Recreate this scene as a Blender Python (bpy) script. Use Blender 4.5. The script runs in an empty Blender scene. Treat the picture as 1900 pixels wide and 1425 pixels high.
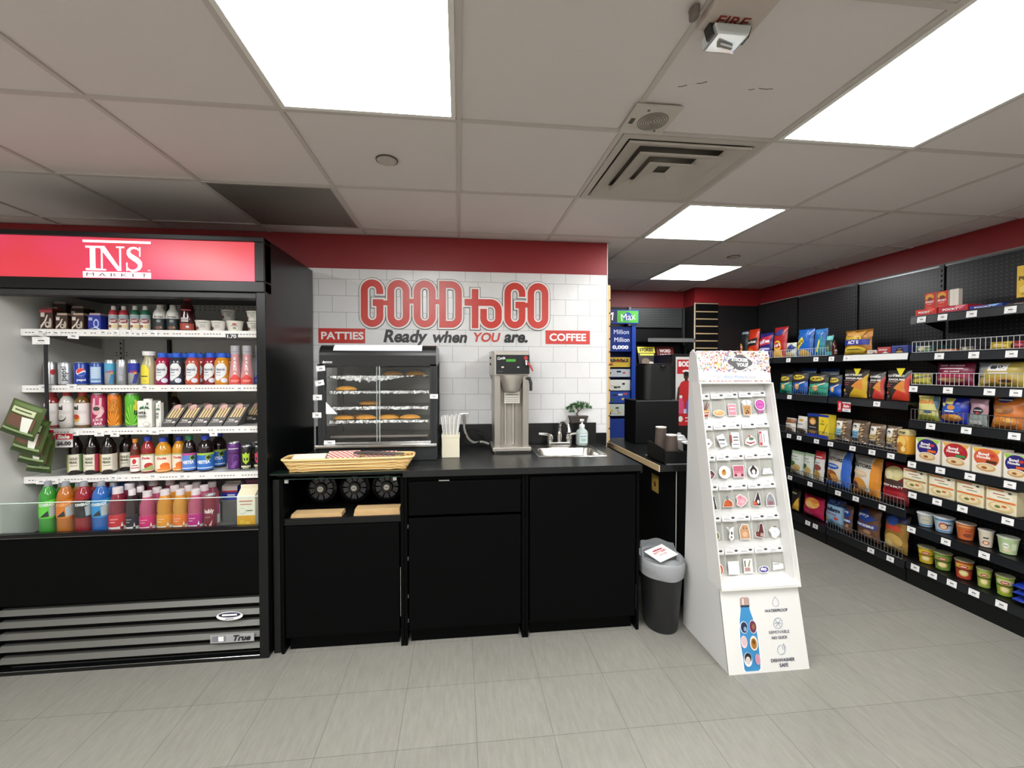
import bpy, bmesh, math, random
from mathutils import Vector, Matrix
S = bpy.context.scene
COL = S.collection
PI = math.pi
rad = math.radians

# ------------------------------------------------------------------ camera
CAM_H = 1.448
YAW, PITCH, FPX, CXP, CYP = rad(6.182), rad(-1.097), 777.6, 936.2, 702.9
fw = Vector((math.sin(YAW)*math.cos(PITCH), math.cos(YAW)*math.cos(PITCH), math.sin(PITCH)))
rt = Vector((math.cos(YAW), -math.sin(YAW), 0.0))
up = rt.cross(fw)
cam = bpy.data.cameras.new('camera')
cam.sensor_fit = 'HORIZONTAL'; cam.sensor_width = 36.0
cam.lens = FPX/1900*36.0
cam.shift_x = (950-CXP)/1900; cam.shift_y = (CYP-712.5)/1900
cam.clip_start = 0.05
co = bpy.data.objects.new('camera', cam); COL.objects.link(co)
co.matrix_world = Matrix.Translation((0, 0, CAM_H)) @ Matrix((rt, up, -fw)).transposed().to_4x4()
S.camera = co

# ------------------------------------------------------------------ world and exposure
W = bpy.data.worlds.new('world'); S.world = W; W.use_nodes = True
W.node_tree.nodes['Background'].inputs[0].default_value = (0.9, 0.95, 1, 1)
W.node_tree.nodes['Background'].inputs[1].default_value = 0.05
vs = S.view_settings
vs.view_transform = 'Standard'; vs.look = 'None'; vs.gamma = 1.0; vs.use_curve_mapping = False
vs.exposure = 0.0
LAMP = 20.0           # strength of the troffer diffusers
try:
    S.cycles.max_bounces = 8; S.cycles.diffuse_bounces = 5; S.cycles.glossy_bounces = 3; S.cycles.transmission_bounces = 5
    S.cycles.transparent_max_bounces = 12; S.cycles.caustics_reflective = False; S.cycles.caustics_refractive = False
    S.cycles.sample_clamp_indirect = 6.0
except Exception: pass

def ray(px, py):
    return fw + rt*((px-CXP)/FPX) - up*((py-CYP)/FPX)
def onY(px, py, y):
    d = ray(px, py); t = y/d.y; return (d.x*t, y, CAM_H+d.z*t)
def onX(px, py, x):
    d = ray(px, py); t = x/d.x; return (x, d.y*t, CAM_H+d.z*t)
def onZ(px, py, z):
    d = ray(px, py); t = (z-CAM_H)/d.z; return (d.x*t, d.y*t, z)

# ------------------------------------------------------------------ materials
_M = {}
def lin(h):
    h = h.lstrip('#'); c = [int(h[i:i+2], 16)/255 for i in (0, 2, 4)]
    return tuple(x/12.92 if x <= .04045 else ((x+.055)/1.055)**2.4 for x in c)+(1,)
def mat(h, rough=.5, metal=0.0, emit=0.0, coat=0.0, trans=0.0, alpha=1.0, noise=0.0, nscale=40, bump=0.0, spec=.5):
    key = (h, rough, metal, emit, coat, trans, alpha, noise, nscale, bump, spec)
    if key in _M: return _M[key]
    m = bpy.data.materials.new('m_'+h.lstrip('#')); m.use_nodes = True
    nt = m.node_tree; b = nt.nodes['Principled BSDF']; I = b.inputs
    I['Base Color'].default_value = lin(h); I['Roughness'].default_value = rough; I['Metallic'].default_value = metal
    I['Specular IOR Level'].default_value = spec
    if coat: I['Coat Weight'].default_value = coat
    if trans: I['Transmission Weight'].default_value = trans; I['IOR'].default_value = 1.3
    if alpha < 1: I['Alpha'].default_value = alpha
    if emit: I['Emission Color'].default_value = lin(h); I['Emission Strength'].default_value = emit
    if noise or bump:
        tc = nt.nodes.new('ShaderNodeTexCoord'); n = nt.nodes.new('ShaderNodeTexNoise'); n.inputs['Scale'].default_value = nscale
        n.inputs['Detail'].default_value = 4
        nt.links.new(tc.outputs['Object'], n.inputs['Vector'])
        if noise:
            mx = nt.nodes.new('ShaderNodeMixRGB'); mx.blend_type = 'MULTIPLY'; mx.inputs['Fac'].default_value = 1
            cr = nt.nodes.new('ShaderNodeMapRange'); cr.inputs['To Min'].default_value = 1-noise; cr.inputs['To Max'].default_value = 1+noise
            mx.inputs['Color1'].default_value = lin(h)
            nt.links.new(n.outputs['Fac'], cr.inputs['Value']); nt.links.new(cr.outputs['Result'], mx.inputs['Color2'])
            nt.links.new(mx.outputs['Color'], I['Base Color'])
        if bump:
            bp = nt.nodes.new('ShaderNodeBump'); bp.inputs['Strength'].default_value = bump; bp.inputs['Distance'].default_value = .01
            nt.links.new(n.outputs['Fac'], bp.inputs['Height']); nt.links.new(bp.outputs['Normal'], I['Normal'])
    _M[key] = m
    return m
def asmat(c): return c if not isinstance(c, str) else mat(c, .45)
PL = lambda h: mat(h, .35)                       # plastic
GL = lambda h: mat(h, .15, coat=.5)              # glossy film / drink
def glass(h='eef4f2', a=.05):
    k = ('glass', h, a)
    if k in _M: return _M[k]
    m = bpy.data.materials.new('clear_glass'); m.use_nodes = True; nt = m.node_tree; nt.nodes.clear()
    o = nt.nodes.new('ShaderNodeOutputMaterial'); t = nt.nodes.new('ShaderNodeBsdfTransparent'); g = nt.nodes.new('ShaderNodeBsdfGlossy'); x = nt.nodes.new('ShaderNodeMixShader')
    t.inputs[0].default_value = lin(h); g.inputs['Roughness'].default_value = .03; x.inputs[0].default_value = a
    nt.links.new(t.outputs[0], x.inputs[1]); nt.links.new(g.outputs[0], x.inputs[2]); nt.links.new(x.outputs[0], o.inputs[0])
    _M[k] = m; return m

def brick_mat(name, base, line, bw, bh, mortar, off, origin, axes, rough, var=.04, streak=False, bump=.15, lightbump=0):
    m = bpy.data.materials.new(name); m.use_nodes = True; nt = m.node_tree; N = nt.nodes; L = nt.links
    b = N['Principled BSDF']; b.inputs['Roughness'].default_value = rough
    g = N.new('ShaderNodeNewGeometry'); sp = N.new('ShaderNodeSeparateXYZ'); L.new(g.outputs['Position'], sp.inputs[0])
    cb = N.new('ShaderNodeCombineXYZ')
    for k, ax in enumerate(axes):
        a = N.new('ShaderNodeMath'); a.operation = 'SUBTRACT'; a.inputs[1].default_value = origin[k]
        L.new(sp.outputs[ax], a.inputs[0]); L.new(a.outputs[0], cb.inputs[k])
    br = N.new('ShaderNodeTexBrick'); br.offset = off; br.offset_frequency = 2; br.squash = 1
    br.inputs['Scale'].default_value = 1; br.inputs['Brick Width'].default_value = bw; br.inputs['Row Height'].default_value = bh
    br.inputs['Mortar Size'].default_value = mortar; br.inputs['Mortar Smooth'].default_value = .2
    c = lin(base); br.inputs['Color1'].default_value = tuple(x*(1-var) for x in c[:3])+(1,); br.inputs['Color2'].default_value = tuple(x*(1+var) for x in c[:3])+(1,)
    br.inputs['Mortar'].default_value = lin(line)
    L.new(cb.outputs[0], br.inputs['Vector'])
    n = N.new('ShaderNodeTexNoise'); n.inputs['Scale'].default_value = 9; n.inputs['Detail'].default_value = 8; n.inputs['Roughness'].default_value = .7
    vm = N.new('ShaderNodeVectorMath'); vm.operation = 'MULTIPLY'; vm.inputs[1].default_value = (6, 1, 1) if streak else (1, 1, 1)
    L.new(g.outputs['Position'], vm.inputs[0]); L.new(vm.outputs[0], n.inputs['Vector'])
    mr = N.new('ShaderNodeMapRange'); mr.inputs['From Min'].default_value = .3; mr.inputs['From Max'].default_value = .7
    mr.inputs['To Min'].default_value = .86 if streak else .96; mr.inputs['To Max'].default_value = 1.12 if streak else 1.03
    mx = N.new('ShaderNodeMixRGB'); mx.blend_type = 'MULTIPLY'; mx.inputs['Fac'].default_value = 1
    L.new(n.outputs['Fac'], mr.inputs['Value']); L.new(br.outputs['Color'], mx.inputs['Color1']); L.new(mr.outputs[0], mx.inputs['Color2'])
    L.new(mx.outputs[0], b.inputs['Base Color'])
    bp = N.new('ShaderNodeBump'); bp.inputs['Strength'].default_value = bump; bp.inputs['Distance'].default_value = .004
    ad = N.new('ShaderNodeMath'); ad.operation = 'MULTIPLY_ADD'; ad.inputs[1].default_value = -1 
    L.new(br.outputs['Fac'], ad.inputs[0]); 
    n2 = N.new('ShaderNodeTexNoise'); n2.inputs['Scale'].default_value = 130; n2.inputs['Detail'].default_value = 3
    L.new(g.outputs['Position'], n2.inputs['Vector']); L.new(n2.outputs['Fac'], ad.inputs[2])
    L.new(ad.outputs[0], bp.inputs['Height']); L.new(bp.outputs[0], b.inputs['Normal'])
    return m

def dots_mat(name, base, dot, sp, r, axes, rough=.4, rough2=None):
    """Sheet metal punched with a square grid of small round holes."""
    m = bpy.data.materials.new(name); m.use_nodes = True; nt = m.node_tree; N = nt.nodes; L = nt.links
    b = N['Principled BSDF']; b.inputs['Roughness'].default_value = rough
    g = N.new('ShaderNodeNewGeometry'); s = N.new('ShaderNodeSeparateXYZ'); L.new(g.outputs['Position'], s.inputs[0])
    def mth(op, a, v=None, c=None):
        n = N.new('ShaderNodeMath'); n.operation = op
        L.new(a, n.inputs[0])
        if v is not None:
            if isinstance(v, (int, float)): n.inputs[1].default_value = v
            else: L.new(v, n.inputs[1])
        return n.outputs[0]
    q = []
    for ax in axes:
        f = mth('PINGPONG', s.outputs[ax], sp/2)
        q.append(mth('MULTIPLY', f, f))
    d = mth('SQRT', mth('ADD', q[0], q[1]))
    k = mth('LESS_THAN', d, r)
    mx = N.new('ShaderNodeMixRGB'); mx.inputs['Color1'].default_value = lin(base); mx.inputs['Color2'].default_value = lin(dot)
    L.new(k, mx.inputs['Fac']); L.new(mx.outputs[0], b.inputs['Base Color'])
    return m

# ------------------------------------------------------------------ mesh builder
class MB:
    def __init__(s): s.v = []; s.f = []; s.m = []; s.sm = []; s.mats = []
    def mi(s, c):
        c = asmat(c)
        if c not in s.mats: s.mats.append(c)
        return s.mats.index(c)
    def face(s, pts, c, smooth=False):
        n = len(s.v); s.v += [tuple(p) for p in pts]; s.f.append(tuple(range(n, n+len(pts)))); s.m.append(s.mi(c)); s.sm.append(smooth)
    def add(s, vs, fs, c, smooth=False):
        n = len(s.v); s.v += [tuple(p) for p in vs]; k = s.mi(c)
        for f in fs: s.f.append(tuple(i+n for i in f)); s.m.append(k); s.sm.append(smooth)
        return s
    def box(s, x0, x1, y0, y1, z0, z1, c):
        v = [(x0,y0,z0),(x1,y0,z0),(x1,y1,z0),(x0,y1,z0),(x0,y0,z1),(x1,y0,z1),(x1,y1,z1),(x0,y1,z1)]
        return s.add(v, [(3,2,1,0),(4,5,6,7),(0,1,5,4),(1,2,6,5),(2,3,7,6),(3,0,4,7)], c)
    def prism(s, poly, axis, a, b, c):
        """poly: 2D points; axis the extrusion axis 'x','y','z' between a and b."""
        def P(p, t): return {'x': (t, p[0], p[1]), 'y': (p[0], t, p[1]), 'z': (p[0], p[1], t)}[axis]
        n = len(poly); v = [P(p, a) for p in poly]+[P(p, b) for p in poly]
        fs = [tuple(range(n))[::-1], tuple(range(n, 2*n))]+[(i, (i+1) % n, n+(i+1) % n, n+i) for i in range(n)]
        return s.add(v, fs, c)
    def lathe(s, prof, c, seg=24, cx=0, cy=0, cz=0, cap=True, mats=None, squash=1.0, axis='z'):
        n = len(prof); v = []
        for r, z in prof:
            for k in range(seg):
                a = 2*PI*k/seg
                p = (r*math.cos(a), r*math.sin(a)*squash, z)
                if axis == 'y': p = (p[0], p[2], p[1])
                if axis == 'x': p = (p[2], p[0], p[1])
                v.append((cx+p[0], cy+p[1], cz+p[2]))
        for i in range(n-1):
            fs = [(i*seg+k, i*seg+(k+1) % seg, (i+1)*seg+(k+1) % seg, (i+1)*seg+k) for k in range(seg)]
            n0 = len(s.v)
            if i == 0: s.v += v; base = n0
            kk = s.mi(mats[i] if mats else c)
            for f in fs: s.f.append(tuple(q+base for q in f)); s.m.append(kk); s.sm.append(True)
        if cap:
            s.f.append(tuple(base+k for k in range(seg))[::-1]); s.m.append(s.mi(mats[0] if mats else c)); s.sm.append(False)
            s.f.append(tuple(base+(n-1)*seg+k for k in range(seg))); s.m.append(s.mi(mats[-1] if mats else c)); s.sm.append(False)
        return s
    def tube(s, pts, r, c, seg=8, cap=True):
        P = [Vector(p) for p in pts]; n = len(P); base = len(s.v); k = s.mi(c); prev = None
        rr = r if isinstance(r, (list, tuple)) else [r]*n
        for i in range(n):
            t = (P[min(i+1, n-1)]-P[max(i-1, 0)]).normalized()
            if prev is None: a = t.orthogonal().normalized()
            else: a = (prev-t*prev.dot(t)).normalized()
            prev = a; b = t.cross(a)
            for q in range(seg):
                w = 2*PI*q/seg; s.v.append(tuple(P[i]+(a*math.cos(w)+b*math.sin(w))*rr[i]))
        for i in range(n-1):
            for q in range(seg):
                s.f.append((base+i*seg+q, base+i*seg+(q+1) % seg, base+(i+1)*seg+(q+1) % seg, base+(i+1)*seg+q)); s.m.append(k); s.sm.append(True)
        if cap:
            s.f.append(tuple(base+q for q in range(seg))[::-1]); s.m.append(k); s.sm.append(False)
            s.f.append(tuple(base+(n-1)*seg+q for q in range(seg))); s.m.append(k); s.sm.append(False)
        return s
    def xf(s, M, start=0):
        for i in range(start, len(s.v)): s.v[i] = tuple(M @ Vector(s.v[i]))
        return s
    def mesh(s, name, bev=0.0):
        me = bpy.data.meshes.new(name); me.from_pydata(s.v, [], s.f)
        for m in s.mats: me.materials.append(m)
        me.polygons.foreach_set('material_index', s.m); me.polygons.foreach_set('use_smooth', s.sm)
        me.update()
        if bev:
            bm = bmesh.new(); bm.from_mesh(me)
            es = [e for e in bm.edges if len(e.link_faces) == 2 and e.calc_face_angle(0) > .6]
            bmesh.ops.bevel(bm, geom=es, offset=bev, segments=2, profile=.6, affect='EDGES', clamp_overlap=True)
            bm.to_mesh(me); bm.free(); me.update()
        if any(s.sm): me.set_sharp_from_angle(angle=rad(38))
        return me
    def build(s, name, parent=None, loc=None, rotz=None, bev=0.0):
        o = bpy.data.objects.new(name, s.mesh(name, bev)); COL.objects.link(o)
        if parent: o.parent = parent
        if loc is not None: o.location = loc
        if rotz is not None: o.rotation_euler.z = rotz
        return o

# ------------------------------------------------------------------ printing on surfaces
_T = {}
def text_geo(txt, bold=0.0):
    if 'M' in txt: bold = 0.0            # the font's M closes up when thickened
    k = (txt, bold)
    if k in _T: return _T[k]
    cu = bpy.data.curves.new('t', 'FONT'); cu.body = txt; cu.size = 1; cu.offset = bold; cu.resolution_u = 3
    cu.align_x = 'CENTER'; cu.align_y = 'CENTER'
    ob = bpy.data.objects.new('t', cu); COL.objects.link(ob)
    dg = bpy.context.evaluated_depsgraph_get(); ev = ob.evaluated_get(dg); me = ev.to_mesh()
    v = [(p.co.x, p.co.y) for p in me.vertices]; f = [tuple(p.vertices) for p in me.polygons]
    ev.to_mesh_clear(); bpy.data.objects.remove(ob); bpy.data.curves.remove(cu)
    if v:
        x0 = min(p[0] for p in v); x1 = max(p[0] for p in v); y0 = min(p[1] for p in v); y1 = max(p[1] for p in v)
        w, h = x1-x0, y1-y0
        v = [(p[0]-(x0+x1)/2, p[1]-(y0+y1)/2) for p in v]
    else: w = h = 1
    _T[k] = (v, f, w, h)
    return _T[k]

def flat(u, v, o): return (u, -o, v)
def cyl(r):
    return lambda u, v, o: ((r+o)*math.sin(u/r), -(r+o)*math.cos(u/r), v)
def draw(m, ops, mp, off=.0006, step=.0005):
    """ops: ('r',u0,v0,u1,v1,c) ('e',cu,cv,ru,rv,c) ('p',pts,c) ('t',txt,cu,cv,w,h,c,bold,rot,shear) w or h may be None."""
    o = off
    for op in ops:
        k = op[0]
        if k == 't' and op[1][0] == '~':      # print too small to read: a plain bar
            _, txt, cu, cv, w, h, c = op[:7]; rot = op[8] if len(op) > 8 else 0
            W_b = w or .55*(len(txt)-1)*h; H_b = (h or w*1.5/len(txt))*.5
            if abs(rot) > .8: W_b, H_b = H_b, W_b
            n0_ = [(cu-W_b/2+W_b*i/6, cv-H_b/2) for i in range(7)]+[(cu+W_b/2-W_b*i/6, cv+H_b/2) for i in range(7)]
            m.add([mp(a_, b_, o) for a_, b_ in n0_], [(i, i+1, 12-i, 13-i) for i in range(6)], c)
        elif k == 't':
            _, txt, cu, cv, w, h, c = op[:7]; bold = op[7] if len(op) > 7 else .02; rot = op[8] if len(op) > 8 else 0; sh = op[9] if len(op) > 9 else 0
            vv, ff, tw, th = text_geo(txt, bold)
            sx = w/tw if w else h/th; sy = h/th if h else w/tw
            pts = []
            for x, y in vv:
                X, Y = x*sx+y*sy*sh, y*sy
                if rot: X, Y = X*math.cos(rot)-Y*math.sin(rot), X*math.sin(rot)+Y*math.cos(rot)
                pts.append(mp(cu+X, cv+Y, o))
            m.add(pts, [f[::-1] if sum((vv[f[i]][0]*vv[f[(i+1) % len(f)]][1]-vv[f[(i+1) % len(f)]][0]*vv[f[i]][1]) for i in range(len(f))) < 0 else f for f in ff], c)
        else:
            if k == 'r':
                _, a, b, c2, d, c = op
                nu = max(1, min(30, int(abs(c2-a)/.006))); nv = max(1, min(16, int(abs(d-b)/.012)))
                g = [mp(a+(c2-a)*i/nu, b+(d-b)*j/nv, o) for j in range(nv+1) for i in range(nu+1)]
                m.add(g, [(j*(nu+1)+i, j*(nu+1)+i+1, (j+1)*(nu+1)+i+1, (j+1)*(nu+1)+i) for j in range(nv) for i in range(nu)], c, True)
                o += step; continue
            if k == 'e':
                _, a, b, ru, rv, c = op; n = 18
                P = [(a+ru*math.cos(2*PI*i/n), b+rv*math.sin(2*PI*i/n)) for i in range(n)]; ce = (a, b)
            else:
                _, P, c = op; ce = (sum(p[0] for p in P)/len(P), sum(p[1] for p in P)/len(P))
                area = sum(P[i][0]*P[(i+1) % len(P)][1]-P[(i+1) % len(P)][0]*P[i][1] for i in range(len(P)))
                if area < 0: P = P[::-1]
                Q = []
                for i, p in enumerate(P):
                    q = P[(i+1) % len(P)]; k2 = max(1, min(9, int(math.hypot(q[0]-p[0], q[1]-p[1])/.008)))
                    Q += [(p[0]+(q[0]-p[0])*j/k2, p[1]+(q[1]-p[1])*j/k2) for j in range(k2)]
                P = Q
            R = max(1, min(6, int(max(abs(p[0]-ce[0])+abs(p[1]-ce[1]) for p in P)/.008)))
            n = len(P); vs_ = [mp(ce[0], ce[1], o)]
            for j in range(1, R+1): vs_ += [mp(ce[0]+(p[0]-ce[0])*j/R, ce[1]+(p[1]-ce[1])*j/R, o) for p in P]
            fs = [(0, 1+i, 1+(i+1) % n) for i in range(n)]
            for j in range(1, R): fs += [(1+(j-1)*n+i, 1+j*n+i, 1+j*n+(i+1) % n, 1+(j-1)*n+(i+1) % n) for i in range(n)]
            m.add(vs_, fs, c, True)
        o += step
    return m

# ------------------------------------------------------------------ scene tree
def tag(o, label=None, cat=None, group=None, kind=None):
    if label: o['label'] = label
    if cat: o['category'] = cat
    if group: o['group'] = group
    if kind: o['kind'] = kind
    return o
def thing(name, label, cat, loc=(0, 0, 0), rotz=0, group=None, tilt=0):
    o = bpy.data.objects.new(name, None); COL.objects.link(o); o.location = loc; o.rotation_euler = (tilt, 0, rotz); o.empty_display_size = .05
    return tag(o, label, cat, group)
def dup(r, label, loc, rotz=0, tilt=0, group=None):
    def cp(o, par):
        c = o.copy(); COL.objects.link(c); c.parent = par
        for ch in kids.get(o.name, []): cp(ch, c)
        return c
    kids = {}
    def collect(o):
        kids[o.name] = list(o.children)
        for ch in o.children: collect(ch)
    collect(r)
    n = cp(r, None); n.location = loc; n.rotation_euler = (tilt, 0, rotz)
    if label: n['label'] = label
    if group: n['group'] = group
    return n
def struct(name, m, **k): return tag(m.build(name, **k), kind='structure')
# ================================================================== the room
CEIL = 2.357
GX, GY0, GYS = .617, 1.549, .613          # ceiling grid: x = k*GX, y = GY0 + k*GYS
XW, YB, YA = 3.33, 2.91, 4.57             # side wall, drink-counter wall, alcove wall
XL, YR = -3.3, -3.0
RED = mat('8c1d22', .45, noise=.04, nscale=3)
BLK = mat('090a0a', .45, spec=.2)
BLK2 = mat('101111', .35, spec=.3)
WHT = mat('e9e7e0', .5)
floor_m = brick_mat('floor_tiles', '8a8880', '6a6963', .3048, .3133, .0014, 0, (-.543-.3048*20, 1.92-.3133*20), (0, 1), .42, .035, streak=True, bump=.12)
struct('floor', MB().box(XL, XW, YR, YA, -.05, 0, floor_m))
ceil_m = mat('dad3d0', .9, noise=.05, nscale=420, bump=.08)
dx0, dx1, dy0, dy1 = GX, 2*GX, GY0, GY0+GYS
cm = MB().box(XL, dx0, YR, YA, CEIL+.004, CEIL+.05, ceil_m).box(dx1, XW, YR, YA, CEIL+.004, CEIL+.05, ceil_m)
cm.box(dx0, dx1, YR, dy0, CEIL+.004, CEIL+.05, ceil_m).box(dx0, dx1, dy1, YA, CEIL+.004, CEIL+.05, ceil_m).box(dx0, dx1, dy0, dy1, CEIL+.07, CEIL+.09, ceil_m)
ceiling = struct('ceiling', cm)
tb = MB(); tm = mat('c3bcb6', .6)
for k in range(-5, 6): tb.box(k*GX-.009, k*GX+.009, YR, YA, CEIL-.002, CEIL+.004, tm)
for k in range(-8, 5): tb.box(XL, XW, GY0+k*GYS-.009, GY0+k*GYS+.009, CEIL-.0025, CEIL+.004, tm)
tag(tb.build('ceiling_grid_bars', parent=ceiling), kind='structure')
mk = MB(); smk = mat('6d665e', .9)
for a, b in (((1258, 161), (1275, 158)), ((1293, 155), (1312, 152)), ((1389, 166), (1400, 165)), ((1408, 164), (1434, 165))):
    p = onZ(*a, CEIL+.003); q = onZ(*b, CEIL+.003)
    mk.tube([p, ((p[0]+q[0])/2, (p[1]+q[1])/2+.003, CEIL+.003), q], .0009, smk, 5)
mk.build('ceiling_scuff', parent=ceiling)

# wall with printed brick tile and red band
ztile = onY(600, 517, YB)[2]; xt = onY(616.5, 530, YB)[0]
tile_m = brick_mat('printed_tile', 'e0e0df', 'adaeac', .1765, .1105, .0018, .5, (xt-.1765*30, ztile-.1105*20-.1105), (0, 2), .25, .012, bump=.10)
XE = 1.05
w = MB()
w.box(XL, XE, YB, YB+.12, 0, 2.13, tile_m).box(XL, XE, YB-.001, YB+.12, 2.13, CEIL, RED)
struct('wall_back', w)
# white corner bead on the free end of the wall
struct('trim_1', MB().box(XE, XE+.006, YB-.003, YB+.12, 0, CEIL, mat('cfcac4', .5)))
w = MB().box(XW, XW+.1, YR, YA+.1, 0, 2.19, mat('8f8d88', .8)).box(XW-.001, XW+.1, YR, YA+.1, 2.19, CEIL, RED); struct('wall_right', w)
w = MB().box(XL, XW, YA, YA+.1, 0, 2.165, mat('3b3d3c', .7)).box(XL, XW, YA-.001, YA+.1, 2.165, CEIL, RED); struct('wall_far', w)
w = MB().box(2.556, XW-.001, 4.34, YA-.001, 0, 2.165, mat('101111', .55)).box(2.556, XW-.001, 4.338, YA-.001, 2.165, CEIL, RED); struct('wall_pier', w)
struct('wall_left', MB().box(XL-.1, XL, YR, YA, 0, CEIL, mat('bdb9b2', .8)))
struct('wall_rear', MB().box(XL, XW, YR-.1, YR, 0, CEIL, mat('d6d4cf', .8)))

# ------------------------------------------------------------------ ceiling fittings
def troffer(label, x0, x1, y0, y1):
    t = thing('ceiling_light', label, 'ceiling light', ((x0+x1)/2, (y0+y1)/2, CEIL), group='recessed ceiling lights')
    a, b = (x1-x0)/2, (y1-y0)/2
    f = MB(); fm = mat('e8e6e0', .5); q = .016
    f.box(-a, a, -b, -b+q, -.005, .003, fm).box(-a, a, b-q, b, -.005, .003, fm).box(-a, -a+q, -b+q, b-q, -.005, .003, fm).box(a-q, a, -b+q, b-q, -.005, .003, fm)
    f.build('frame', t)
    MB().box(-a+q, a-q, -b+q, b-q, -.003, .002, mat('ffffff', .4, emit=LAMP)).build('diffuser', t)
    return t
g = .011
yA, yB = GY0-2*GYS, GY0
troffer('long lit ceiling panel above the drinks cooler end of the counter', -GX+g, 0-g, yA+g, yB-g)
troffer('long lit ceiling panel above the sticker stand aisle, beside the air diffuser', 2*GX+g, 3*GX-g, yA+g, yB-g)
troffer('square lit ceiling panel just beyond the square air diffuser', 2*GX+g, 3*GX-g, GY0+GYS+g, GY0+2*GYS-g)
troffer('small-looking square lit ceiling panel deepest in the shop, over the magazine alcove', 3*GX+g, 4*GX-g, GY0+3*GYS+g, GY0+4*GYS-g)
for x in (-4, -1, 2):
    for y in (-5,):
        troffer('ceiling panel over the entrance side of the shop', x*GX+g, (x+1)*GX-g, GY0+y*GYS+g-.3, GY0+(y+2)*GYS-g-.3)
troffer('ceiling panel over the cooler side of the entrance', -4*GX+g, -3*GX-g, yA-.6+g, yB-.6-g)

# square stepped air diffuser
t = thing('air_diffuser', 'square white stepped air diffuser beside the ceiling speaker plate', 'air vent', (1.5*GX, GY0+.5*GYS, CEIL))
dm = mat('b9b2a8', .55); a = GX/2-.012
f = MB()
def ring(m, r0, z0, r1, z1, c):
    v = [(sx*r0, sy*r0, z0) for sx, sy in ((-1,-1),(1,-1),(1,1),(-1,1))]+[(sx*r1, sy*r1, z1) for sx, sy in ((-1,-1),(1,-1),(1,1),(-1,1))]
    m.add(v, [(i, (i+1) % 4, 4+(i+1) % 4, 4+i) for i in range(4)], c)
ring(f, a, -.004, a-.03, -.004, dm); ring(f, a-.03, -.004, a-.055, .05, dm); ring(f, a, 0.003, a, -.004, dm)
f.build('outer_frame', t)
MB().box(-a+.04, a-.04, -a+.04, a-.04, .052, .06, mat('8a857c', .9)).build('plenum', t)
for r in (.255, .178, .1):
    f = MB(); ring(f, r, -.012, r-.07, .016, dm); ring(f, r+.004, -.006, r, -.012, dm)
    if r < .1: f.box(-.04, .04, -.04, .04, .0, .008, dm)
    f.build('louver_ring', t)
# perforated return grille
t = thing('return_grille', 'dark perforated metal return air panel above the cooler', 'air vent', (-1.5*GX, GY0+1.5*GYS, CEIL))
MB().box(-a, a, -a, a, -.003, .003, dots_mat('perforated_grey', '8b8881', '2b2a29', .012, .0042, (0, 1))).build('perforated_plate', t)
f = MB()
for s in (-1, 1):
    f.box(-a-.004, a+.004, s*a-.006, s*a+.006, -.005, .003, tm); f.box(s*a-.006, s*a+.006, -a, a, -.005, .003, tm)
f.build('frame', t)
# sprinkler covers
for i, (p, lb) in enumerate(((( 718, 298), 'round white sprinkler cover plate on the ceiling tile above the coffee counter'), ((1361, 477), 'round sprinkler cover plate deeper in the shop between two square lights'))):
    x, y, z = onZ(p[0], p[1], CEIL)
    t = thing('sprinkler_cover', lb, 'sprinkler cover', (x, y, CEIL), group='concealed sprinklers')
    MB().lathe([(.001, -.007), (.036, -.007), (.041, -.003), (.041, .003)], mat('b9b2a8', .6), 28).build('cover_plate', t)
    MB().lathe([(.044, -.001), (.047, -.001), (.047, .003)], mat('4d4740', .8), 28, cap=False).build('gap_ring', t)
# speaker plate
t = thing('ceiling_speaker', 'small square white speaker plate with concentric slots overlapping the air diffuser', 'speaker', (.682, 1.46, CEIL))
MB().box(-.083, .083, -.083, .083, -.012, -.003, mat('c4bdb3', .5)).build('cover_plate', t, bev=.002)
f = MB()
for r in (.012, .02, .028, .036, .044, .052): f.lathe([(r-.0014, -.0135), (r+.0014, -.0135), (r+.0014, -.011), (r-.0014, -.011)], mat('6f695f', .7), 28, cap=False, cx=.012)
f.lathe([(.004, -.0135), (.004, -.011)], mat('6f695f', .7), 10, cx=.012)
f.build('grille_slots', t)
f = MB()
for x, y in ((.045, .055), (-.03, -.06)): f.lathe([(.001, -.0145), (.005, -.0135), (.005, -.012)], mat('5d574f', .5), 10, cx=x, cy=y)
f.build('screw', t)
MB().box(-.072, -.056, -.012, .02, -.0128, -.0118, mat('4d4740', .6)).build('maker_plate', t)
# fire strobe
p = onZ(1372, 22, CEIL)
t = thing('fire_alarm_strobe', 'clear wedge strobe lens of the fire alarm with red letters on the ceiling', 'alarm strobe', (p[0]-.015, 1.02, CEIL))
MB().box(-.075, .075, -.14, .03, -.022, -.002, mat('bfb3a8', .5)).build('housing', t, bev=.004)
f = MB(); draw(f, [('t', 'FIRE', 0, 0, .085, .028, mat('8d2a22', .5))], lambda u, v, o: (u, -.004-v-.004, -.022-o)); f.build('lettering', t)
f = MB()
f.prism([(-.058, -.024), (.058, -.024), (.05, -.052), (-.05, -.052)], 'y', .0, .026, mat('1d1a18', .2)); f.build('lens_bezel', t)
MB().prism([(-.05, -.03), (.05, -.03), (.042, -.056), (-.042, -.056)], 'y', -.012, .055, mat('dfe6e6', .06, metal=.6)).build('reflector_lens', t, bev=.004)
MB().tube([(-.02, .02, -.06), (.02, .03, -.058)], .007, mat('7f7b72', .2)).build('flash_tube', t)
MB().lathe([(.001, -.03), (.011, -.024), (.012, -.003)], mat('6d665e', .5), 14, cx=-.105, cy=-.01, squash=1.5).build('test_stub', t)
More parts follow.
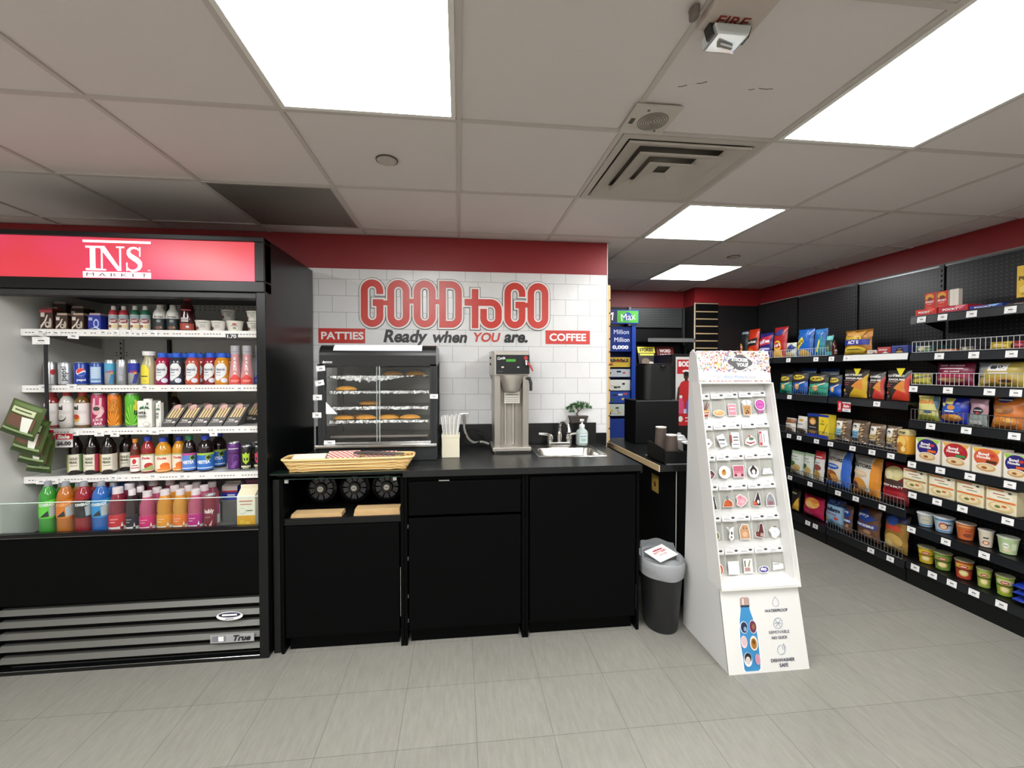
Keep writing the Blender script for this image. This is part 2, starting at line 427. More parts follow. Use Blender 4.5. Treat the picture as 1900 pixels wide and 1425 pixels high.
# ================================================================== drinks cooler
CX0, CX1, CY0, CY1, CZ = -2.225, -.955, 2.2, 2.885, 2.105
IX0, IX1 = -2.175, -1.0
blk = mat('0b0c0d', .28, spec=.35); liner = mat('dcdcd8', .5, noise=.05, nscale=6)
cooler = thing('drinks_cooler', 'tall black open-front refrigerated drinks cooler with a lit red sign', 'refrigerator', (0, 0, 0))
m = MB()
m.box(CX0, IX0, CY0, CY1, .0, CZ, blk).box(IX1, CX1, CY0, CY1, 0, CZ, blk)
m.box(IX0, IX1, 2.86, CY1, 0, CZ, blk).box(IX0, IX1, CY0+.01, 2.86, 2.085, CZ-.001, blk)
m.build('cabinet_shell', cooler, bev=.004)
m = MB()
m.box(IX0, IX0+.006, CY0+.02, 2.84, .62, 1.9, liner).box(IX1-.006, IX1, CY0+.02, 2.84, .62, 1.9, liner)
m.box(IX0, IX1, CY0+.07, 2.84, 1.86, 1.875, mat('6e6e6b', .6))
m.build('inner_liner', cooler)
m = MB(); m.box(IX0+.006, IX1-.006, 2.83, 2.845, .6, 1.9, liner)
for z in (1.85, 1.83, 1.56, 1.543, 1.33, 1.10):
    for k in range(38):
        x = -2.1+k*.0285
        if -2.02 < x < -1.78: continue
        draw(m, [('e', x, z, .0035, .0035, mat('1c1c1b', .8))], lambda u, v, o: (u, 2.83-o, v))
m.build('back_panel', cooler)
m = MB()
for x in (-2.075,):
    m.box(x, x+.02, 2.815, 2.83, .62, 1.86, mat('c9c8c3', .4))
    for k in range(40): m.box(x+.006, x+.014, 2.8135, 2.816, .65+k*.03, .662+k*.03, mat('222222', .6))
m.build('shelf_standard', cooler)
m = MB(); m.box(-1.80, -1.785, 2.81, 2.83, .62, 1.86, mat('1a1918', .5)); m.build('centre_post', cooler)
MB().box(-1.86, -1.80, 2.79, 2.83, 1.44, 1.525, mat('0b0b0b', .4)).build('thermostat_box', cooler, bev=.006)
# header with backlit sign
m = MB(); z0, z1 = 1.835, 2.105; s0, s1 = 1.887, 2.081; sx0, sx1 = -2.2, -.998
m.box(CX0, CX1, CY0-.012, CY0+.07, s1, z1, blk).box(CX0, CX1, CY0-.012, CY0+.07, z0, s0, blk)
m.box(CX0, sx0, CY0-.012, CY0+.07, s0, s1, blk).box(sx1, CX1, CY0-.012, CY0+.07, s0, s1, blk)
m.box(IX0, IX1, CY0+.005, CY0+.06, z0-.03, z0, mat('2a2b2b', .4))
m.build('header_frame', cooler, bev=.003)
sign_m = bpy.data.materials.new('lit_sign'); sign_m.use_nodes = True
nt = sign_m.node_tree; b = nt.nodes['Principled BSDF']; b.inputs['Base Color'].default_value = lin('b03040'); b.inputs['Roughness'].default_value = .25
# tubes behind the translucent film: three brighter, pinker pools along the panel (the film's own light)
gN = nt.nodes.new('ShaderNodeNewGeometry'); wv = nt.nodes.new('ShaderNodeTexNoise'); wv.inputs['Scale'].default_value = 2.6; wv.inputs['Detail'].default_value = 1
rp = nt.nodes.new('ShaderNodeValToRGB'); rp.color_ramp.elements[0].position = .35; rp.color_ramp.elements[0].color = lin('e2434a'); rp.color_ramp.elements[1].position = .65; rp.color_ramp.elements[1].color = lin('ef4a78')
nt.links.new(gN.outputs['Position'], wv.inputs['Vector']); nt.links.new(wv.outputs['Fac'], rp.inputs['Fac']); nt.links.new(rp.outputs[0], b.inputs['Emission Color'])
b.inputs['Emission Strength'].default_value = .6
sp_ = MB().box(sx0, sx1, CY0-.002, CY0+.01, s0, s1, sign_m).build('sign_panel', cooler)
lit = mat('f6f4f6', .4, emit=1.0)
m = MB()
def serif_I(m, c, w, h, t, mp, col):
    draw(m, [('r', c-t/2, 0, c+t/2, h, col), ('r', c-w/2, 0, c+w/2, .009, col), ('r', c-w/2, h-.009, c+w/2, h, col)], mp)
lx0, lx1 = onY(155, 480, CY0)[0], onY(281, 480, CY0)[0]
LW = lx1-lx0; mpS = lambda u, v, o: (lx0+u, CY0-.003-o, 1.925+v)
H = .115
draw(m, [('r', 0, .132, LW, .143, lit)], mpS)
serif_I(m, .042, .06, H, .024, mpS, lit)
# N
draw(m, [('r', .078, 0, .085, H, lit), ('r', .064, 0, .100, .007, lit), ('r', .064, H-.007, .096, H, lit), ('p', [(.068, H), (.095, H), (.168, 0), (.150, 0)], lit), ('r', .159, 0, .167, H, lit), ('r', .146, H-.007, .182, H, lit)], mpS)
# S
pts = []
for i in range(15):
    a = rad(20+250*i/14); pts.append((.218+.034*math.cos(a), .085+.028*math.sin(a)))
for i in range(15):
    a = rad(80-250*i/14); pts.append((.222+.038*math.cos(a), .031+.032*math.sin(a)))
SP = [(.248, .098), (.236, .108), (.222, .111), (.207, .107), (.199, .096), (.199, .084), (.206, .073), (.220, .063), (.236, .052), (.247, .040), (.249, .026), (.243, .013), (.230, .004), (.215, .001), (.200, .006), (.190, .018)]
SW = [.003, .004, .005, .006, .008, .0095, .011, .012, .012, .011, .0095, .008, .006, .005, .004, .003]
vs_ = []
for i, (a, b_) in enumerate(SP):
    p_, q_ = SP[max(i-1, 0)], SP[min(i+1, len(SP)-1)]; l_ = math.hypot(q_[0]-p_[0], q_[1]-p_[1]); nx, ny = -(q_[1]-p_[1])/l_*SW[i], (q_[0]-p_[0])/l_*SW[i]
    vs_ += [mpS(a+nx, b_+ny, .001), mpS(a-nx, b_-ny, .001)]
m.add(vs_, [(2*i, 2*i+2, 2*i+3, 2*i+1) for i in range(len(SP)-1)], lit)
draw(m, [('r', .245, .07, .251, H, lit), ('r', .188, 0, .194, .04, lit), ('r', 0, -.034, LW, -.006, lit), ('t', 'M A R K E T', LW*.5, -.020, LW*.9, .017, mat('7a2438', .5), .03), ('t', 'TM', LW-.008, .004, .012, None, lit, .02)], mpS, off=.0008)
m.build('logo', sp_)
# bottom: apron, louvers, plinth, sill, glass guard
m = MB().box(IX0-.03, IX1+.005, CY0+.004, CY0+.02, .33, .66, mat('060707', .5, spec=.06)); m.box(IX0-.03, IX1+.005, CY0-.004, CY0+.03, .655, .673, blk); m.build('front_apron', cooler, bev=.002)
MB().tube([(IX0-.03, CY0-.005, .657), (IX1+.005, CY0-.005, .657)], .002, mat('9a9a9a', .2, metal=1), 6).build('chrome_trim', cooler)
m = MB(); lm = mat('5e5e59', .45, metal=.2)
for k in range(5):
    zt = .306-k*.0575
    m.prism([(CY0+.045, zt), (CY0+.02, zt), (CY0+.004, zt-.022), (CY0+.008, zt-.025), (CY0+.045, zt-.025)], 'x', IX0-.02, IX1+.002, lm)
m.box(IX0-.02, IX1+.002, CY0+.04, CY0+.05, 0.02, .33, mat('060606', .6, spec=.1))
gr = m.build('louver_grille', cooler, bev=.001)
m = MB().box(IX0-.03, IX1+.02, CY0+.002, CY0+.03, 0, .022, blk); m.tube([(IX0-.03, CY0, .02), (IX1, CY0, .02)], .0015, mat('a0a0a0', .2, metal=1), 6); m.build('plinth', cooler)
def plaque(name, px, py, w, h, ops, oval=False):
    p = onY(px, py, CY0); m = MB(); mp = lambda u, v, o: (p[0]+u, CY0-.004-o, p[2]+v)
    if oval: draw(m, [('e', 0, 0, w/2, h/2, mat('f2f2f4', .3))], mp)
    else: draw(m, [('r', -w/2, -h/2, w/2, h/2, mat('c9c9cc', .2, metal=.6))], mp)
    draw(m, ops, mp, off=.0014); m.build(name, gr)
plaque('oval_badge', 427, 1142, .125, .045, [('e', 0, .006, .052, .013, mat('2a2b45', .4)), ('t', '~Select', 0, .006, .07, .018, mat('f4f4f4', .4), .02, 0, .2), ('t', '~SERVICE', 0, -.014, .04, .006, mat('444444', .4))], True)
plaque('name_badge', 432, 1183, .205, .042, [('r', -.095, -.014, -.03, .014, mat('777a80', .3)), ('r', -.065, -.012, -.04, .012, mat('f0f0f0', .3)), ('t', 'True', .045, 0, .085, .03, mat('1e1e22', .4), .04, 0, .3)])
MB().box(IX0, IX1, CY0+.025, CY0+.031, .673, .814, glass('fafdfc', .03)).build('glass_guard', cooler)
MB().tube([(IX0, CY0+.028, .815), (IX1, CY0+.028, .815)], .0022, mat('d9efe6', .15), 6).build('glass_guard_edge', cooler)
MB().box(IX0+.006, IX1-.006, CY0+.03, 2.83, .585, .615, mat('7d7d7a', .5)).build('bottom_deck', cooler)
# shelves
def tag_mesh(w, h, seed=0):
    r = random.Random(seed); m = MB(); m.box(-w/2, w/2, -.0006, 0, -h/2, h/2, mat('f1f0ee', .5))
    ops = [('r', -w*.18, -h*.08, w*.2, h*.1, mat('6b6b6b', .6)), ('r', -w*.4, h*.28, w*.1, h*.34, mat('bdbdbd', .6)), ('r', -w*.3, -h*.34, w*.25, -h*.28, mat('bdbdbd', .6))]
    draw(m, ops, lambda u, v, o: (u, -.0006-o, v), off=.0004); return m.mesh('price_tag')
TAG = {}
def price_tag(parent, x, y, z, w=.038, h=.026, rz=0, ry=0, tilt=0):
    k = (round(w, 3), round(h, 3))
    if k not in TAG: TAG[k] = tag_mesh(w, h)
    o = bpy.data.objects.new('price_tag', TAG[k]); COL.objects.link(o); o.parent = parent; o.location = (x, y, z); o.rotation_euler = (tilt, ry, rz)
    return o
SH = [1.655, 1.373, 1.155, .915]
TAGS = [[(75, 615, .05, 0), (103, 617, .05, .1), (136, 623, .055, .08), (191, 616, .044, .02), (214, 617, .042, 0), (236, 617, .04, 0), (256, 619, .042, 0), (283, 618, .05, .05)],
        [(80, 718, .045, 0), (133, 717, .05, 0), (268, 718, .05, 0), (320, 720, .045, .03), (444, 720, .045, -.03)],
        [(138, 803, .045, -.02), (184, 804, .048, 0), (213, 805, .045, 0), (286, 801, .05, .02), (396, 804, .042, 0)],
        [(76, 893, .05, 0), (99, 893, .05, -.05), (210, 886, .04, 0), (283, 883, .05, 0), (338, 883, .045, 0)]]
for i, z in enumerate(SH):
    m = MB().box(IX0+.01, IX1-.008, 2.347, 2.815, z-.014, z-.0015, mat('d2d2ce', .4))
    for x in (IX0+.012, IX1-.016): m.prism([(2.36, z-.015), (2.8, z-.015), (2.8, z-.075)], 'x', x, x+.004, mat('9a9a97', .4))
    sh = m.build('shelf', cooler)
    m = MB().box(IX0+.008, IX1-.006, 2.333, 2.346, z-.032, z+.002, mat('eceae6', .35))
    r = random.Random(i)
    for k in range(75):
        x = IX0+.03+k*.0148
        if r.random() < .85: draw(m, [('r', x, z-.018, x+.009, z-.0145, mat('3a3a3a', .6))], lambda u, v, o: (u, 2.333-o, v))
    rail = m.build('price_rail', sh)
    for px, py, w, ry in TAGS[i]:
        p = onY(px, py, 2.33); price_tag(rail, p[0], 2.3305, p[2]-.002, w*.92, .026, ry=ry)
p = onY(430, 624, 2.33); m = MB(); draw(m, [('r', -.03, -.013, .03, .013, mat('2b2b2b', .5)), ('t', '1.70', 0, 0, .045, .018, mat('e8e8e8', .5), .03)], lambda u, v, o: (p[0]+u, 2.331-o, p[2]+v)); m.build('number_strip', cooler)
p = onY(63, 632, 2.31); p = (-2.055, 2.31, p[2]); t_ = MB().tube([(IX0+.06, 2.335, 1.63), (p[0]+.02, 2.318, 1.615)], .003, mat('dddddd', .3)); t_.lathe([(.001, -.008), (.008, 0), (.001, .008)], mat('e6e6e6', .3), 10, cx=p[0]+.0, cy=2.33, cz=1.635); st = t_.build('strip_hook', cooler)
price_tag(st, p[0], 2.31, p[2], .078, .036)
MB().box(p[0]+.005, p[0]+.022, 2.316, 2.319, 1.13, 1.60, mat('14161c', .3)).build('hanging_strip', cooler)

# ------------------------------------------------------------------ product builders (base at z = 0, front faces -y)
def scl(ops, su, sv, ou=0, ov=0):
    out = []
    for op in ops:
        k = op[0]
        if k == 'r': out.append(('r', op[1]*su+ou, op[2]*sv+ov, op[3]*su+ou, op[4]*sv+ov, op[5]))
        elif k == 'e': out.append(('e', op[1]*su+ou, op[2]*sv+ov, op[3]*su, op[4]*sv, op[5]))
        elif k == 'p': out.append(('p', [(x*su+ou, y*sv+ov) for x, y in op[1]], op[2]))
        else: out.append(('t', op[1], op[2]*su+ou, op[3]*sv+ov, op[4]*su if op[4] else None, op[5]*sv if op[5] else None)+tuple(op[6:]))
    return out
PET = [(.0, 0), (.8, 0), (.95, .015), (1, .05), (1, .6), (.97, .66), (.8, .76), (.52, .84), (.42, .87), (.42, .9)]
PROF = {
 'pet': PET,
 'bai': [(.0, 0), (.85, 0), (1, .03), (1, .66), (.97, .72), (.8, .80), (.55, .86), (.5, .9)],
 'elec': [(.0, 0), (.9, 0), (1, .03), (1, .2), (.96, .4), (1, .66), (.97, .74), (.8, .81), (.6, .85), (.55, .9)],
 'karma': [(.0, 0), (.9, 0), (1, .03), (1, .2), (.8, .45), (.66, .62), (.66, .75), (.62, .8)],
 'tea': [(.0, 0), (.9, 0), (.98, .03), (1, .08), (1, .5), (.93, .54), (1, .6), (.92, .7), (.6, .82), (.45, .87), (.42, .92)],
 'power': [(.0, 0), (.85, 0), (.98, .03), (1, .1), (.97, .14), (1, .18), (.97, .22), (1, .26), (.97, .3), (1, .36), (1, .72), (.85, .82), (.55, .89), (.5, .92)],
 'vita': [(.0, 0), (.88, 0), (1, .03), (1, .47), (.93, .5), (1, .58), (.93, .72), (.66, .84), (.6, .88)],
 'boost': [(.0, 0), (.95, 0), (1, .02), (1, .62), (.9, .74), (.55, .84), (.5, .88)],
 'big': [(.0, 0), (.9, 0), (1, .03), (1, .42), (.9, .5), (.92, .62), (.8, .72), (.5, .82), (.47, .88)],
}
def bottle(name, lb, r, h, prof, body, cap, cz=.87, cr=.5, label=None, cap2=None):
    t = thing(name, lb, 'bottle')
    MB().lathe([(a*r, b*h) for a, b in PROF[prof]], body, 26).build('body', t)
    m = MB(); c = asmat(cap)
    if cap2: m.lathe([(cr*r, cz*h), (cr*r, (cz+.055)*h), (cr*r*.9, (cz+.06)*h), (cr*r, (cz+.07)*h), (cr*r, h*.99), (cr*r*.9, h), (.001, h)], c, 22)
    else: m.lathe([(cr*r*1.02, cz*h), (cr*r*1.04, (cz+.02)*h), (cr*r*.98, (cz+.022)*h), (cr*r, h*.99), (cr*r*.9, h), (.001, h)], c, 22)
    m.build('cap', t)
    if label:
        z0, z1, bg, ops = label; q = []
        P = PROF[prof]
        def rr(z):
            for i in range(len(P)-1):
                if P[i][1] <= z <= P[i+1][1] and P[i+1][1] > P[i][1]: return P[i][0]+(P[i+1][0]-P[i][0])*(z-P[i][1])/(P[i+1][1]-P[i][1])
            return 1
        m = MB()
        if bg: m.lathe([((rr(z0+(z1-z0)*k/8))*r+.0005, (z0+(z1-z0)*k/8)*h) for k in range(9)], bg, 26, cap=False)
        def mp(u, v, o):
            R = rr(v/h)*r+.0007+o; return (R*math.sin(u/r), -R*math.cos(u/r), v)
        lh = (z1-z0)*h/2
        draw(m, scl(ops, r, lh, 0, z0*h+lh), mp, off=.0003, step=.0004); m.build('label', t)
    return t
def can(name, lb, r, h, bg, ops, slim=False):
    t = thing(name, lb, 'can'); al = mat('c9cbce', .25, metal=.9); m = MB()
    m.lathe([(.0, 0), (.75*r, 0), (.8*r, .012*h), (r, .06*h), (r, .88*h), (.86*r, .965*h)], bg, 28, mats=[al, al, al, asmat(bg), asmat(bg)])
    draw(m, scl(ops, r, .41*h, 0, .47*h), lambda u, v, o: ((r+o)*math.sin(u/r), -(r+o)*math.cos(u/r), v), off=.0004, step=.0004); m.build('body', t)
    m = MB(); m.lathe([(.85*r, .96*h), (.88*r, .985*h), (.85*r, h), (.8*r, h), (.78*r, .97*h), (.001, .97*h)], al, 26); m.build('lid', t)
    return t
def cup_tub(name, lb, r, h, bg, lid, ops, cat='cup', taper=.76):
    t = thing(name, lb, cat); m = MB(); m.lathe([(.0, 0), (taper*r, 0), (r*.97, .9*h), (r, .92*h), (r, .95*h)], bg, 28)
    f = lambda v: (taper+(.97-taper)*v/h/.9)*r
    draw(m, scl(ops, r*.85, .42*h, 0, .47*h), lambda u, v, o: ((f(v)+o)*math.sin(u/r), -(f(v)+o)*math.cos(u/r), v), off=.0005, step=.0005); m.build('tub', t)
    MB().lathe([(r*1.02, .94*h), (r*1.04, .955*h), (r*1.03, .99*h), (.9*r, h), (.001, h)], lid, 28).build('lid', t)
    return t
def carton(name, lb, w, h, d, bg, ops, side=None, gable=False, capc=None, top=None, cat='carton'):
    t = thing(name, lb, cat); m = MB(); hb = h*(.8 if gable else .94 if capc else 1)
    m.box(-w/2, w/2, 0, d, 0, hb, bg)
    if gable:
        m.add([(-w/2, 0, hb), (w/2, 0, hb), (w/2, d, hb), (-w/2, d, hb), (-w/2, d/2, h*.93), (w/2, d/2, h*.93)], [(0, 1, 5, 4), (2, 3, 4, 5), (1, 2, 5), (3, 0, 4)], top or bg)
        m.box(-w/2, w/2, d/2-.002, d/2+.002, h*.93, h, top or bg)
    if side: draw(m, [('r', .002, .002, d-.002, hb-.002, side)], lambda u, v, o: (w/2+o, u, v))
    draw(m, scl(ops, w/2, hb/2, 0, hb/2), lambda u, v, o: (u, -o, v), off=.0006, step=.0005)
    m.build('box', t, bev=0)
    if capc: MB().lathe([(.28*w, hb), (.28*w, h), (.25*w, h+.001), (.001, h+.001)], capc, 18, cy=d*.4).build('cap', t)
    return t
PRO = {}; RAD = {}
def size(px, w, py, z, Y):
    a = onY(px-w/2, py, Y)[0]; b = onY(px+w/2, py, Y)[0]; x = onY(px, py, Y)[0]
    return x, round((b-a)/2*math.cos(math.atan2(abs(x), Y)-.06), 4), round(onY(px, py, Y)[2]-z, 3)
CIR = []
def relax():
    """Nudge round goods standing on the same shelf until none touch."""
    for it in range(60):
        for i in range(len(CIR)):
            for j in range(i+1, len(CIR)):
                a, ra = CIR[i]; b, rb = CIR[j]
                if abs(a.location.z-b.location.z) > .02: continue
                d = Vector((b.location.x-a.location.x, b.location.y-a.location.y)); L_ = d.length; need = ra+rb+.0015-L_
                if need > 0:
                    if L_ < 1e-5: d = Vector((0, 1)); L_ = 1
                    d = d/L_*need*.5; a.location.x -= d.x; a.location.y -= d.y; b.location.x += d.x; b.location.y += d.y
        for a, ra in CIR:
            a.location.x = min(max(a.location.x, IX0+.008+ra), IX1-.009-ra)
            lo = 2.348 if a.location.z > .7 else CY0+.034
            a.location.y = min(max(a.location.y, lo+ra), 2.826-ra)
def put(key, make, lb, px, w, py, z, Y, group=None, rz=0, depth=None):
    """make(label, r, h) builds the first; later ones of the same key are copies."""
    x, r, h = size(px, w, py, z, Y)
    if depth is None: yc = Y+r*.8
    else: yc = Y
    if key in PRO: o = dup(PRO[key], lb, (x, yc, z+.0005), rz, group=group)
    else:
        o = make(lb, r, h); PRO[key] = o; o.location = (x, yc, z+.0005); o.rotation_euler.z = rz
        if group: o['group'] = group
        RAD[key] = (r, h)
    if rz == 0 and depth is None and key not in ('b1', 'b2', 'b3', 'coke', 'coke2'): o.rotation_euler.z = math.atan2(-x, Y)*(.75 if ord(key[-1]) % 2 else .55)
    if depth is None: CIR.append((o, RAD[key][0]*(1.06 if 'cup' in o.name else 1.03)))
    return o
def behind(front, key, n, lb, group='rows behind'):
    r, h = RAD[key]; zf = front.location.z
    o = dup(PRO[key], lb, (front.location.x, front.location.y+n*(2*r+.004), zf), 0, group=group); CIR.append((o, r*1.03)); return o
W_ = 'f0efea'
F1, BK = 2.365, 2.47
# ---- top shelf -------------------------------------------------------------
z = SH[0]
choc = [('r', -1, -1, 1, 1, '3b241b'), ('r', -.9, .3, -.3, .75, 'cfc7bd'), ('e', .2, -.5, .45, .3, 'cfc6b8'), ('p', [(-.9, -.9), (-.2, -.3), (.0, -.1), (.3, .5), (.1, .5), (-.3, -.1), (-.95, -.6)], 'd8cfc2'), ('e', .65, -.3, .22, .5, 'b9ad9c'), ('e', .2, -.45, .2, .16, '3b241b')]
blu = [('r', -1, -1, 1, 1, '1f2f93'), ('r', -.9, .3, -.3, .7, 'aab4dc'), ('e', .3, -.1, .45, .6, 'b9c4ea'), ('e', .3, -.1, .28, .38, '2b3ea6'), ('p', [(-.9, -.9), (.3, -.5), (.9, -.8), (.9, -.95), (.2, -.7)], 'd0d8f2')]
for px, w, top, ops, tp, lb in ((86, 30, 575, choc+[('r', -1, .72, 1, .98, 'a63a3f')], '7a2f33', 'taller brown milk carton with a red top band, at the top cooler shelf end'),
                        (114, 28, 585, choc, 'b5a08d', 'brown chocolate milk carton second from the cooler side wall, top shelf'),
                        (144, 28, 585, choc, 'b5a08d', 'brown chocolate milk carton directly beside the blue milk carton'),
                        (175, 29, 585, blu, 'b49aa0', 'small blue milk carton on the top cooler shelf')):
    x, r, h = size(px, w, top, z, F1)
    o = carton('milk_carton', lb, 2*r*.98, h, .07, '3b241b' if ops is not blu else '1f2f93', ops, None, False, None); o.location = (x, F1, z+.0005); o['group'] = 'small milk cartons on the top cooler shelf'
    MB().box(-r*.8, r*.85, .002, .05, h, h+.011, tp).build('folded_flap', o)
for px, w, top, Y, lb in ((110, 32, 564, 2.46, 'dark milk carton with a pale flap in the second row of the top shelf'), (143, 30, 572, 2.46, 'dim brown milk carton in the second row, deeper and lower than its neighbour')):
    x, r, h = size(px, w, top, z, Y)
    o = carton('milk_carton', lb, 2*r*.98, h, .07, '2e1d18', choc, None, False, None); o.location = (x, Y, z+.0005)
    MB().box(-r*.85, r*.85, .002, .05, h, h+.012, 'a39288').build('folded_flap', o)
def boost(col):
    def f(lb, r, h): return bottle('shake_bottle', lb, r, h, 'boost', mat('e9e6df', .3), mat('e8e4dc', .35), .86, .5, (.03, .62, 'e9e5dc', [('p', [(-1.4, 1), (1.4, 1), (1.4, .55), (0, .1), (-1.4, .55)], '8fa3a8'), ('e', 0, .2, .9, .33, '8c2f33'), ('t', 'BOOST', 0, .2, 1.2, .28, 'f0e8e0', .03, .12), ('r', -1.2, -.7, -.3, -.35, '8a5a44'), ('e', .3, -.5, .5, .25, 'd9c68e')]))
    return f
for i, (px, c, lb) in enumerate(((206, 'b3313a', 'white nutrition shake with red shoulders beside the blue milk carton'), (225, 'b3313a', 'white nutrition shake with red shoulders next to the green ones'), (246, '23694a', 'white nutrition shake with green shoulders next to the red ones'), (265, '23694a', 'white nutrition shake with green shoulders beside the black-and-white protein bottles'))):
    o = put('boost'+c, boost(c), lb, px, 19, 567, z, F1, 'nutrition shakes on the top cooler shelf')
    if 'sh'+c not in PRO:
        PRO['sh'+c] = 1; x, r, h = size(px, 19, 567, z, F1)
        MB().lathe([(r*1.01, .63*h), (.93*r, .735*h), (.6*r, .83*h)], c, 24, cap=False).build('shoulder_band', o)
    elif not [q for q in o.children if q.name.startswith('shoulder')]: pass
for px, lb in ((291, 'black and white protein drink bottle beside the green-shouldered shake'), (317, 'black and white protein drink bottle beside the tall dark bottle')):
    put('brust', lambda lb, r, h: bottle('protein_bottle', lb, r, h, 'boost', mat('dedcd6', .35), mat('d6d3cc', .4), .86, .5, (.03, .6, '1d2328', [('p', [(-1.5, 1), (1.5, 1), (1.5, .55), (-1.5, .55)], 'e4e1da'), ('t', 'brüst', 0, .78, 1.3, .3, '2a2a2a', .03), ('e', 0, .2, .3, .2, '7f8a86'), ('e', 0, -.7, .55, .22, '6f4b38'), ('e', .3, -.6, .15, .1, 'a9825c')])), lb, px, 26, 565, z, F1, 'protein drinks on the top cooler shelf')
put('dark', lambda lb, r, h: bottle('juice_bottle', lb, r, h, 'big', GL('3a1216'), PL('8f2430'), .88, .5, (.04, .7, None, [('r', -1, -1, 1, -.45, 'a3412c'), ('r', -.7, -.3, .2, .05, 'd8d0cc'), ('r', -.7, -.2, .2, -.16, '333333'), ('r', -.7, -.1, .2, -.06, '333333'), ('t', '~Clamato', -.1, .72, 1.3, .2, 'c9555a', .02, .3), ('e', .1, -.75, .2, .1, 'd9cfe0')])), 'tall dark red juice bottle with a red cap, towering over the top cooler shelf', 342, 30, 550, z, F1)
def yog(lb, r, h): return cup_tub('yogurt_cup', lb, r, h, mat('e6e3da', .4), mat('e4e1d8', .3), [('r', -.5, -.5, .5, .5, 'dad7cd'), ('t', '~SALADE', 0, .75, 1.2, .2, '6a6a6a', .0), ('r', -.4, .3, .4, .38, '8b8b86'), ('r', -.4, .05, .4, .13, '8b8b86'), ('r', -.4, -.2, .4, -.12, '8b8b86'), ('e', -.9, -.4, .25, .3, '8c3a36')])
def yog2(lb, r, h): return cup_tub('yogurt_cup', lb, r, h, mat('e8e4d8', .4), mat('e6e2d6', .3), [('e', 0, .5, .35, .2, 'b0524e'), ('r', -.5, .1, .5, .22, '7c5a4a'), ('e', 0, -.35, .22, .22, '4a3a30'), ('e', 0, -.35, .12, .12, 'cfc4a8')])
for key, mk_, px, w, top, Y, dz, lb in (('yA', yog, 370, 32, 594, F1, 0, 'white dessert cup right beside the tall dark red bottle'), ('yB', yog, 400, 28, 595, F1, 0, 'white dessert cup with berries under the stacked cup, top cooler shelf'),
        ('yC', yog2, 429, 33, 595, F1, 0, 'white cup with a round brown emblem on the top cooler shelf'), ('yD', yog, 468, 30, 597, F1, 0, 'lower white cup of the two stacked against the cooler side wall')):
    o = put(key, mk_, lb, px, w, top, z, Y, 'white cups on the top cooler shelf')
x, r, h = size(468, 30, 597, z, F1); dup(PRO['yD'], 'upper white cup of the two stacked against the cooler side wall', (x-.002, F1+r*.8, z+h+.004))
x, r, h = size(417, 33, 595, z, 2.47); dup(PRO['yA'], 'white cup with berries stacked behind the front cups, upper one', (x, 2.47+r, z+h+.004), .3)
dup(PRO['yA'], 'white cup in the second row carrying the stacked cup', (x, 2.47+r, z+.0005), .1)
dup(PRO['yC'], 'dim white cup in the third row of the top cooler shelf, behind the berry cup', (x-.03, 2.61, z+.0005))
# ---- second shelf: cans, juice, electrolyte drinks -----------------------------
z = SH[1]
silver = mat('b9bbbd', .28, metal=.7)
put('coke2', lambda lb, r, h: can('soda_can', lb, r, h, silver, [('e', -1.2, .1, .4, .3, 'a83a3a')]), 'silver soda can half hidden at the wall end of the second cooler shelf', 74, 26, 672, z, 2.43)
put('coke', lambda lb, r, h: can('soda_can', lb, r, h, silver, [('e', .95, .25, .42, .3, 'b32525'), ('r', -.4, -.8, -.34, .7, '8b8b8b')]), 'silver soda can with a red disc on its side, second cooler shelf', 88, 24, 672, z, F1)
put('diet', lambda lb, r, h: can('soda_can', lb, r, h, mat('c3c6c8', .3, metal=.5), [('t', 'pepsi', .05, .0, None, .62, '40464c', .03, PI/2)][:0]+[('t', 'pepsi', 0, 0, .0001, .0001, '40464c', .02)]), 'pale silver diet cola can with sideways grey lettering', 114, 28, 672, z, F1)
x, r, h = size(114, 28, 672, z, F1)
m = MB(); draw(m, [('t', 'pepsi', .004, h*.5, h*.62, .028, '40464c', .02, PI/2)], cyl(r+.0012)); m.build('lettering', PRO['diet'])
put('pepsi', lambda lb, r, h: can('soda_can', lb, r, h, mat('1b3c98', .25), [('e', 0, .25, .62, .42, 'f4f4f4'), ('p', [(-.5, .38), (-.38, .58), (0, .66), (.38, .58), (.52, .42), (.1, .3), (-.3, .1), (-.55, .15)], 'd9382c'), ('p', [(-.45, -.0), (-.1, .1), (.3, .25), (.58, .25), (.5, .0), (.2, -.14), (-.2, -.14)], '2250b8'), ('t', 'pepsi', .05, -.6, 1.1, .3, 'f4f4f4', .03)]), 'blue cola can with a round red white and blue emblem', 144, 30, 672, z, F1)
put('pepsib', lambda lb, r, h: can('soda_can', lb, r, h, mat('274a9c', .25), [('r', -.75, -.85, .75, .8, 'a9c4dc')]+[('r', -.6, .6-.2*k, .5, .64-.2*k, 'e6eef4') for k in range(6)]+[('r', -.75, -.6, .75, -.45, '5a86bd')]), 'blue cola can turned to its pale back print', 173, 28, 672, z, F1)
rb = lambda c1, c2: [('r', -1.6, .05, 1.6, .98, c1), ('p', [(-.2, -.98), (.5, -.98), (.9, .05), (.3, .05)], c2), ('t', 'Red Bull', 0, .18, 1.2, .2, 'c02c4c', .03), ('e', .35, .02, .25, .1, 'd8a03a')]
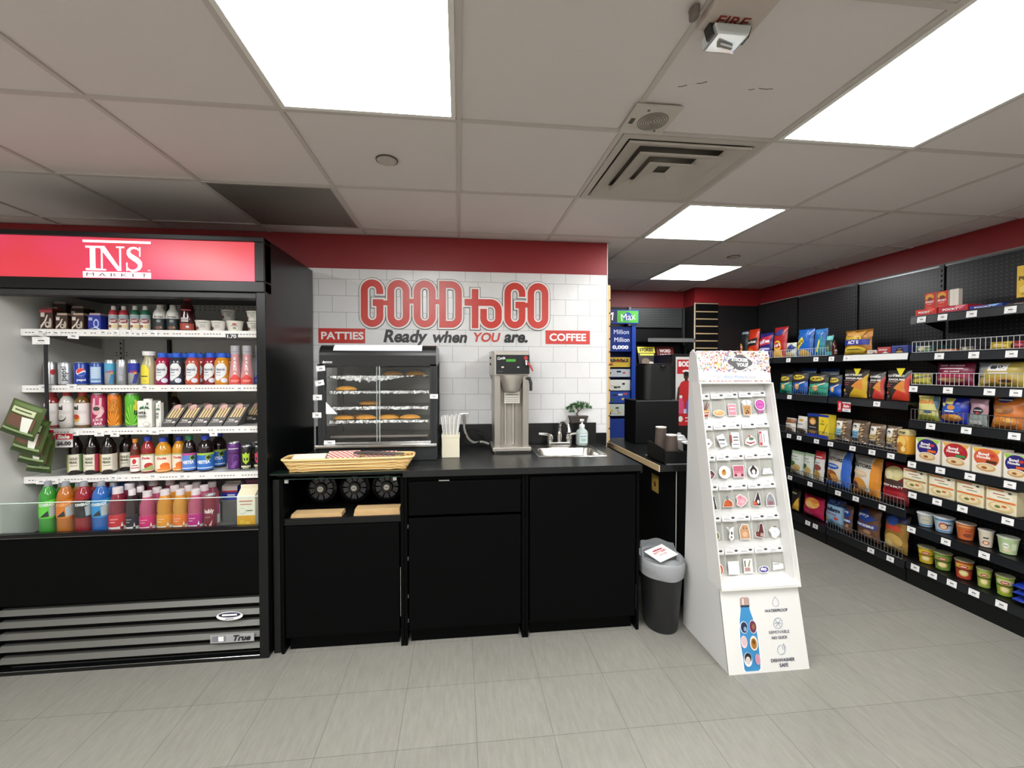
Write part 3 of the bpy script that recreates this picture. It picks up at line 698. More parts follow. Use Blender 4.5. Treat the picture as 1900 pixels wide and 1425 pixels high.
for key, px, bg, ops, lb in (('rb1', 199, silver, rb('4d9dc4', '3f86b4'), 'slim energy can, light blue over silver'), ('rb2', 221, silver, [('r', -.4, -.1, .4, .6, '9fa4ae'), ('r', -.3, -.7, .3, -.2, 'a8adb5')], 'slim all-silver energy can between the two blue-topped ones'), ('rb3', 243, silver, rb('22309c', '2a3590'), 'slim energy can, dark blue over silver, beside the lemonade carafe')):
    put(key, lambda lb, r, h: can('energy_can', lb, r, h, bg, ops), lb, px, 22, 668, z, F1, 'slim energy cans')
for px, y_ in ((122, 2.455), (152, 2.455), (181, 2.455)): put('sb%d' % px, lambda lb, r, h: can('soda_can', lb, r, h, silver, []), 'plain-looking silver soda can in the second row behind the front cola cans', px, 25, 675, z, y_, 'second row of soda cans')
# lemonade carafe
x, r, h = size(269, 29, 652, z, F1)
t = thing('lemonade_carafe', 'clear plastic lemonade carafe with a wide white cap and a yellow label', 'bottle', (x, F1+r*.85, z+.0005))
gl = mat('cfc9a8', .08, alpha=.55); MB().lathe([(0, 0), (.9*r, 0), (r, .03*h), (r, .5*h), (.95*r, .62*h), (.6*r, .78*h), (.58*r, .85*h), (.8*r, .9*h), (.8*r, .94*h)], gl, 26).build('body', t)
MB().lathe([(0, .01*h), (.86*r, .01*h), (.92*r, .05*h), (.92*r, .5*h), (.8*r, .66*h), (.001, .66*h)], mat('d9d298', .3), 22).build('lemonade', t)
MB().lathe([(.78*r, .87*h), (.84*r, .88*h), (.86*r, h), (.001, h)], mat('e3e1dc', .35), 24).build('cap', t)
m = MB(); draw(m, [('p', [(-.9*r, .04*h), (.55*r, .04*h), (.6*r, .45*h), (.2*r, .6*h), (-.4*r, .6*h), (-.95*r, .45*h)], 'e8d83c'), ('t', '~Lemonade', -.15*r, .26*h, 1.1*r, .012, '5a5a20'), ('e', -.1*r, .12*h, .3*r, .05*h, 'd9c24a')], cyl(r+.001)); m.build('label', t)
def elec(col, dk):
    def f(lb, r, h): return bottle('electrolyte_bottle', lb, r, h, 'elec', GL(col), PL('2b5fd0'), .86, .62, (.04, .78, None, [('p', [(-.85, .1), (-.75, .5), (-.3, .72), (.35, .7), (.75, .35), (.7, -.1), (.3, -.45), (-.4, -.85), (-.85, -.6)], 'dfe2e2'), ('t', 'Electrolit', -.1, .2, 1.15, .2, '3a3f6a', .03), ('r', -.7, -.08, -.1, -.02, '50546c'), ('r', -.7, -.3, .0, -.26, '8b8fa0'), ('p', [(-1, -.95), (-.4, -.75), (.2, -.45), (.9, -.15), (1, -.95)], dk), ('e', .35, -.72, .42, .2, 'd9dcea')]))
    return f
EL = (('el1', 'a32245', '8a1c50', 295, 'magenta electrolyte drink with a blue cap, next to the lemonade carafe'), ('el2', '30353c', '2a3040', 322, 'smoky grey electrolyte drink between the magenta and the salmon one'),
      ('el3', 'b2503e', 'c2502e', 351, 'salmon pink electrolyte drink with a large white label'), ('el4', '8e2434', '7d1c30', 385, 'dark red electrolyte drink beside the amber one'), ('el5', 'cf8a24', 'c98a2a', 408, 'amber orange electrolyte drink beside the vitamin waters'))
for k, c, dk, px, lb in EL: put(k, elec(c, dk), lb, px, 28, 655, z, F1 if k != 'el4' else F1+.03, 'electrolyte drinks front row')
for k, lb in (('el1', 'magenta electrolyte drink directly behind the front magenta one'), ('el2', 'smoky grey electrolyte drink directly behind the front grey one'), ('el3', 'salmon electrolyte drink directly behind the front salmon one'), ('el4', 'dark red electrolyte drink directly behind the front dark red one'), ('el5', 'amber electrolyte drink directly behind the front amber one')):
    behind(PRO[k], k, 1, lb, 'electrolyte drinks second row')
def karma(col, dr):
    def f(lb, r, h):
        t = bottle('vitamin_water_bottle', lb, r, h, 'karma', GL(dr), mat('a9a8ae', .3), .78, .7, (.02, .72, None, [('p', [(-.9, -.98), (.95, -.98), (.95, -.6), (.4, -.45), (.2, -.2), (-.25, -.2), (-.4, -.45), (-.9, -.6)], col), ('r', -.6, -.75, .6, -.71, 'f2cfc8'), ('r', -.6, -.85, .4, -.82, 'f2cfc8')]+[('t', ch, 0, .85-.27*i, None, .2, 'f2efec', .04) for i, ch in enumerate('KARMA')]), True)
        return t
    return f
put('k1', karma('d9463e', 'c98f92'), 'pink wellness water with vertical white lettering, next to the amber drink', 433, 25, 641, z, F1, 'vertical-lettered waters')
put('k1', None, 'pink wellness water with vertical white lettering, between its pink and blue neighbours', 456, 25, 641, z, F1, 'vertical-lettered waters')
x, r, h = size(474, 25, 641, z, F1)
put('k2', karma('3a5fc4', 'a4b2c4'), 'wellness water with a blue label pressed against the cooler side wall', 472, 20, 641, z, F1+.03)
# ---- third shelf ---------------------------------------------------------------
z = SH[2]
def bai(dr, fr):
    def f(lb, r, h): return bottle('flavoured_water_bottle', lb, r, h, 'bai', GL(dr), PL('b3383c'), .88, .55, (.02, .68, 'e2dcd8', [('t', 'bai', -.35, .65, .95, .4, '1f1a1a', .05), ('r', -1.1, .32, 1.1, .34, '8a7f7c'), ('r', -1.1, .18, 1.1, .2, 'b0706a')]+fr+[('r', -1, -.75, 1, -.72, 'b8a8a4')]))
    return f
straw = [('e', -.2, -.25, .42, .25, 'a3322a'), ('p', [(-.6, .1), (-.1, .0), (.1, .15), (-.2, -.05)], '5a6a34')]
coco = [('e', -.1, -.2, .6, .32, '4a4238'), ('e', -.1, -.12, .55, .26, 'ece8e0'), ('e', -.1, -.1, .4, .16, 'cfcac0')]
mang = [('e', -.2, -.25, .5, .32, 'd9b054'), ('e', -.2, -.12, .46, .22, 'b8452c')]
for k, dr, fr, px, lb in (('b1', '8a3030', straw, 88, 'red flavoured water with a fruit label, at the wall end of the third cooler shelf'), ('b2', 'c9c7bd', coco, 116, 'clear flavoured water with a halved coconut label'), ('b3', '6d5020', mang, 145, 'amber flavoured water with a mango label beside the pink tall can')):
    put(k, bai(dr, fr), lb, px, 31, 727, z, F1, 'fruit waters with red caps')
sun = lambda c: [('p', [(0, -1), (.9*math.cos(a), -1+1.5*math.sin(a)), (.9*math.cos(a+.16), -1+1.5*math.sin(a+.16))], c) for a in [k*.4 for k in range(8)]]
put('tc1', lambda lb, r, h: can('tall_can', lb, r, h, mat('b0335e', .3), [('p', [(-.8, .3), (-.6, .95), (-.35, .95), (-.35, .3)], 'e0b8bc'), ('p', [(.1, .3), (.15, .95), (.45, .95), (.4, .3)], 'e0b8bc'), ('e', -.05, .1, .75, .35, 'dba6ae'), ('e', -.2, .2, .4, .15, '3a4030'), ('p', [(.2, .3), (.75, .0), (.3, -.4), (-.4, -.5), (.2, -.1)], 'e6c4c8'), ('t', 'JUICE', -.1, -.62, 1.2, .22, 'f0dfe0', .03), ('t', 'BAR', 0, -.85, .9, .2, 'f0dfe0', .03)]), 'tall raspberry-pink can printed with a hand making a peace sign', 176, 31, 730, z, F1)
put('tc2', lambda lb, r, h: can('tall_can', lb, r, h, mat('d9761f', .3), sun('eaa22e')+[('t', 'LO', 0, .62, 1.1, .4, '2a2026', .05), ('t', 'LO', .0, .62, 1.0, .36, 'e59a2e', .02), ('t', 'AM', .05, .12, 1.4, .42, '32283a', .05), ('t', 'AM', .05, .12, 1.3, .36, 'e08a2a', .02)]), 'tall orange can with sunburst print and dark outlined letters', 206, 27, 730, z, F1)
put('tc3', lambda lb, r, h: can('tall_can', lb, r, h, mat('55b02c', .3), sun('8fd94a')+[('e', .6, .3, .3, .35, 'd9c23a'), ('p', [(.3, .8), (.5, .85), (.8, .4), (.6, .35)], 'e0cc5a'), ('t', 'IZ', .6, -.1, .6, .3, '1a3a1a', .04)]), 'tall bright green sunburst can beside the white coconut water cartons', 239, 29, 730, z, F1)
palm = [('r', -.04, -.1, .02, .42, '2a4a34')]+[('p', [(0, .42), (.55*math.cos(a), .42+.2*math.sin(a)+.05), (.75*math.cos(a), .34+.2*math.sin(a))], '2f6a44') for a in (0, .6, 1.2, 2.0, 2.6, 3.1)]
vita = palm+[('t', 'VITA', -.3, .08, 1.15, .2, '1f2a24', .04), ('t', 'COCO', -.3, -.18, 1.15, .18, '1f2a24', .04), ('r', -.8, -.36, .3, -.34, '7f8a84'), ('e', .3, -.78, .5, .18, 'cfc4b8'), ('e', .3, -.76, .4, .12, 'f2f0ea'), ('e', .5, .78, .14, .1, '5a6a66')]
for px, w, top, Y, rz, lb in ((268, 36, 741, F1, 0, 'white coconut water carton with a palm tree, foremost of the pair'), (293.5, 12, 745, F1, 0, 'white coconut water carton turned slightly, between the palm carton and the sandwiches')):
    x, r, h = size(px, w, top, z, Y)
    o = carton('coconut_water_carton', lb, 2*r*.86, h, 2*r*.8, mat('ecebe4', .35), vita, mat('d3d2cc', .4), False, mat('f0efea', .4)); o.location = (x, Y, z+.0005); o.rotation_euler.z = rz
dk = lambda lb, r, h: bottle('coffee_bottle', lb, r, h, 'pet', GL('2b1a12'), PL('8a6a3a'), .88, .45)
for px in (318,): put('dk', dk, 'dark coffee bottle deep behind the sandwich packs on the third cooler shelf', px, 24, 730, z, 2.62)
# sandwiches
def sandwich(lb, w, h):
    t = thing('sandwich_pack', lb, 'sandwich'); m = MB(); d = .085; c = mat('4b4743', .4); sh = .045
    # leaning wedge: bottom edge shifted toward -x, front face leans back
    P = [(-w/2-sh/2, 0, 0), (w/2-sh/2, 0, 0), (w/2+sh/2, .045, h), (-w/2+sh/2, .045, h), (-w/2-sh/2, d, 0), (w/2-sh/2, d, 0)]
    m.add(P, [(0, 1, 2, 3), (1, 5, 2), (4, 0, 3), (5, 4, 3, 2), (4, 5, 1, 0)], c)
    mp = lambda u, v, o: (u+sh*(v/h-.5), .045*v/h-o*.9, v+o*.3)
    draw(m, [('r', -w*.44, h*.02, w*.44, h*.3, mat('3a3937', .4)), ('t', 'TUNA', -w*.12, h*.27, w*.45, .011, 'cfcac4', .04), ('r', -w*.4, h*.17, w*.15, h*.2, '9a9690'), ('e', w*.3, h*.2, w*.12, h*.045, 'd6cfc8')], mp, off=.0012)
    m.build('wedge_box', t)
    m = MB(); bread = mat('ddc795', .7)
    draw(m, [('r', -w*.36, h*.4, w*.42, h*.88, mat('6b5138', .5))], mp, off=.001)
    for k in range(4): draw(m, [('r', -w*.35+k*w*.2, h*.4, -w*.35+k*w*.2+w*.12, h*.86, bread)], mp, off=.0025)
    m.build('sandwich_filling', t)
    m = MB(); draw(m, [('e', -w*.12, h*.9, w*.26, h*.12, mat('c2958e', .5)), ('e', -w*.12, h*.9, w*.2, h*.09, mat('cda49c', .5))], mp, off=.004); m.build('round_sticker', t)
    return t
xs = []
for i, (px, lb) in enumerate(((317, 'tuna sandwich wedge leaning beside the coconut water'), (347, 'tuna sandwich wedge second from the coconut water'), (376, 'tuna sandwich wedge in the middle of the front five'), (405, 'tuna sandwich wedge fourth from the coconut water'), (434, 'tuna sandwich wedge nearest the cooler side wall, front row'))):
    xw, r, h = size(px, 33, 753, z, F1)
    if i == 0: sw0 = sandwich(lb, 2*r*.93, h); sw0.location = (xw+.0, F1, z+.0005); sw0['group'] = 'tuna sandwich packs'
    else: dup(sw0, lb, (xw, F1, z+.0005), group='tuna sandwich packs')
xw = size(462, 30, 760, z, 2.42)[0]
dup(sw0, 'darker sandwich wedge standing behind, against the cooler side wall', (xw-.01, 2.475, z+.0005))
for px, k in ((345, 'first'), (378, 'second'), (410, 'third'), (440, 'fourth')):
    dup(sw0, 'sandwich wedge in the second row, the %s counting from the coconut water' % k, (size(px, 30, 760, z, 2.475)[0]-.02, 2.475, z+.0005), group='second row of sandwich packs')
# ---- fourth shelf --------------------------------------------------------------
z = SH[3]
def tea(a, b):
    def f(lb, r, h): return bottle('iced_tea_bottle', lb, r, h, 'tea', GL('160b08'), PL('1c1a19'), .89, .46, (.06, .5, 'e0dbc9', [('r', -1.5, -1, -.75, 1, a), ('r', .55, -1, 1.4, 1, b), ('t', 'GOLD', -.1, .5, .9, .28, '4a4a38', .03), ('t', 'PEAK', -.1, .1, .9, .28, '4a4a38', .03), ('r', -.5, -.3, .35, -.24, '7a7a66'), ('e', 0, -.95, .6, .2, '1b100c')]))
    return f
for k, a, b, px, Y, lb in (('t1', 'a9b45a', '6f8a5a', 131, F1, 'dark iced tea bottle with green label edges, under the sale sign'), ('t2', 'cfc9b4', 'b23a52', 162, F1, 'dark iced tea bottle with a crimson label stripe'), ('t3', 'b98a3a', 'cfc4b4', 193, F1, 'dark iced tea bottle with a tan label stripe'), ('t4', 'b9743a', '8a4a34', 228, F1+.065, 'dark iced tea bottle set back beside the apple juice')):
    put(k, tea(a, b), lb, px, 32, 806, z, Y, 'dark iced teas')
def juice(body, cap, bg, ops, prof='pet'):
    return lambda lb, r, h: bottle('juice_bottle', lb, r, h, prof, body, cap, .88, .52, (.05, .52, bg, ops))
apple = [('r', -1.3, .72, 1.3, 1, 'c23a34'), ('e', -.1, .25, .38, .32, 'bf2f2a'), ('t', '~MOTTS', 0, -.25, 1.1, .18, 'a8302c', .03), ('r', -.7, -.6, .7, -.5, 'b8443c')]
put('j1', juice(GL('5a2410'), PL('cf7f2a'), 'ece8e0', apple), 'slim apple juice bottle with an orange cap and a red fruit on the label', 246, 20, 815, z, F1)
dole = lambda c, c2: [('r', -1.3, .85, 1.3, 1, 'a9bf8a'), ('t', 'Dole', -.1, .55, 1.1, .3, 'c2342c', .04), ('e', .3, -.4, .6, .4, c), ('p', [(-1, -.9), (.8, -.3), (1, -.9)], c2)]
put('j2', juice(GL('8a2222'), PL('2c46b0'), 'e8e4da', dole('b5302a', '9ab06a')), 'red fruit juice bottle with a blue cap, beside the apple juice', 268, 27, 811, z, F1)
put('j3', juice(GL('c98a24'), PL('2c46b0'), 'f0dfc8', dole('e0702a', 'e8822e')), 'orange juice bottle with a blue cap, its whole label facing out', 297, 31, 813, z, F1)
put('j4', juice(GL('c98a24'), PL('26389a'), 'f0dfc8', dole('e0702a', 'e8822e')), 'orange juice bottle half behind the blue-labelled tea', 326, 27, 811, z, F1+.02)
nest = lambda c: [('r', -1.4, .75, 1.4, 1, c), ('t', 'NESTEA', -.1, -.05, 1.6, .4, 'f0f2f4', .04), ('e', .5, .45, .35, .3, '9fb83a'), ('p', [(.2, .5), (.6, .75), (.9, .3), (.5, .2)], '223a1a'), ('r', -1, -.8, 1, -.7, 'dfe6f0')]
put('j5', juice(GL('1c0d0c'), PL('2f7a52'), '5580c8', nest('c24a8a')), 'dark tea bottle with a green cap and a blue label', 345, 27, 809, z, F1)
put('j6', juice(GL('1c0d10'), PL('2c46b0'), '2f6fc0', nest('9fc04a')), 'dark tea bottle with a blue cap and a blue and lime label', 375, 32, 809, z, F1)
put('j6', None, 'dark blue-labelled tea bottle in the second row beside the purple can', 400, 30, 815, z, 2.46)
put('e1', lambda lb, r, h: can('energy_can', lb, r, h, mat('5b2f72', .3, metal=.3), [('t', '~ROCKSTAR', 0, .78, 1.5, .14, 'd9d2e0', .02), ('e', .3, -.2, .5, .5, '6d3f88'), ('e', .3, -.2, .4, .4, '53286a'), ('p', [(-.8, .5), (.9, .4), (.9, .3), (-.8, .38)], '3f1d52'), ('p', [(-.4, -.8), (.2, -.3), (.6, -.3), (.1, -.9)], '7a4a96'), ('r', -.95, -.95, -.85, -.45, 'c9bcd6')]), 'tall purple energy can on the fourth cooler shelf', 429, 27, 822, z, F1)
def reign(c, c2):
    return lambda lb, r, h: can('energy_can', lb, r, h, mat('111312', .3), [('p', [(-.6, .62), (-.5, -.2), (0, -.5), (.5, -.2), (.6, .62), (.3, .5), (0, .72), (-.3, .5)], c), ('p', [(-.35, .15), (-.1, .1), (-.1, -.15), (-.3, -.1)], '111312'), ('p', [(.35, .15), (.1, .1), (.1, -.15), (.3, -.1)], '111312'), ('t', 'REIGN', 0, -.72, 1.5, .2, 'e9e6c8', .05), ('r', -.5, -.92, .5, -.87, c2)])
put('r1', reign('a9c93a', 'b9c48a'), 'black energy can with a lime helmet emblem', 455, 23, 828, z, F1)
put('r2', reign('cf4566', 'd9a08a'), 'black energy can with a pink helmet emblem, at the cooler side wall', 474, 18, 828, z, F1+.02)
put('r1', None, 'black energy can in the second row behind the lime emblem can', 470, 22, 828, z, 2.47)
# ---- bottom deck ----------------------------------------------------------------
z = .615; F5 = 2.255
def power(c, c2, txt):
    def f(lb, r, h): return bottle('sports_drink_bottle', lb, r, h, 'power', GL(c), mat('8d9196', .35), .88, .42, (.38, .74, None, [('p', [(-1.5, .55), (1.5, .9), (1.5, -.6), (.6, -.95), (-.9, -.9), (-1.5, -.4)], c2), ('t', txt, -.05, .35, 1.7, .3, 'f2f2f0' if c2 != 'e07a22' else 'ffb070', .06, .05), ('p', [(-.8, -.8), (.1, -.2), (.2, -.75)], '22262a'), ('p', [(.2, .1), (1.3, .4), (1.3, -.7), (.3, -.8)], 'b9bec2')]))
    return f
for k, c, c2, px, lb in (('p1', '2f8a2a', '62cf3a', 79, 'large green sports drink at the wall end of the cooler floor'), ('p2', 'b0641a', 'e07a22', 112, 'large orange sports drink between the green and the red one'), ('p3', '8a1420', '1d1517', 146, 'large red sports drink with a black label'), ('p4', '1c5ca8', '2f8fd0', 180, 'large blue sports drink beside the vitamin waters')):
    put(k, power(c, c2, 'POWERADE'), lb, px, 36, 896, z, F5, 'large sports drinks')
for k, c in (('p1', 'green'), ('p2', 'orange'), ('p3', 'red'), ('p4', 'blue')):
    for n in (1, 2): behind(PRO[k], k, n, 'large %s sports drink standing %s behind the front %s one' % (c, ('directly', 'two places')[n-1], c)).scale = (1, 1, .92)
def vitw(c, lc, lc2='e8e6e2'):
    def f(lb, r, h): return bottle('vitamin_drink_bottle', lb, r, h, 'vita', GL(c), mat('d2c9cb', .4), .87, .58, (.03, .48, lc2, [('r', -1.6, -.05, 1.6, 1, lc), ('r', -.8, .35, -.2, .4, 'f0e0e0'), ('r', -.8, .6, .1, .64, 'f0e0e0'), ('e', .5, -.15, .2, .22, lc), ('p', [(.36, -.05), (.5, .35), (.64, -.05)], 'efe9e6'), ('e', .5, -.2, .14, .16, c), ('r', -.85, -.9, -.7, -.15, '8b8b88'), ('t', 'vitamin', -1.0, -.5, .5, .12, '8b8b88')]))
    return f
VW = (('v1', '7a1830', 'c92a34', 208, 36, 907, 'red-labelled vitamin water beside the blue sports drink'), ('v2', '241018', '211c2c', 239, 25, 910, 'blackcurrant-dark vitamin water with a black label'), ('v3', 'b04a6c', 'd0246c', 266, 31, 914, 'pink vitamin water beside the dark one'),
      ('v4', 'c9862a', 'e8942a', 299, 32, 911, 'orange vitamin water next to the pink one'), ('v5', 'c98a34', 'e8782a', 328, 29, 910, 'deeper orange vitamin water in front of the orange-capped row'), ('v6', 'b0506c', 'b81f7c', 357, 30, 910, 'magenta-labelled vitamin water beside the maroon can'))
for k, c, lc, px, w, top, lb in VW: put(k, vitw(c, lc), lb, px, w, top, z, F5, 'vitamin waters front row')
for k, c in (('v1', 'red-labelled'), ('v2', 'dark'), ('v3', 'pink'), ('v4', 'lighter orange'), ('v5', 'deeper orange'), ('v6', 'magenta-labelled')):
    for n in (1, 2): behind(PRO[k], {'v2': 'v1', 'v3': 'v1'}.get(k, k) if n == 2 else k, n, 'vitamin water standing %s behind the front %s one' % (('directly', 'two places')[n-1], c), 'vitamin waters behind')
put('bub', lambda lb, r, h: can('sparkling_water_can', lb, r, h, mat('7c2436', .3), [('t', 'bubly', 0, .3, 1.5, .34, 'e8d8d8', .04), ('r', -.7, -.05, .2, -.02, 'c9a0a4'), ('p', [(-.7, -.4), (-.5, -.65), (-.1, -.75), (.3, -.5), (.5, -.2), (.3, -.6), (-.1, -.85), (-.55, -.75)], 'e0b8b4'), ('e', .7, -.8, .2, .1, 'e8d0d0')]), 'tall maroon sparkling water can next to the magenta vitamin water', 385, 25, 919, z, F5)
# metal step with a carton on it, orange juice carton
st_ = thing('metal_riser', 'grey metal riser block standing on the cooler floor near the side wall', 'riser', (onY(412, 950, 2.42)[0]+.035, 2.45, z+.001))
MB().box(-.05, .065, 0, .16, 0, .11, mat('8a8a88', .35, metal=.5)).box(-.056, .07, -.004, .164, .11, .116, mat('9b9b98', .35, metal=.5)).build('block', st_, bev=.002)
x, r, h = size(415, 32, 890, z+.1175, 2.44)
o = carton('cream_carton', 'small cream carton, white over blue with a red band, on the metal riser', 2*r, .095, .075, '2c3fb0', [('r', -1, .3, 1, 1, 'e6dcd6'), ('r', -1, .1, 1, .35, 'c2454a'), ('t', '~Cream', .2, -.3, 1, .4, 'f0f0f0', .03)], None, True, None, mat('e2d9d2', .4)); o.location = (x+.02, 2.46, z+.1185)
jo = [('r', -1, -1, 1, -.05, 'dba022'), ('t', '~BEURRE', 0, .72, 1.5, .09, 'b5403a', .03), ('t', '~LACTOSE', 0, .55, 1.3, .07, 'b5403a', .03), ('e', -.4, .2, .38, .16, 'c9c4b0'), ('e', -.4, .2, .34, .13, 'ece6d2'), ('t', '~SANS', .4, .22, .7, .08, '5a5a44', .02), ('e', .2, -.55, .35, .2, 'e8c04a'), ('e', -.4, -.4, .3, .12, 'e6ba40'), ('t', '~eggnog', 0, -.85, 1.2, .1, '7a5a1a', .02)]
x, r, h = size(456, 38, 903, z, F5+.01)
o = carton('egg_drink_carton', 'yellow and white gable-top carton standing at the cooler side wall', 2*r*.95, h, .085, 'ece6d2', jo, None, True, None, mat('ddd4b8', .45)); o.location = (x, F5+.01, z+.0005)
x, r, h = size(468, 34, 893, z, 2.40)
o = carton('milk_carton', 'white gable-top carton with a purple ridge, behind the yellow carton', 2*r*.9, h, .085, 'ddd9d6', [('e', .2, .3, .5, .3, '8a8a8e')], None, True, None, mat('6a3350', .45)); o.location = (x-.012, 2.40, z+.0005)
# ---- jerky pouches hanging at the cooler front ------------------------------------
def pouch(lb, px, py, w, h, rot, Y):
    p = onY(px, py, Y); t = thing('snack_pouch', lb, 'snack pouch', (p[0], Y, p[2])); t.rotation_euler = (0, rot, 0)
    m = MB(); N = 8; g = mat('46562c', .3); th = .011
    def mp(u, v, o): 
        b = th*(1-abs(2*u/w)**2.4)*(1-abs(2*v/h)**4); return (u, -b-o, v)
    pts = [mp(-w/2+w*i/N, -h/2+h*j/N, 0) for j in range(N+1) for i in range(N+1)]
    fs = [(j*(N+1)+i, j*(N+1)+i+1, (j+1)*(N+1)+i+1, (j+1)*(N+1)+i) for j in range(N) for i in range(N)]
    m.add(pts, fs, g, True); m.add([(x_, -y_, z_) for x_, y_, z_ in pts], [f[::-1] for f in fs], g, True)
    draw(m, [('r', -w*.42, h*.36, w*.42, h*.46, '5f7440'), ('r', -w*.38, h*.16, w*.3, h*.33, 'c9d0a8'), ('t', '~JERKY', -w*.04, h*.25, w*.5, .012, '3a4a2a', .04), ('r', -w*.4, -h*.22, w*.38, h*.12, '6a4a3a'), ('p', [(0, h*.1), (w*.3, h*.12), (w*.3, -h*.3), (w*.1, -h*.34)], 'e4e6da'), ('r', -w*.45, -h*.36, w*.45, -h*.3, '8aa070'), ('r', -w*.49, -h*.49, w*.49, -h*.4, '2f4022')], mp, off=.0012)
    m.build('pouch', t); return t
pouch('green dried-meat pouch hanging uppermost at the cooler front', 44, 779, .15, .165, rad(22), 2.20)
pouch('green dried-meat pouch second from the top of the hanging strip', 58, 808, .13, .18, rad(18), 2.235)
pouch('dark green dried-meat pouch third from the top of the hanging strip', 66, 830, .12, .17, rad(14), 2.266)
pouch('dark green dried-meat pouch lowest on the hanging strip', 76, 845, .11, .17, rad(8), 2.295)
# sale sign on the fourth shelf edge
p = onY(118, 817, 2.32)
t = thing('sale_sign', 'small red sale sign reading 6.00 clipped under the third cooler shelf', 'sign', (p[0], 2.322, p[2]))
m = MB().box(-.04, .04, 0, .001, -.036, .034, mat('d9d4d2', .4)); draw(m, [('r', -.038, .004, .04, .033, 'b8252b'), ('t', 'Sale', .0, .018, .055, .02, 'f2efec', .04, 0, .2), ('t', '$6.00', .0, -.017, .066, .024, '3c3c40', .05)], flat); m.build('price_card', t)
m = MB().box(-.015, .015, .0, .001, -.04, .052, mat('b8252b', .4)); draw(m, [('t', 'Sale', 0, .005, .06, .018, 'e8d0cf', .04, PI/2)], flat); o = m.build('side_flag', t); o.location = (-.062, 0, 0)

relax()
# ================================================================== drink counter
ZT = .93; YF = 2.235; YBK = YB-.004
lam = mat('050606', .42, spec=.06)
def cabinet(label, x0, x1, kind):
    t = thing('base_cabinet', label, 'cabinet', ((x0+x1)/2, YF, 0), group='black base cabinets under the drink counter'); a = (x1-x0)/2; D = YBK-YF-.01; zt = ZT-.035
    m = MB(); e = .016
    m.box(-a, -a+e, 0, D, 0, zt, lam).box(a-e, a, 0, D, 0, zt, lam).box(-a+e, a-e, D-.01, D, .05, zt, lam).box(-a+e, a-e, .02, D-.01, .06, .076, lam)
    for s in (-1, 1):
        m.box(s*a-(e if s > 0 else 0), s*a+(0 if s > 0 else e), -.012, 0, .0, zt, lam)
    if kind != 'niche': m.box(-a+e, a-e, 0.01, .03, zt-.05, zt, lam)
    m.build('carcass', t, bev=.0015)
    m = MB().box(-a+.03, a-.03, .025, .04, 0, .075, lam).build('toe_kick', t)
    if kind == 'niche':
        m = MB().box(-a+e, a-e, 0, D-.01, .665, .683, BLK2); m.build('niche_floor', t)
        m = MB().box(-a+.024, a-.024, -.016, 0, .085, .655, lam); m.build('door', t, bev=.002)
        m = MB().box(-a+e, a-e, -.004, .012, .657, .69, BLK2).box(-a+e, a-e, .0, .01, zt-.004, zt, mat('2f4f46', .1)); m.build('niche_edge', t, bev=.001)
        m = MB(); 
        for x in (-a+.02, a-.055): m.box(x, x+.018, -.006, .004, zt-.02, zt-.004, mat('b9b9b5', .3, metal=.6))
        m.build('glass_clip', t)
        m = MB().box(a-.0185, a-.0165, -.0135, -.0125, .16, .42, mat('8a8a86', .5)); m.build('paint_chip', t)
    elif kind == 'flap':
        d = MB().box(-a+.024, a-.024, -.016, 0, .69, .865, lam).build('flap_door', t, bev=.002)
        m = MB().box(-.14, -.085, -.0175, -.004, .868, .872, mat('b9b9b5', .3, metal=.7)).build('hinge_leaf', d)
        MB().box(-a+.024, a-.024, -.016, 0, .085, .675, lam).build('door', t, bev=.002)
        m = MB()
        for z in (.12, .25, .45, .62): m.tube([(-a+.019, -.006, z), (-a+.019, -.006, z+.02)], .0025, mat('9a9a96', .3, metal=.7), 6)
        m.build('hinge_pin', t)
    else:
        MB().box(-a+.024, a-.024, -.016, 0, .085, .875, lam).build('door', t, bev=.002)
        m = MB().box(a-.022, a-.018, -.02, -.004, .12, .26, BLK2); m.build('hinge', t)
    return t
cabinet('black cabinet with an open niche above its door, beside the drinks cooler', -.905, -.29, 'niche')
cabinet('black cabinet with a flip-down flap above its door, between the two other cabinets', -.288, .352, 'flap')
cabinet('black one-door cabinet under the sink, beside the waste bin', .354, .995, 'door')
# narrow filler panel by the cooler
o = MB().box(-.945, -.912, YF+.0, YF+.5, 0.0, .892, BLK2).build('filler_panel', bev=.002); tag(o, 'narrow black vertical filler panel between the cooler and the niche cabinet', 'panel')
# worktop
WT = mat('161717', .3, noise=.1, nscale=60, spec=.45)
SX0, SX1, SY0, SY1 = .50, .875, 2.475, 2.735          # basin hole
y0 = YF-.03
t = thing('worktop', 'black laminate worktop running over the three cabinets with a raised back edge', 'worktop', (0, 0, 0))
m = MB()
m.box(-.292, SX0, y0, YBK, ZT-.034, ZT, WT).box(SX1, 1.0, y0, YBK, ZT-.034, ZT, WT).box(SX0, SX1, y0, SY0, ZT-.034, ZT, WT).box(SX0, SX1, SY1, YBK, ZT-.034, ZT, WT)
m.box(-.945, -.292, y0+.075, YBK, ZT-.034, ZT, WT); m.box(-.945, -.292, y0+.0, y0+.075, ZT-.008, ZT, mat('12211d', .08, spec=.5))
m.build('top_slab', t)
MB().box(.349, .351, y0-.0005, 2.6, ZT-.002, ZT+.0006, mat('2a2b2b', .5)).build('joint_line', t)
m = MB().box(-.945, .968, YBK-.018, YBK, ZT, ZT+.15, WT); m.build('back_upstand', t, bev=.001)
MB().box(.968, 1.047, YBK-.012, YBK, ZT-.02, ZT+.075, BLK2).box(1.0, 1.0135, y0+.02, YBK-.02, ZT-.05, ZT-.012, BLK2).build('end_trim', t, bev=.001)
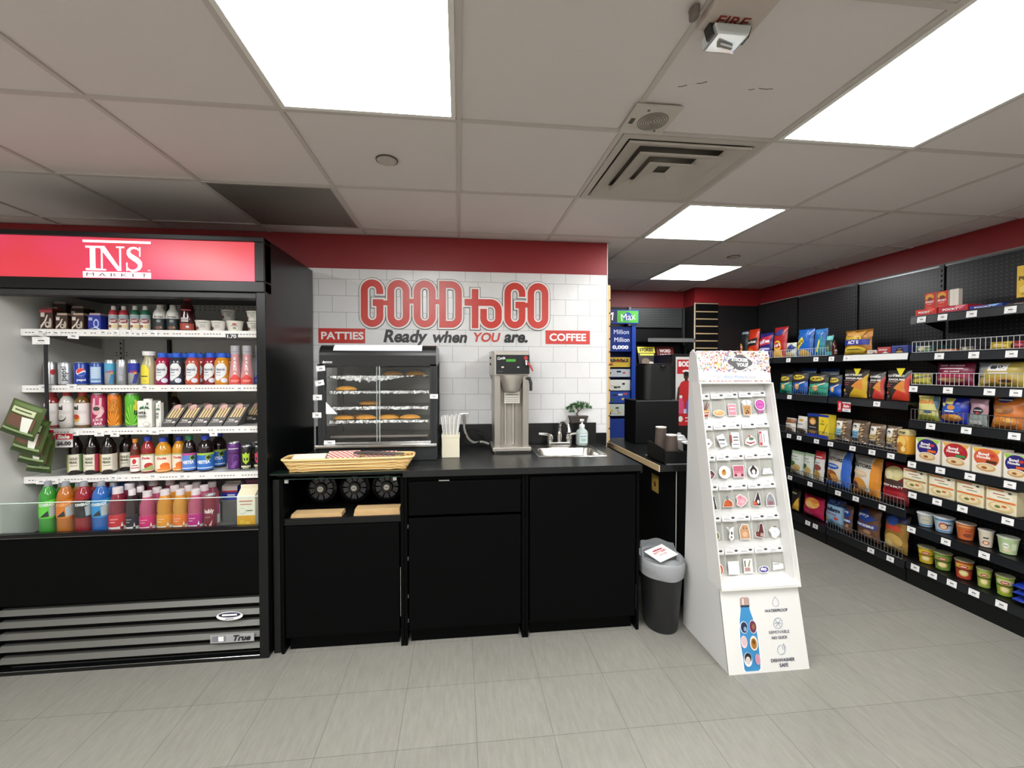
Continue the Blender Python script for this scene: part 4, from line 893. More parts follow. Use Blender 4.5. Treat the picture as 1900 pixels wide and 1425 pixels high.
# sink
st = mat('b9b6ae', .22, metal=.95); st2 = mat('9d9992', .32, metal=.9)
t = thing('sink', 'small stainless drop-in sink at the bin end of the drink counter', 'sink', (0, 0, ZT))
m = MB(); o0, o1 = .022, .0
def rrect(x0, x1, y0, y1, r, n=5):
    P = []
    for cx, cy, a0 in ((x1-r, y0+r, -90), (x1-r, y1-r, 0), (x0+r, y1-r, 90), (x0+r, y0+r, 180)):
        for k in range(n+1): a = rad(a0+90*k/n); P.append((cx+r*math.cos(a), cy+r*math.sin(a)))
    return P
rings = [(rrect(SX0-.028, SX1+.028, SY0-.028, SY1+.11, .03), .0015), (rrect(SX0-.024, SX1+.024, SY0-.024, SY1+.106, .03), .005), (rrect(SX0+.004, SX1-.004, SY0+.004, SY1-.004, .045), .003), (rrect(SX0+.008, SX1-.008, SY0+.008, SY1-.008, .045), -.004), (rrect(SX0+.018, SX1-.018, SY0+.018, SY1-.018, .05), -.11), (rrect(SX0+.04, SX1-.04, SY0+.04, SY1-.04, .05), -.125)]
b0 = 0; vs_ = []; fs = []; n = len(rings[0][0])
for P, z in rings: vs_ += [(p[0], p[1], z) for p in P]
for i in range(len(rings)-1): fs += [(i*n+k, i*n+(k+1) % n, (i+1)*n+(k+1) % n, (i+1)*n+k) for k in range(n)]
fs.append(tuple(range((len(rings)-1)*n, len(rings)*n)))
m.add(vs_, fs, st, True); m.build('basin', t)
MB().lathe([(.001, -.122), (.035, -.122), (.04, -.124)], st2, 18, cx=(SX0+SX1)/2, cy=(SY0+SY1)/2).build('drain', t)
# faucet
fx = onY(1038, 826, 2.80)[0]
ch = mat('d2d0cc', .12, metal=1)
t = thing('faucet', 'chrome two-lever faucet with a gooseneck spout behind the sink', 'faucet', (fx, 2.80, ZT+.005))
m = MB(); m.prism(rrect(-.085, .085, -.025, .025, .024), 'z', 0.001, .028, ch); m.build('base_plate', t, bev=.003)
for s in (-1, 1):
    m = MB(); m.lathe([(.022, .02), (.02, .045), (.024, .05), (.02, .072), (.008, .082), (.001, .083)], ch, 18, cx=s*.065); m.tube([(s*.065, 0, .068), (s*.09, -.01, .082), (s*.115 if s > 0 else -.15, -.03, .09)], [.011, .01, .008], ch, 10); m.build('lever_handle', t)
m = MB(); m.lathe([(.018, .02), (.016, .09), (.012, .1)], ch, 18); P = [(0, 0, .09)]+[(0.0+.018*math.sin(rad(a))*0+.02*(1-math.cos(rad(a))), -.05*(1-math.cos(rad(a))), .12+.05*math.sin(rad(a))) for a in range(0, 181, 20)]+[(.04, -.105, .105)]
m.tube(P, [.011]*(len(P)-2)+[.014, .016], ch, 12); m.build('spout', t)
# soap pump
sx, sr, sh_ = onY(1070, 826, 2.77)[0], .04, .2
t = thing('soap_dispenser', 'clear foam soap pump bottle standing behind the sink, under the small plant', 'soap bottle', (sx+.045, 2.80, ZT+.0075))
m = MB(); m.lathe([(.0, 0), (.036, 0), (.042, .01), (.042, .085), (.036, .1), (.018, .115), (.016, .122)], mat('d5e2de', .1, alpha=.6), 24); m.build('body', t)
m = MB(); m.lathe([(0, .003), (.034, .004), (.038, .02), (.038, .06), (.001, .06)], mat('c6d6d0', .2), 20); m.build('soap_fill', t)
m = MB(); m.lathe([(.018, .12), (.019, .14), (.012, .143), (.007, .144), (.007, .165), (.014, .167), (.014, .178), (.001, .18)], mat('f0efec', .35), 18); m.tube([(0, 0, .173), (-.014, -.02, .174), (-.018, -.03, .168)], .006, mat('f0efec', .35), 8); m.build('pump_head', t)
m = MB(); draw(m, [('r', -.028, .02, .03, .08, mat('dfe9e6', .4)), ('t', '~Softsoap', 0, .066, .045, .01, '6a86a0', .02), ('e', 0, .042, .02, .012, 'a9cfc0')], cyl(.0432)); m.build('label', t)
# little pine plant
p = onY(1070, 782, 2.875)
t = thing('potted_bonsai', 'small artificial pine bonsai in a dark pot standing on the worktop upstand', 'potted plant', (p[0]+.012, 2.885, ZT+.1505))
m = MB(); m.prism([(-.055, 0), (.055, 0), (.066, .045), (-.066, .045)], 'y', -.025, .02, mat('3a322c', .6)); m.box(-.068, .068, -.027, .022, .04, .05, mat('453b34', .6)); m.build('pot', t, bev=.002)
m = MB(); m.tube([(-.0, 0, .045), (-.01, -.004, .065), (.004, -.006, .085), (-.02, -.01, .11)], [.007, .006, .005, .003], mat('5b4632', .8), 7); m.tube([(.003, -.005, .08), (.03, -.008, .105)], .003, mat('5b4632', .8), 6); m.build('trunk', t)
r = random.Random(5); m = MB(); gs = [mat(c, .6) for c in ('2f5a2a', '3f7335', '264a22')]
for cx, cy, cz, R in ((-.035, -.02, .12, .034), (.0, -.02, .133, .034), (.042, -.02, .125, .036), (-.068, -.02, .105, .026), (.072, -.02, .11, .024), (.01, -.01, .112, .03), (-.05, -.02, .082, .02)):
    for k in range(110):
        a, b = r.uniform(0, 2*PI), math.acos(r.uniform(-.5, 1)); d = Vector((math.sin(b)*math.cos(a), math.sin(b)*math.sin(a)*.55, math.cos(b)*.75)); q = Vector((cx, cy, cz))+d*R*.45; e_ = q+d*R*.75; s_ = d.orthogonal().normalized()*.0028
        m.face([q-s_, q+s_, e_], gs[k % 3])
tag(m.build('foliage', t), kind='stuff')
# ------------------------------------------------------------------ coffee brewer
p0, p1 = onY(913, 842, 2.6), onY(985, 840, 2.6)
bx = (p0[0]+p1[0])/2; ss = mat('aaa59c', .36, metal=.65, noise=.06, nscale=8); ssl = mat('c9c4ba', .3, metal=.7)
t = thing('coffee_brewer', 'tall stainless airpot coffee brewer with a black control head on the drink counter', 'coffee machine', (bx+.004, 2.6, ZT+.001))
hw = .122
m = MB(); m.box(-hw, hw, 0, .26, .012, .035, ssl).box(-hw+.012, hw-.012, .012, .25, .0, .012, BLK2); m.build('base', t, bev=.003)
m = MB(); m.box(-.125, .12, .06, .27, .49, .645, ssl); m.prism([(-.125, .06), (.12, .06), (.105, .015), (-.11, .015)], 'z', .49, .64, ssl); m.build('head', t, bev=.003)
m = MB(); m.box(-.1, .11, .004, .016, .497, .617, mat('16181b', .3)); draw(m, [('t', 'Curtis', -.068, .596, .05, .018, mat('e9e9e9', .4), .03, .1, .2), ('r', -.038, .574, .022, .59, mat('3f8f2a', .4, emit=.25)), ('e', -.06, .54, .009, .005, 'd9d6c8'), ('e', .038, .54, .008, .004, 'c9d9cc'), ('r', -.09, .512, -.06, .514, '8a8a8a'), ('e', .086, .598, .013, .012, 'b02a2e')], lambda u, v, o: (u, .004-o, v)); m.build('control_panel', t, bev=0)
m = MB(); m.tube([(.088, -.002, .58), (.09, -.012, .55)], .012, mat('d2d0cc', .12, metal=1), 12); m.tube([(.09, -.012, .57), (.112, -.03, .545), (.125, -.036, .515)], [.006, .007, .004], mat('b02a2e', .3), 8); m.build('hot_water_tap', t)
m = MB(); m.prism([(-.108, .27), (-.108, .03), (-.072, .03), (-.072, .10), (.072, .10), (.072, .03), (.108, .03), (.108, .27)], 'z', .035, .49, ss)
for x in (-.032, .02): m.tube([(x, .108, .04), (x, .108, .36)], .014, ssl, 14, cap=False)
m.build('column', t)
m = MB(); m.lathe([(.001, .385), (.052, .387), (.058, .40), (.075, .46), (.083, .485), (.083, .49)], ssl, 28, cx=.0, cy=.06); m.box(-.095, -.085, .04, .07, .44, .49, ss).build('brew_basket', t)
m = MB(); m.tube([(.08, .045, .47), (.115, .03, .468), (.122, .025, .44), (.122, .022, .39)], [.011, .012, .01, .009], mat('121212', .4), 10); m.build('basket_handle', t)
m = MB(); m.box(-.045, .055, .05, .052, .31, .385, mat('c9c5ba', .4)); draw(m, [('r', -.04, .345, .05, .35, '8a877e'), ('r', -.04, .36, .05, .368, '77746c'), ('r', -.04, .333, .05, .336, '8a877e'), ('r', -.035, .322, .045, .325, '8a877e')], lambda u, v, o: (u, .05-o, v)); m.build('instruction_card', t)
m = MB()
for z in (.56, .6): m.tube([(-.125, .1, z), (-.133, .1, z)], .007, BLK2, 10)
m.build('side_knob', t)
# hose with valve
vx, vz = onY(861, 775, 2.86)[0], onY(861, 775, 2.86)[2]
t = thing('water_valve', 'small chrome stop valve on the wall with a hose feeding the coffee brewer', 'valve', (0, 0, 0))
m = MB(); m.tube([(vx, 2.91, vz), (vx, 2.87, vz)], .008, ch, 10); m.tube([(vx, 2.875, vz-.04), (vx, 2.875, vz+.012)], .009, ch, 10); m.tube([(vx-.028, 2.87, vz+.024), (vx+.028, 2.87, vz+.028)], .004, ch, 8); m.tube([(vx, 2.872, vz+.01), (vx, 2.87, vz+.026)], .004, ch, 8); m.build('valve_body', t)
q = lambda px, py, Y: Vector(onY(px, py, Y))
pts = [Vector((vx, 2.872, vz-.03)), q(862, 797, 2.85), q(868, 812, 2.83), q(879, 821, 2.8), q(895, 820, 2.79), Vector((bx-.128, 2.78, ZT+.03))]
def smooth(P, n=6):
    out = []
    for i in range(len(P)-1):
        p0, p1, p2, p3 = P[max(i-1, 0)], P[i], P[i+1], P[min(i+2, len(P)-1)]
        for k in range(n):
            s = k/n; out.append(.5*((2*p1)+(-p0+p2)*s+(2*p0-5*p1+4*p2-p3)*s*s+(-p0+3*p1-3*p2+p3)*s**3))
    return out+[P[-1]]
MB().tube(smooth(pts), .0085, mat('8f8d88', .4), 8).build('hose', t)
pts = [q(868, 826, 2.76), q(860, 818, 2.8), q(866, 805, 2.84), q(880, 800, 2.85), q(892, 806, 2.85), q(891, 818, 2.8), q(880, 824, 2.75), q(866, 822, 2.74)]
for v in pts: v.z = max(v.z, ZT+.008)
MB().tube(smooth(pts), .005, mat('0f0f0f', .4), 8).build('coiled_cable', t)
# straw holder + straws
p = onZ(835, 846, ZT)
t = thing('straw_holder', 'cream square plastic holder full of white straws on the counter', 'straw holder', (p[0]+.005, p[1]+.0, ZT+.001))
cr = mat('ddd6bf', .45); a = .05; ZH = .135
m = MB(); m.box(-a, a, -a, a, 0, .004, cr)
for s in (-1, 1): m.box(s*a-.0025, s*a+.0025, -a, a, 0, ZH, cr); m.box(-a, a, s*a-.0025, s*a+.0025, 0, ZH, cr)
m.build('box_body', t, bev=.001)
MB().box(-a-.004, a+.004, -a-.004, -a, ZH-.018, ZH+.002, cr).box(a, a+.004, -a, a, ZH-.018, ZH+.002, cr).box(-a-.004, -a, -a, a, ZH-.018, ZH+.002, cr).build('rim', t, bev=.001)
hold = t.location.copy(); r = random.Random(3); sw = mat('ecebe6', .4)
mesh = None
for k in range(14):
    tx, ty = (k/13-.5), (k*5 % 14)/14-.5
    bx_, by_ = tx*.05, ty*.056; L_ = .235+r.uniform(0, .012)
    if mesh is None: m = MB(); m.tube([(0, 0, 0), (0, 0, .235)], .0035, sw, 8); mesh = m.mesh('drinking_straw')
    o = bpy.data.objects.new('drinking_straw', mesh); COL.objects.link(o)
    o.location = (hold.x+bx_, hold.y+by_, ZT+.0075+.001); o.rotation_euler = (-ty*.10, tx*.27, 0); o.scale.z = L_/.235
    tag(o, 'white paper-wrapped straw standing in the cream holder', 'straw', 'straws in the cream holder')
# ------------------------------------------------------------------ warming cabinet
wf = 2.45
X0, X1 = onY(590, 820, wf)[0], onY(811, 820, wf)[0]
t = thing('warming_display', 'black countertop warming cabinet with curved top and four foil-lined racks of patties', 'food warmer', ((X0+X1)/2, wf, ZT+.001)); A = (X1-X0)/2
bk = mat('26282a', .3, spec=.4); WZ = .665; D = .40
m = MB(); m.box(-A, A, 0, D, .0, .095, bk); m.build('base', t, bev=.004)
m = MB(); prof = [(D, WZ-.09), (D, WZ-.02), (D-.03, WZ)]+[(.06-.06*math.sin(rad(k*15)), WZ-.06+.06*math.cos(rad(k*15))) for k in range(7)]+[(.0, WZ-.12), (.02, WZ-.13)]
m.prism(prof, 'x', -A+.01, A-.005, mat('1c1d1e', .25, spec=.5)); m.build('hood', t)
m = MB(); zz = [(.060-.062*math.sin(rad(a_)), WZ-.06+.062*math.cos(rad(a_))) for a_ in (8, 30, 50, 66)]
for (ya, za), (yb, zb) in zip(zz[:-1], zz[1:]): m.add([(-A+.085, ya, za+.001), (A-.085, ya, za+.001), (A-.085, yb-.001, zb+.0012), (-A+.085, yb-.001, zb+.0012)], [(0, 3, 2, 1)], mat('e6e8ea', .4, emit=.35))
m.build('lit_panel', t)
m = MB(); draw(m, [('p', [(.0+.011*math.sin(k*PI/5)*(1 if k % 2 == 0 else .45), .011*math.cos(k*PI/5)*(1 if k % 2 == 0 else .45)) for k in range(10)], 'd9d9d9'), ('r', .008, -.005, .045, .005, 'd9d9d9'), ('t', '~STAR', .027, 0, .03, .007, '2a2a2a')], lambda u, v, o: (-A+.035+u, -.0015-o, WZ-.1+v)); m.build('maker_badge', t)
m = MB()
for s in (-1, 1):
    xa = s*A-(.04 if s > 0 else 0); m.box(xa, xa+.04, .0, .03, .095, WZ-.11, bk); m.box(xa+.004, xa+.036, D-.03, D, .095, WZ-.09, bk)
for s in (-1, 1): m.box(s*(A-.022)-.001, s*(A-.022)+.001, -.002, .004, .1, WZ-.13, mat('8a8a88', .3, metal=.8))
m.build('corner_post', t, bev=.002)
m = MB(); m.box(-A-.012, A-.002, -.02, .004, .083, .098, mat('c9c9c6', .2, metal=.9)); m.box(-A+.03, A-.035, -.006, .006, .1, .112, mat('a9a9a6', .2, metal=.9)); m.build('chrome_rail', t, bev=.002)
m = MB(); g_ = glass('fcfdfd', .035)
m.box(-A+.04, .01, .004, .007, .1, WZ-.12, g_).box(-.01, A-.04, .01, .013, .1, WZ-.12, g_); m.build('sliding_glass', t)
m = MB(); m.box(.006, .010, .002, .006, .1, WZ-.12, mat('dfe7e4', .15, alpha=.45)).box(-.012, -.008, .0085, .0125, .1, WZ-.12, mat('dfe7e4', .15, alpha=.35)); m.build('glass_edge', t)
m = MB(); m.box(-A+.04, A-.04, D-.012, D-.006, .1, WZ-.1, mat('8d8c86', .4)).box(-A+.04, A-.04, .03, D-.02, .094, .1, mat('4a423c', .5)); m.build('inner_back', t)
racks = [onY(700, y, wf+.06)[2]-ZT for y in (698, 726, 755, 780)]
foil = mat('cfcfcc', .18, metal=1, bump=.9, nscale=90)
for i, z in enumerate(racks):
    m = MB(); r = random.Random(i); N = 46; xs_ = [-A+.05+(2*A-.1)*k/N for k in range(N+1)]
    dep = (.035, .012, .014, .014)[i]
    top = [(x, .05+r.uniform(-.003, .003), z+r.uniform(0, .004)) for x in xs_]; bot = [(x, .045+r.uniform(-.006, .006), z-dep*(.5+.5*r.random())*(math.sin(PI*min(1, (k+2)/N*1.25)) if i == 0 else 1)-.004) for k, x in enumerate(xs_)]; back = [(x, D-.03, z) for x in xs_]
    b_ = len(top)
    m.add(top+bot+back, [(k, k+1, b_+k+1, b_+k)[::-1] for k in range(N)]+[(k, k+1, 2*b_+k+1, 2*b_+k) for k in range(N)], foil, False)
    m.build('foil_liner', t)
    m = MB(); wr = mat('6a6a68', .3, metal=.8)
    for x in (-A+.045, A-.045): m.tube([(x, .04, z-.005), (x, D-.02, z-.005)], .0025, wr, 6)
    for y in (.06, D-.025): m.tube([(-A+.042, y, z-.006), (A-.042, y, z-.006)], .0025, wr, 6)
    m.build('wire_rack', t)
m = MB(); m.box(-A+.05, A-.06, .06, D-.04, .12, .128, mat('7a726a', .35, metal=.6)).box(-A+.05, A-.06, .06, .064, .12, .14, mat('8a827a', .35, metal=.6)); m.build('crumb_tray', t)
for px, py, w, h, ry in ((594, 684, .048, .03, -.12), (592, 711, .048, .03, -.2), (588, 738, .048, .03, 0), (587, 771, .048, .03, 0), (805, 736, .046, .026, .02), (611, 822, .06, .025, 0)):
    p = onY(px, py, wf-.012); o = price_tag(t, p[0]-t.location.x, (-.006 if py > 800 else -.002), p[2]-ZT, w, h, ry=ry)
p = onY(604, 759, wf-.01); m = MB(); m.prism([(0, 0), (.062, 0), (.0, .068)], 'y', -.003, -.001, mat('f0efec', .5)); o = m.build('paper_corner', t); o.location = (p[0]-t.location.x, 0, p[2]-ZT-.03)
# patties
pm = mat('d8942c', .55, noise=.25, nscale=50, bump=.3)
def patty_mesh():
    m = MB(); n = 30; out = []
    for j, (q_, zz_) in enumerate(((0, 0), (.9, 0), (1, .003), (1, .006), (.9, .012), (.65, .02), (.3, .024), (.02, .025))):
        for k in range(n):
            a_ = 2*PI*k/n; ry_ = .045 if math.sin(a_) > -.2 else .040; f_ = 1+(.02*math.sin(24*a_) if j in (2, 3) else 0)
            out.append((.062*q_*f_*math.cos(a_), ry_*q_*f_*math.sin(a_), zz_))
    m.add(out, [(j*n+k, j*n+(k+1) % n, (j+1)*n+(k+1) % n, (j+1)*n+k) for j in range(7) for k in range(n)]+[tuple(7*n+k for k in range(n))], pm, True)
    return m.mesh('patty')
PM = patty_mesh(); rz_ = [z+ZT+.005 for z in racks]
PT = [(728, 0, .12, 'golden patty on the top rack, beside the other top-rack patty'), (770, 0, .12, 'golden patty on the top rack against the cabinet post'), (641, 1, .08, 'single bright golden patty on the second rack'), (684, 2, .16, 'single patty on the third rack'),
      (636, 3, .08, 'bottom-rack patty nearest the price-tag column'), (678, 3, .08, 'bottom-rack patty second from the price-tag column'), (720, 3, .08, 'bottom-rack patty third from the price-tag column'), (760, 3, .08, 'bottom-rack patty farthest from the price-tag column'),
      (664, 3, .20, 'patty in the back row of the bottom rack, on the price-tag side'), (722, 3, .20, 'patty in the back row of the bottom rack, towards the straw holder')]
for px, rk, dy, lb in PT:
    o = bpy.data.objects.new('patty', PM); COL.objects.link(o); x = onY(px, 750, wf+dy)[0]; x = max(t.location.x-A+.105, min(t.location.x+A-.108, x))
    o.location = (x, wf+dy+.02, rz_[rk]); tag(o, lb, 'patty', 'patties in the warmer')
# basket with papers
b0, b1 = onZ(524, 870, ZT), onZ(779, 853, ZT)
bl, bw_, bh_ = .66, .135, .06
bx0 = onY(651, 866, 2.3)[0]
t = thing('wicker_basket', 'long shallow wicker basket of food papers in front of the warming cabinet', 'basket', (bx0, 2.30, ZT+.001), rad(2.0))
wk = [mat('d9b878', .7), mat('c49a58', .7), mat('e2c68c', .7)]
m = MB()
def loop(a, b, z, n=60):
    P = []
    for k in range(n): 
        th = 2*PI*k/n; c, s = math.cos(th), math.sin(th); P.append(Vector((a*math.copysign(abs(c)**.22, c), b*math.copysign(abs(s)**.3, s), z)))
    return P+[P[0], P[1]]
for j in range(8):
    f_ = .9+.1*j/7; P = loop(bl/2*f_-.004, bw_/2*f_, .004+j*.0072)
    P = [v+Vector((0, 0, .0015*math.sin(k*1.3+j*PI))) for k, v in enumerate(P)]; m.tube(P, .0036, wk[j % 3], 5, cap=False)
m.box(-bl*.44, bl*.44, -bw_*.42, bw_*.42, 0, .005, wk[1]); m.build('woven_side', t)
m = MB(); P = loop(bl/2, bw_/2+.004, bh_+.002); m.tube(P, .0062, wk[2], 7, cap=False); m.build('rim', t)
def chk(m, mp, u0, v0, u1, v1, s):
    i = 0; u = u0
    red = mat('c9605a', .6); 
    while u < u1-.001:
        j = 0; v = v0
        while v < v1-.001:
            if (i+j) % 2 == 0: m.add([mp(u, v, .0008), mp(min(u+s, u1), v, .0008), mp(min(u+s, u1), min(v+s, v1), .0008), mp(u, min(v+s, v1), .0008)], [(0, 1, 2, 3)], red)
            v += s; j += 1
        u += s; i += 1
def paper(name, lb, cx, cy, z, w, d, tilt, rz, checked, th=.02):
    o = thing(name, lb, 'food papers', (0, 0, 0)); m = MB(); m.box(-w/2, w/2, 0, d, -th, 0, mat('ede6da', .7))
    if checked: chk(m, lambda u, v, k: (u, v, k), -w/2, 0, w/2, d, .0125)
    m.build('sheets', o); o.parent = None
    M = Matrix.Translation((bx0, 2.30, ZT)) @ Matrix.Rotation(rad(2), 4, 'Z') @ Matrix.Translation((cx, cy, z)) @ Matrix.Rotation(rz, 4, 'Z') @ Matrix.Rotation(tilt, 4, 'X')
    o.location = M.to_translation(); o.rotation_euler = M.to_euler(); return o
paper('food_paper_stack', 'stack of plain white food papers at the cooler end of the wicker basket', -.205, -.045, .052, .16, .09, rad(14), rad(6), False)
paper('food_paper_stack', 'stack of red-checked food papers in the middle of the wicker basket', -.035, -.052, .052, .16, .105, rad(18), rad(3), True)
paper('food_paper_stack', 'stack of red-checked food papers towards the straw holder end of the basket', .145, -.035, .052, .17, .09, rad(16), rad(-3), True)
o = thing('serving_tongs', 'dark serving tongs lying on the checked papers in the basket', 'tongs', (bx0+.02, 2.28, ZT+.083), rad(2))
MB().tube([(0, .0, 0), (.06, -.012, .0), (.26, .0, -.012)], [.004, .006, .004], mat('3a302a', .4), 8).build('tong_arm', o)
MB().tube([(0, .006, .004), (.07, .012, .004), (.26, .01, -.01)], [.004, .006, .004], mat('3a302a', .4), 8).build('tong_arm', o)
# ------------------------------------------------------------------ things in the niche
for i, (px, lb) in enumerate(((592, 'round black cup dispenser in the niche, next to the cooler'), (655, 'round black cup dispenser in the middle of the niche'), (716, 'round black cup dispenser in the niche, next to the flap cabinet'))):
    p = onY(px, 901, YF+.16); lbm = mat('2c2c2d', .4); zc = .79
    if i == 0:
        t = cd0 = thing('cup_dispenser', lb, 'cup dispenser', (p[0], YF+.19, zc), group='cup dispensers in the niche')
        m = MB(); m.lathe([(.066, 0), (.083, .01), (.085, .03), (.085, .25)], mat('111112', .25), 34, axis='y', cap=False); m.lathe([(.062, .012), (.066, -.004), (.07, .0), (.071, .012)], mat('1a1a1b', .2), 34, axis='y', cap=False); m.build('tube', t)
        m = MB()
        for k in range(10):
            a0 = 2*PI*k/10; a1 = a0+2*PI/10*.86
            m.add([(r_*math.cos(a_), .006, r_*math.sin(a_)) for r_, a_ in ((.032, a0), (.064, a0+.03), (.064, a1-.03), (.032, a1))], [(0, 1, 2, 3)], mat('454548', .4))
        m.build('gasket_flap', t)
        m = MB(); m.lathe([(.034, .01), (.034, -.004), (.03, -.01), (.001, -.01)], mat('0c0c0c', .4), 24, axis='y'); m.build('hub', t)
        m = MB(); m.lathe([(.017, -.009), (.016, -.013), (.001, -.014)], mat('c4c1bb', .3, metal=.6), 20, axis='y'); draw(m, [('t', '~SAN', 0, .001, .02, .006, '55524e')], lambda u, v, o: (u, -.0145-o, v)); m.build('badge', t)
    else: dup(cd0, lb, (p[0], YF+.19, zc), group='cup dispensers in the niche')
kraft = mat('c9a877', .8, noise=.08, nscale=30)
def bags(lb, px0, px1, th, n, y, d=.075):
    a, b = onY(px0, 945, y)[0], onY(px1, 945, y)[0]
    t = thing('paper_bag_stack', lb, 'paper bags', ((a+b)/2, y, .6835)); w = b-a
    for k in range(n):
        m = MB(); q_ = k*.0016; m.box(-w/2+q_, w/2-q_*.5, q_, d, k*th, (k+1)*th-.0008, kraft); m.build('paper_bag', t)
    return t
bags('low stack of brown paper bags in the niche beside the cooler', 539, 634, .0065, 3, YF+.03)
bags('taller stack of brown paper bags in the niche beside the flap cabinet', 656, 742, .0085, 4, YF+.03)
# ================================================================== wall lettering
SC = (.625+.657)/(1470-330)
def tw(x, y): return (-.657+(x-330)*SC, 1.744+(570-y)*(.318/287))
sg = thing('good_to_go_sign', 'large red outlined shop lettering GOOD to GO on the tile wall', 'sign', (0, YB-.0015, 0))
def stroke_path(m, P, w, y0, y1, c):
    """Solid ribbon of width w along points P, as one closed slab between y0 and y1."""
    P = [p for i, p in enumerate(P) if i == 0 or math.hypot(p[0]-P[i-1][0], p[1]-P[i-1][1]) > 1e-5]
    closed = (abs(P[0][0]-P[-1][0])+abs(P[0][1]-P[-1][1])) < 1e-6
    n = len(P); L, R = [], []
    for i in range(n):
        a = P[i-1] if i > 0 else (P[-2] if closed else P[0]); b = P[i+1] if i < n-1 else (P[1] if closed else P[-1])
        u1 = Vector((P[i][0]-a[0], P[i][1]-a[1])); u2 = Vector((b[0]-P[i][0], b[1]-P[i][1]))
        if u1.length < 1e-7: u1 = u2
        if u2.length < 1e-7: u2 = u1
        u1.normalize(); u2.normalize(); t_ = (u1+u2); t_ = t_.normalized() if t_.length > 1e-6 else u1
        q_ = min(1.6, 1/max(.3, t_.dot(u1)))*w/2; nx, ny = -t_.y*q_, t_.x*q_
        L.append((P[i][0]+nx, P[i][1]+ny)); R.append((P[i][0]-nx, P[i][1]-ny))
    for i in range(n-1):
        q = [L[i], R[i], R[i+1], L[i+1]]
        m.face([(x, y0, z) for x, z in q], c)
        m.face([(L[i][0], y0, L[i][1]), (L[i+1][0], y0, L[i+1][1]), (L[i+1][0], y1, L[i+1][1]), (L[i][0], y1, L[i][1])], c)
        m.face([(R[i][0], y1, R[i][1]), (R[i+1][0], y1, R[i+1][1]), (R[i+1][0], y0, R[i+1][1]), (R[i][0], y0, R[i][1])], c)
    if not closed:
        for k, s in ((0, 1), (-1, -1)):
            q = [L[k], R[k]]; m.face([(q[0][0], y0, q[0][1]), (q[0][0], y1, q[0][1]), (q[1][0], y1, q[1][1]), (q[1][0], y0, q[1][1])][::s], c)
def arc(cx, cy, rx, ry, a0, a1, n=10): return [(cx+rx*math.cos(rad(a0+(a1-a0)*k/n)), cy-ry*math.sin(rad(a0+(a1-a0)*k/n))) for k in range(n+1)]
def O_(cx): r = 45; return [(cx-r, 505), (cx-r, 350)]+arc(cx, 350, r, r, 180, 0)+[(cx+r, 505)]+arc(cx, 505, r, r, 0, -180)[0:]
def G_(cx): r = 45; return [(cx+r, 372), (cx+r, 350)]+arc(cx, 350, r, r, 0, 180)+[(cx-r, 505)]+arc(cx, 505, r, r, 180, 360)+[(cx+r, 424), (cx+4, 424)]
LT = [G_(399)]
LT += [O_(553), O_(708)]
LT += [[(815, 305), (815, 550), (862, 550)]+arc(866, 505, 45, 45, -90, 0)+[(911, 350)]+arc(866, 350, 45, 45, 0, 90)+[(815, 305)]]
LT += [[(420, 424.1), (508, 424.1)], [(598, 412), (663, 412)], [(753, 412), (815, 412)]]
LT += [[(1012, 330), (1012, 572)], [(948, 412), (1110, 412)]+arc(1110, 462, 46, 50, 90, 0, 8)+[(1156, 510)]+arc(1110, 510, 46, 42, 0, -180)[0:]+[(1064, 465), (1064, 452)]]
LT += [G_(1258), [(1280, 424.1), (1358, 424.1)], O_(1403)]
for nm, w, ya, yb, c in (('dark_keyline', 67, -.002, 0, mat('5d5c5e', .5)), ('outline_plate', 59, -.007, -.0025, mat('f0eeea', .4)), ('red_face', 40, -.011, -.0065, mat('c8372b', .32, spec=.5))):  # the widest, dark grey layer paints a shadow edge around the white outline
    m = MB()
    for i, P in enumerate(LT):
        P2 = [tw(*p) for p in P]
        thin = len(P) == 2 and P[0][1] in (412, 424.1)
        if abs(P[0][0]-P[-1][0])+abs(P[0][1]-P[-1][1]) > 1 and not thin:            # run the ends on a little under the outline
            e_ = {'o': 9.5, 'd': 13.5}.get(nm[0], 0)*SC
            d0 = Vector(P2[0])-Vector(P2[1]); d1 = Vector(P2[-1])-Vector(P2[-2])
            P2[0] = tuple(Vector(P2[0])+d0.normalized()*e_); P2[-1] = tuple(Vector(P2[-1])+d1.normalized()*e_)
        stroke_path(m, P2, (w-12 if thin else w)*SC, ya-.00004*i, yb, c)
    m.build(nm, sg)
m = MB(); shd = mat('4a4a4a', .9)
def tx(label, name, ops, cat='lettering'):
    t = thing(name, label, cat, (0, YB-.0015, 0)); m = MB(); draw(m, ops, lambda u, v, o: (u, -o, v), off=.0002, step=.0008); m.build('print', t); return t
def cbox(x0, y0, x1, y1): a, b = onY(x0, y1, YB), onY(x1, y0, YB); return a[0], a[2], b[0], b[2]
a = cbox(713, 611, 868, 641); bt = mat('17181a', .4)
X_ = lambda px: onY(px, 625, YB)[0]
zz_ = onY(790, 626, YB)[2]
tx('black italic slogan Ready when YOU are, under the big red lettering', 'slogan_lettering', [
    ('t', 'Ready', (X_(713)+X_(792))/2, zz_-.006, X_(792)-X_(713), None, bt, .035, 0, .2), ('t', 'when', (X_(802)+X_(867))/2, zz_+.004, X_(867)-X_(802), None, bt, .035, 0, .2),
    ('t', 'YOU', (X_(877)+X_(927))/2, zz_+.004, X_(927)-X_(877), None, mat('c4352c', .4), .025, 0, .2), ('t', 'are.', (X_(936)+X_(980))/2, zz_-.003, X_(980)-X_(936), None, bt, .035, 0, .2)])
a = cbox(560, 609, 677, 637); rc = mat('c8382f', .35)
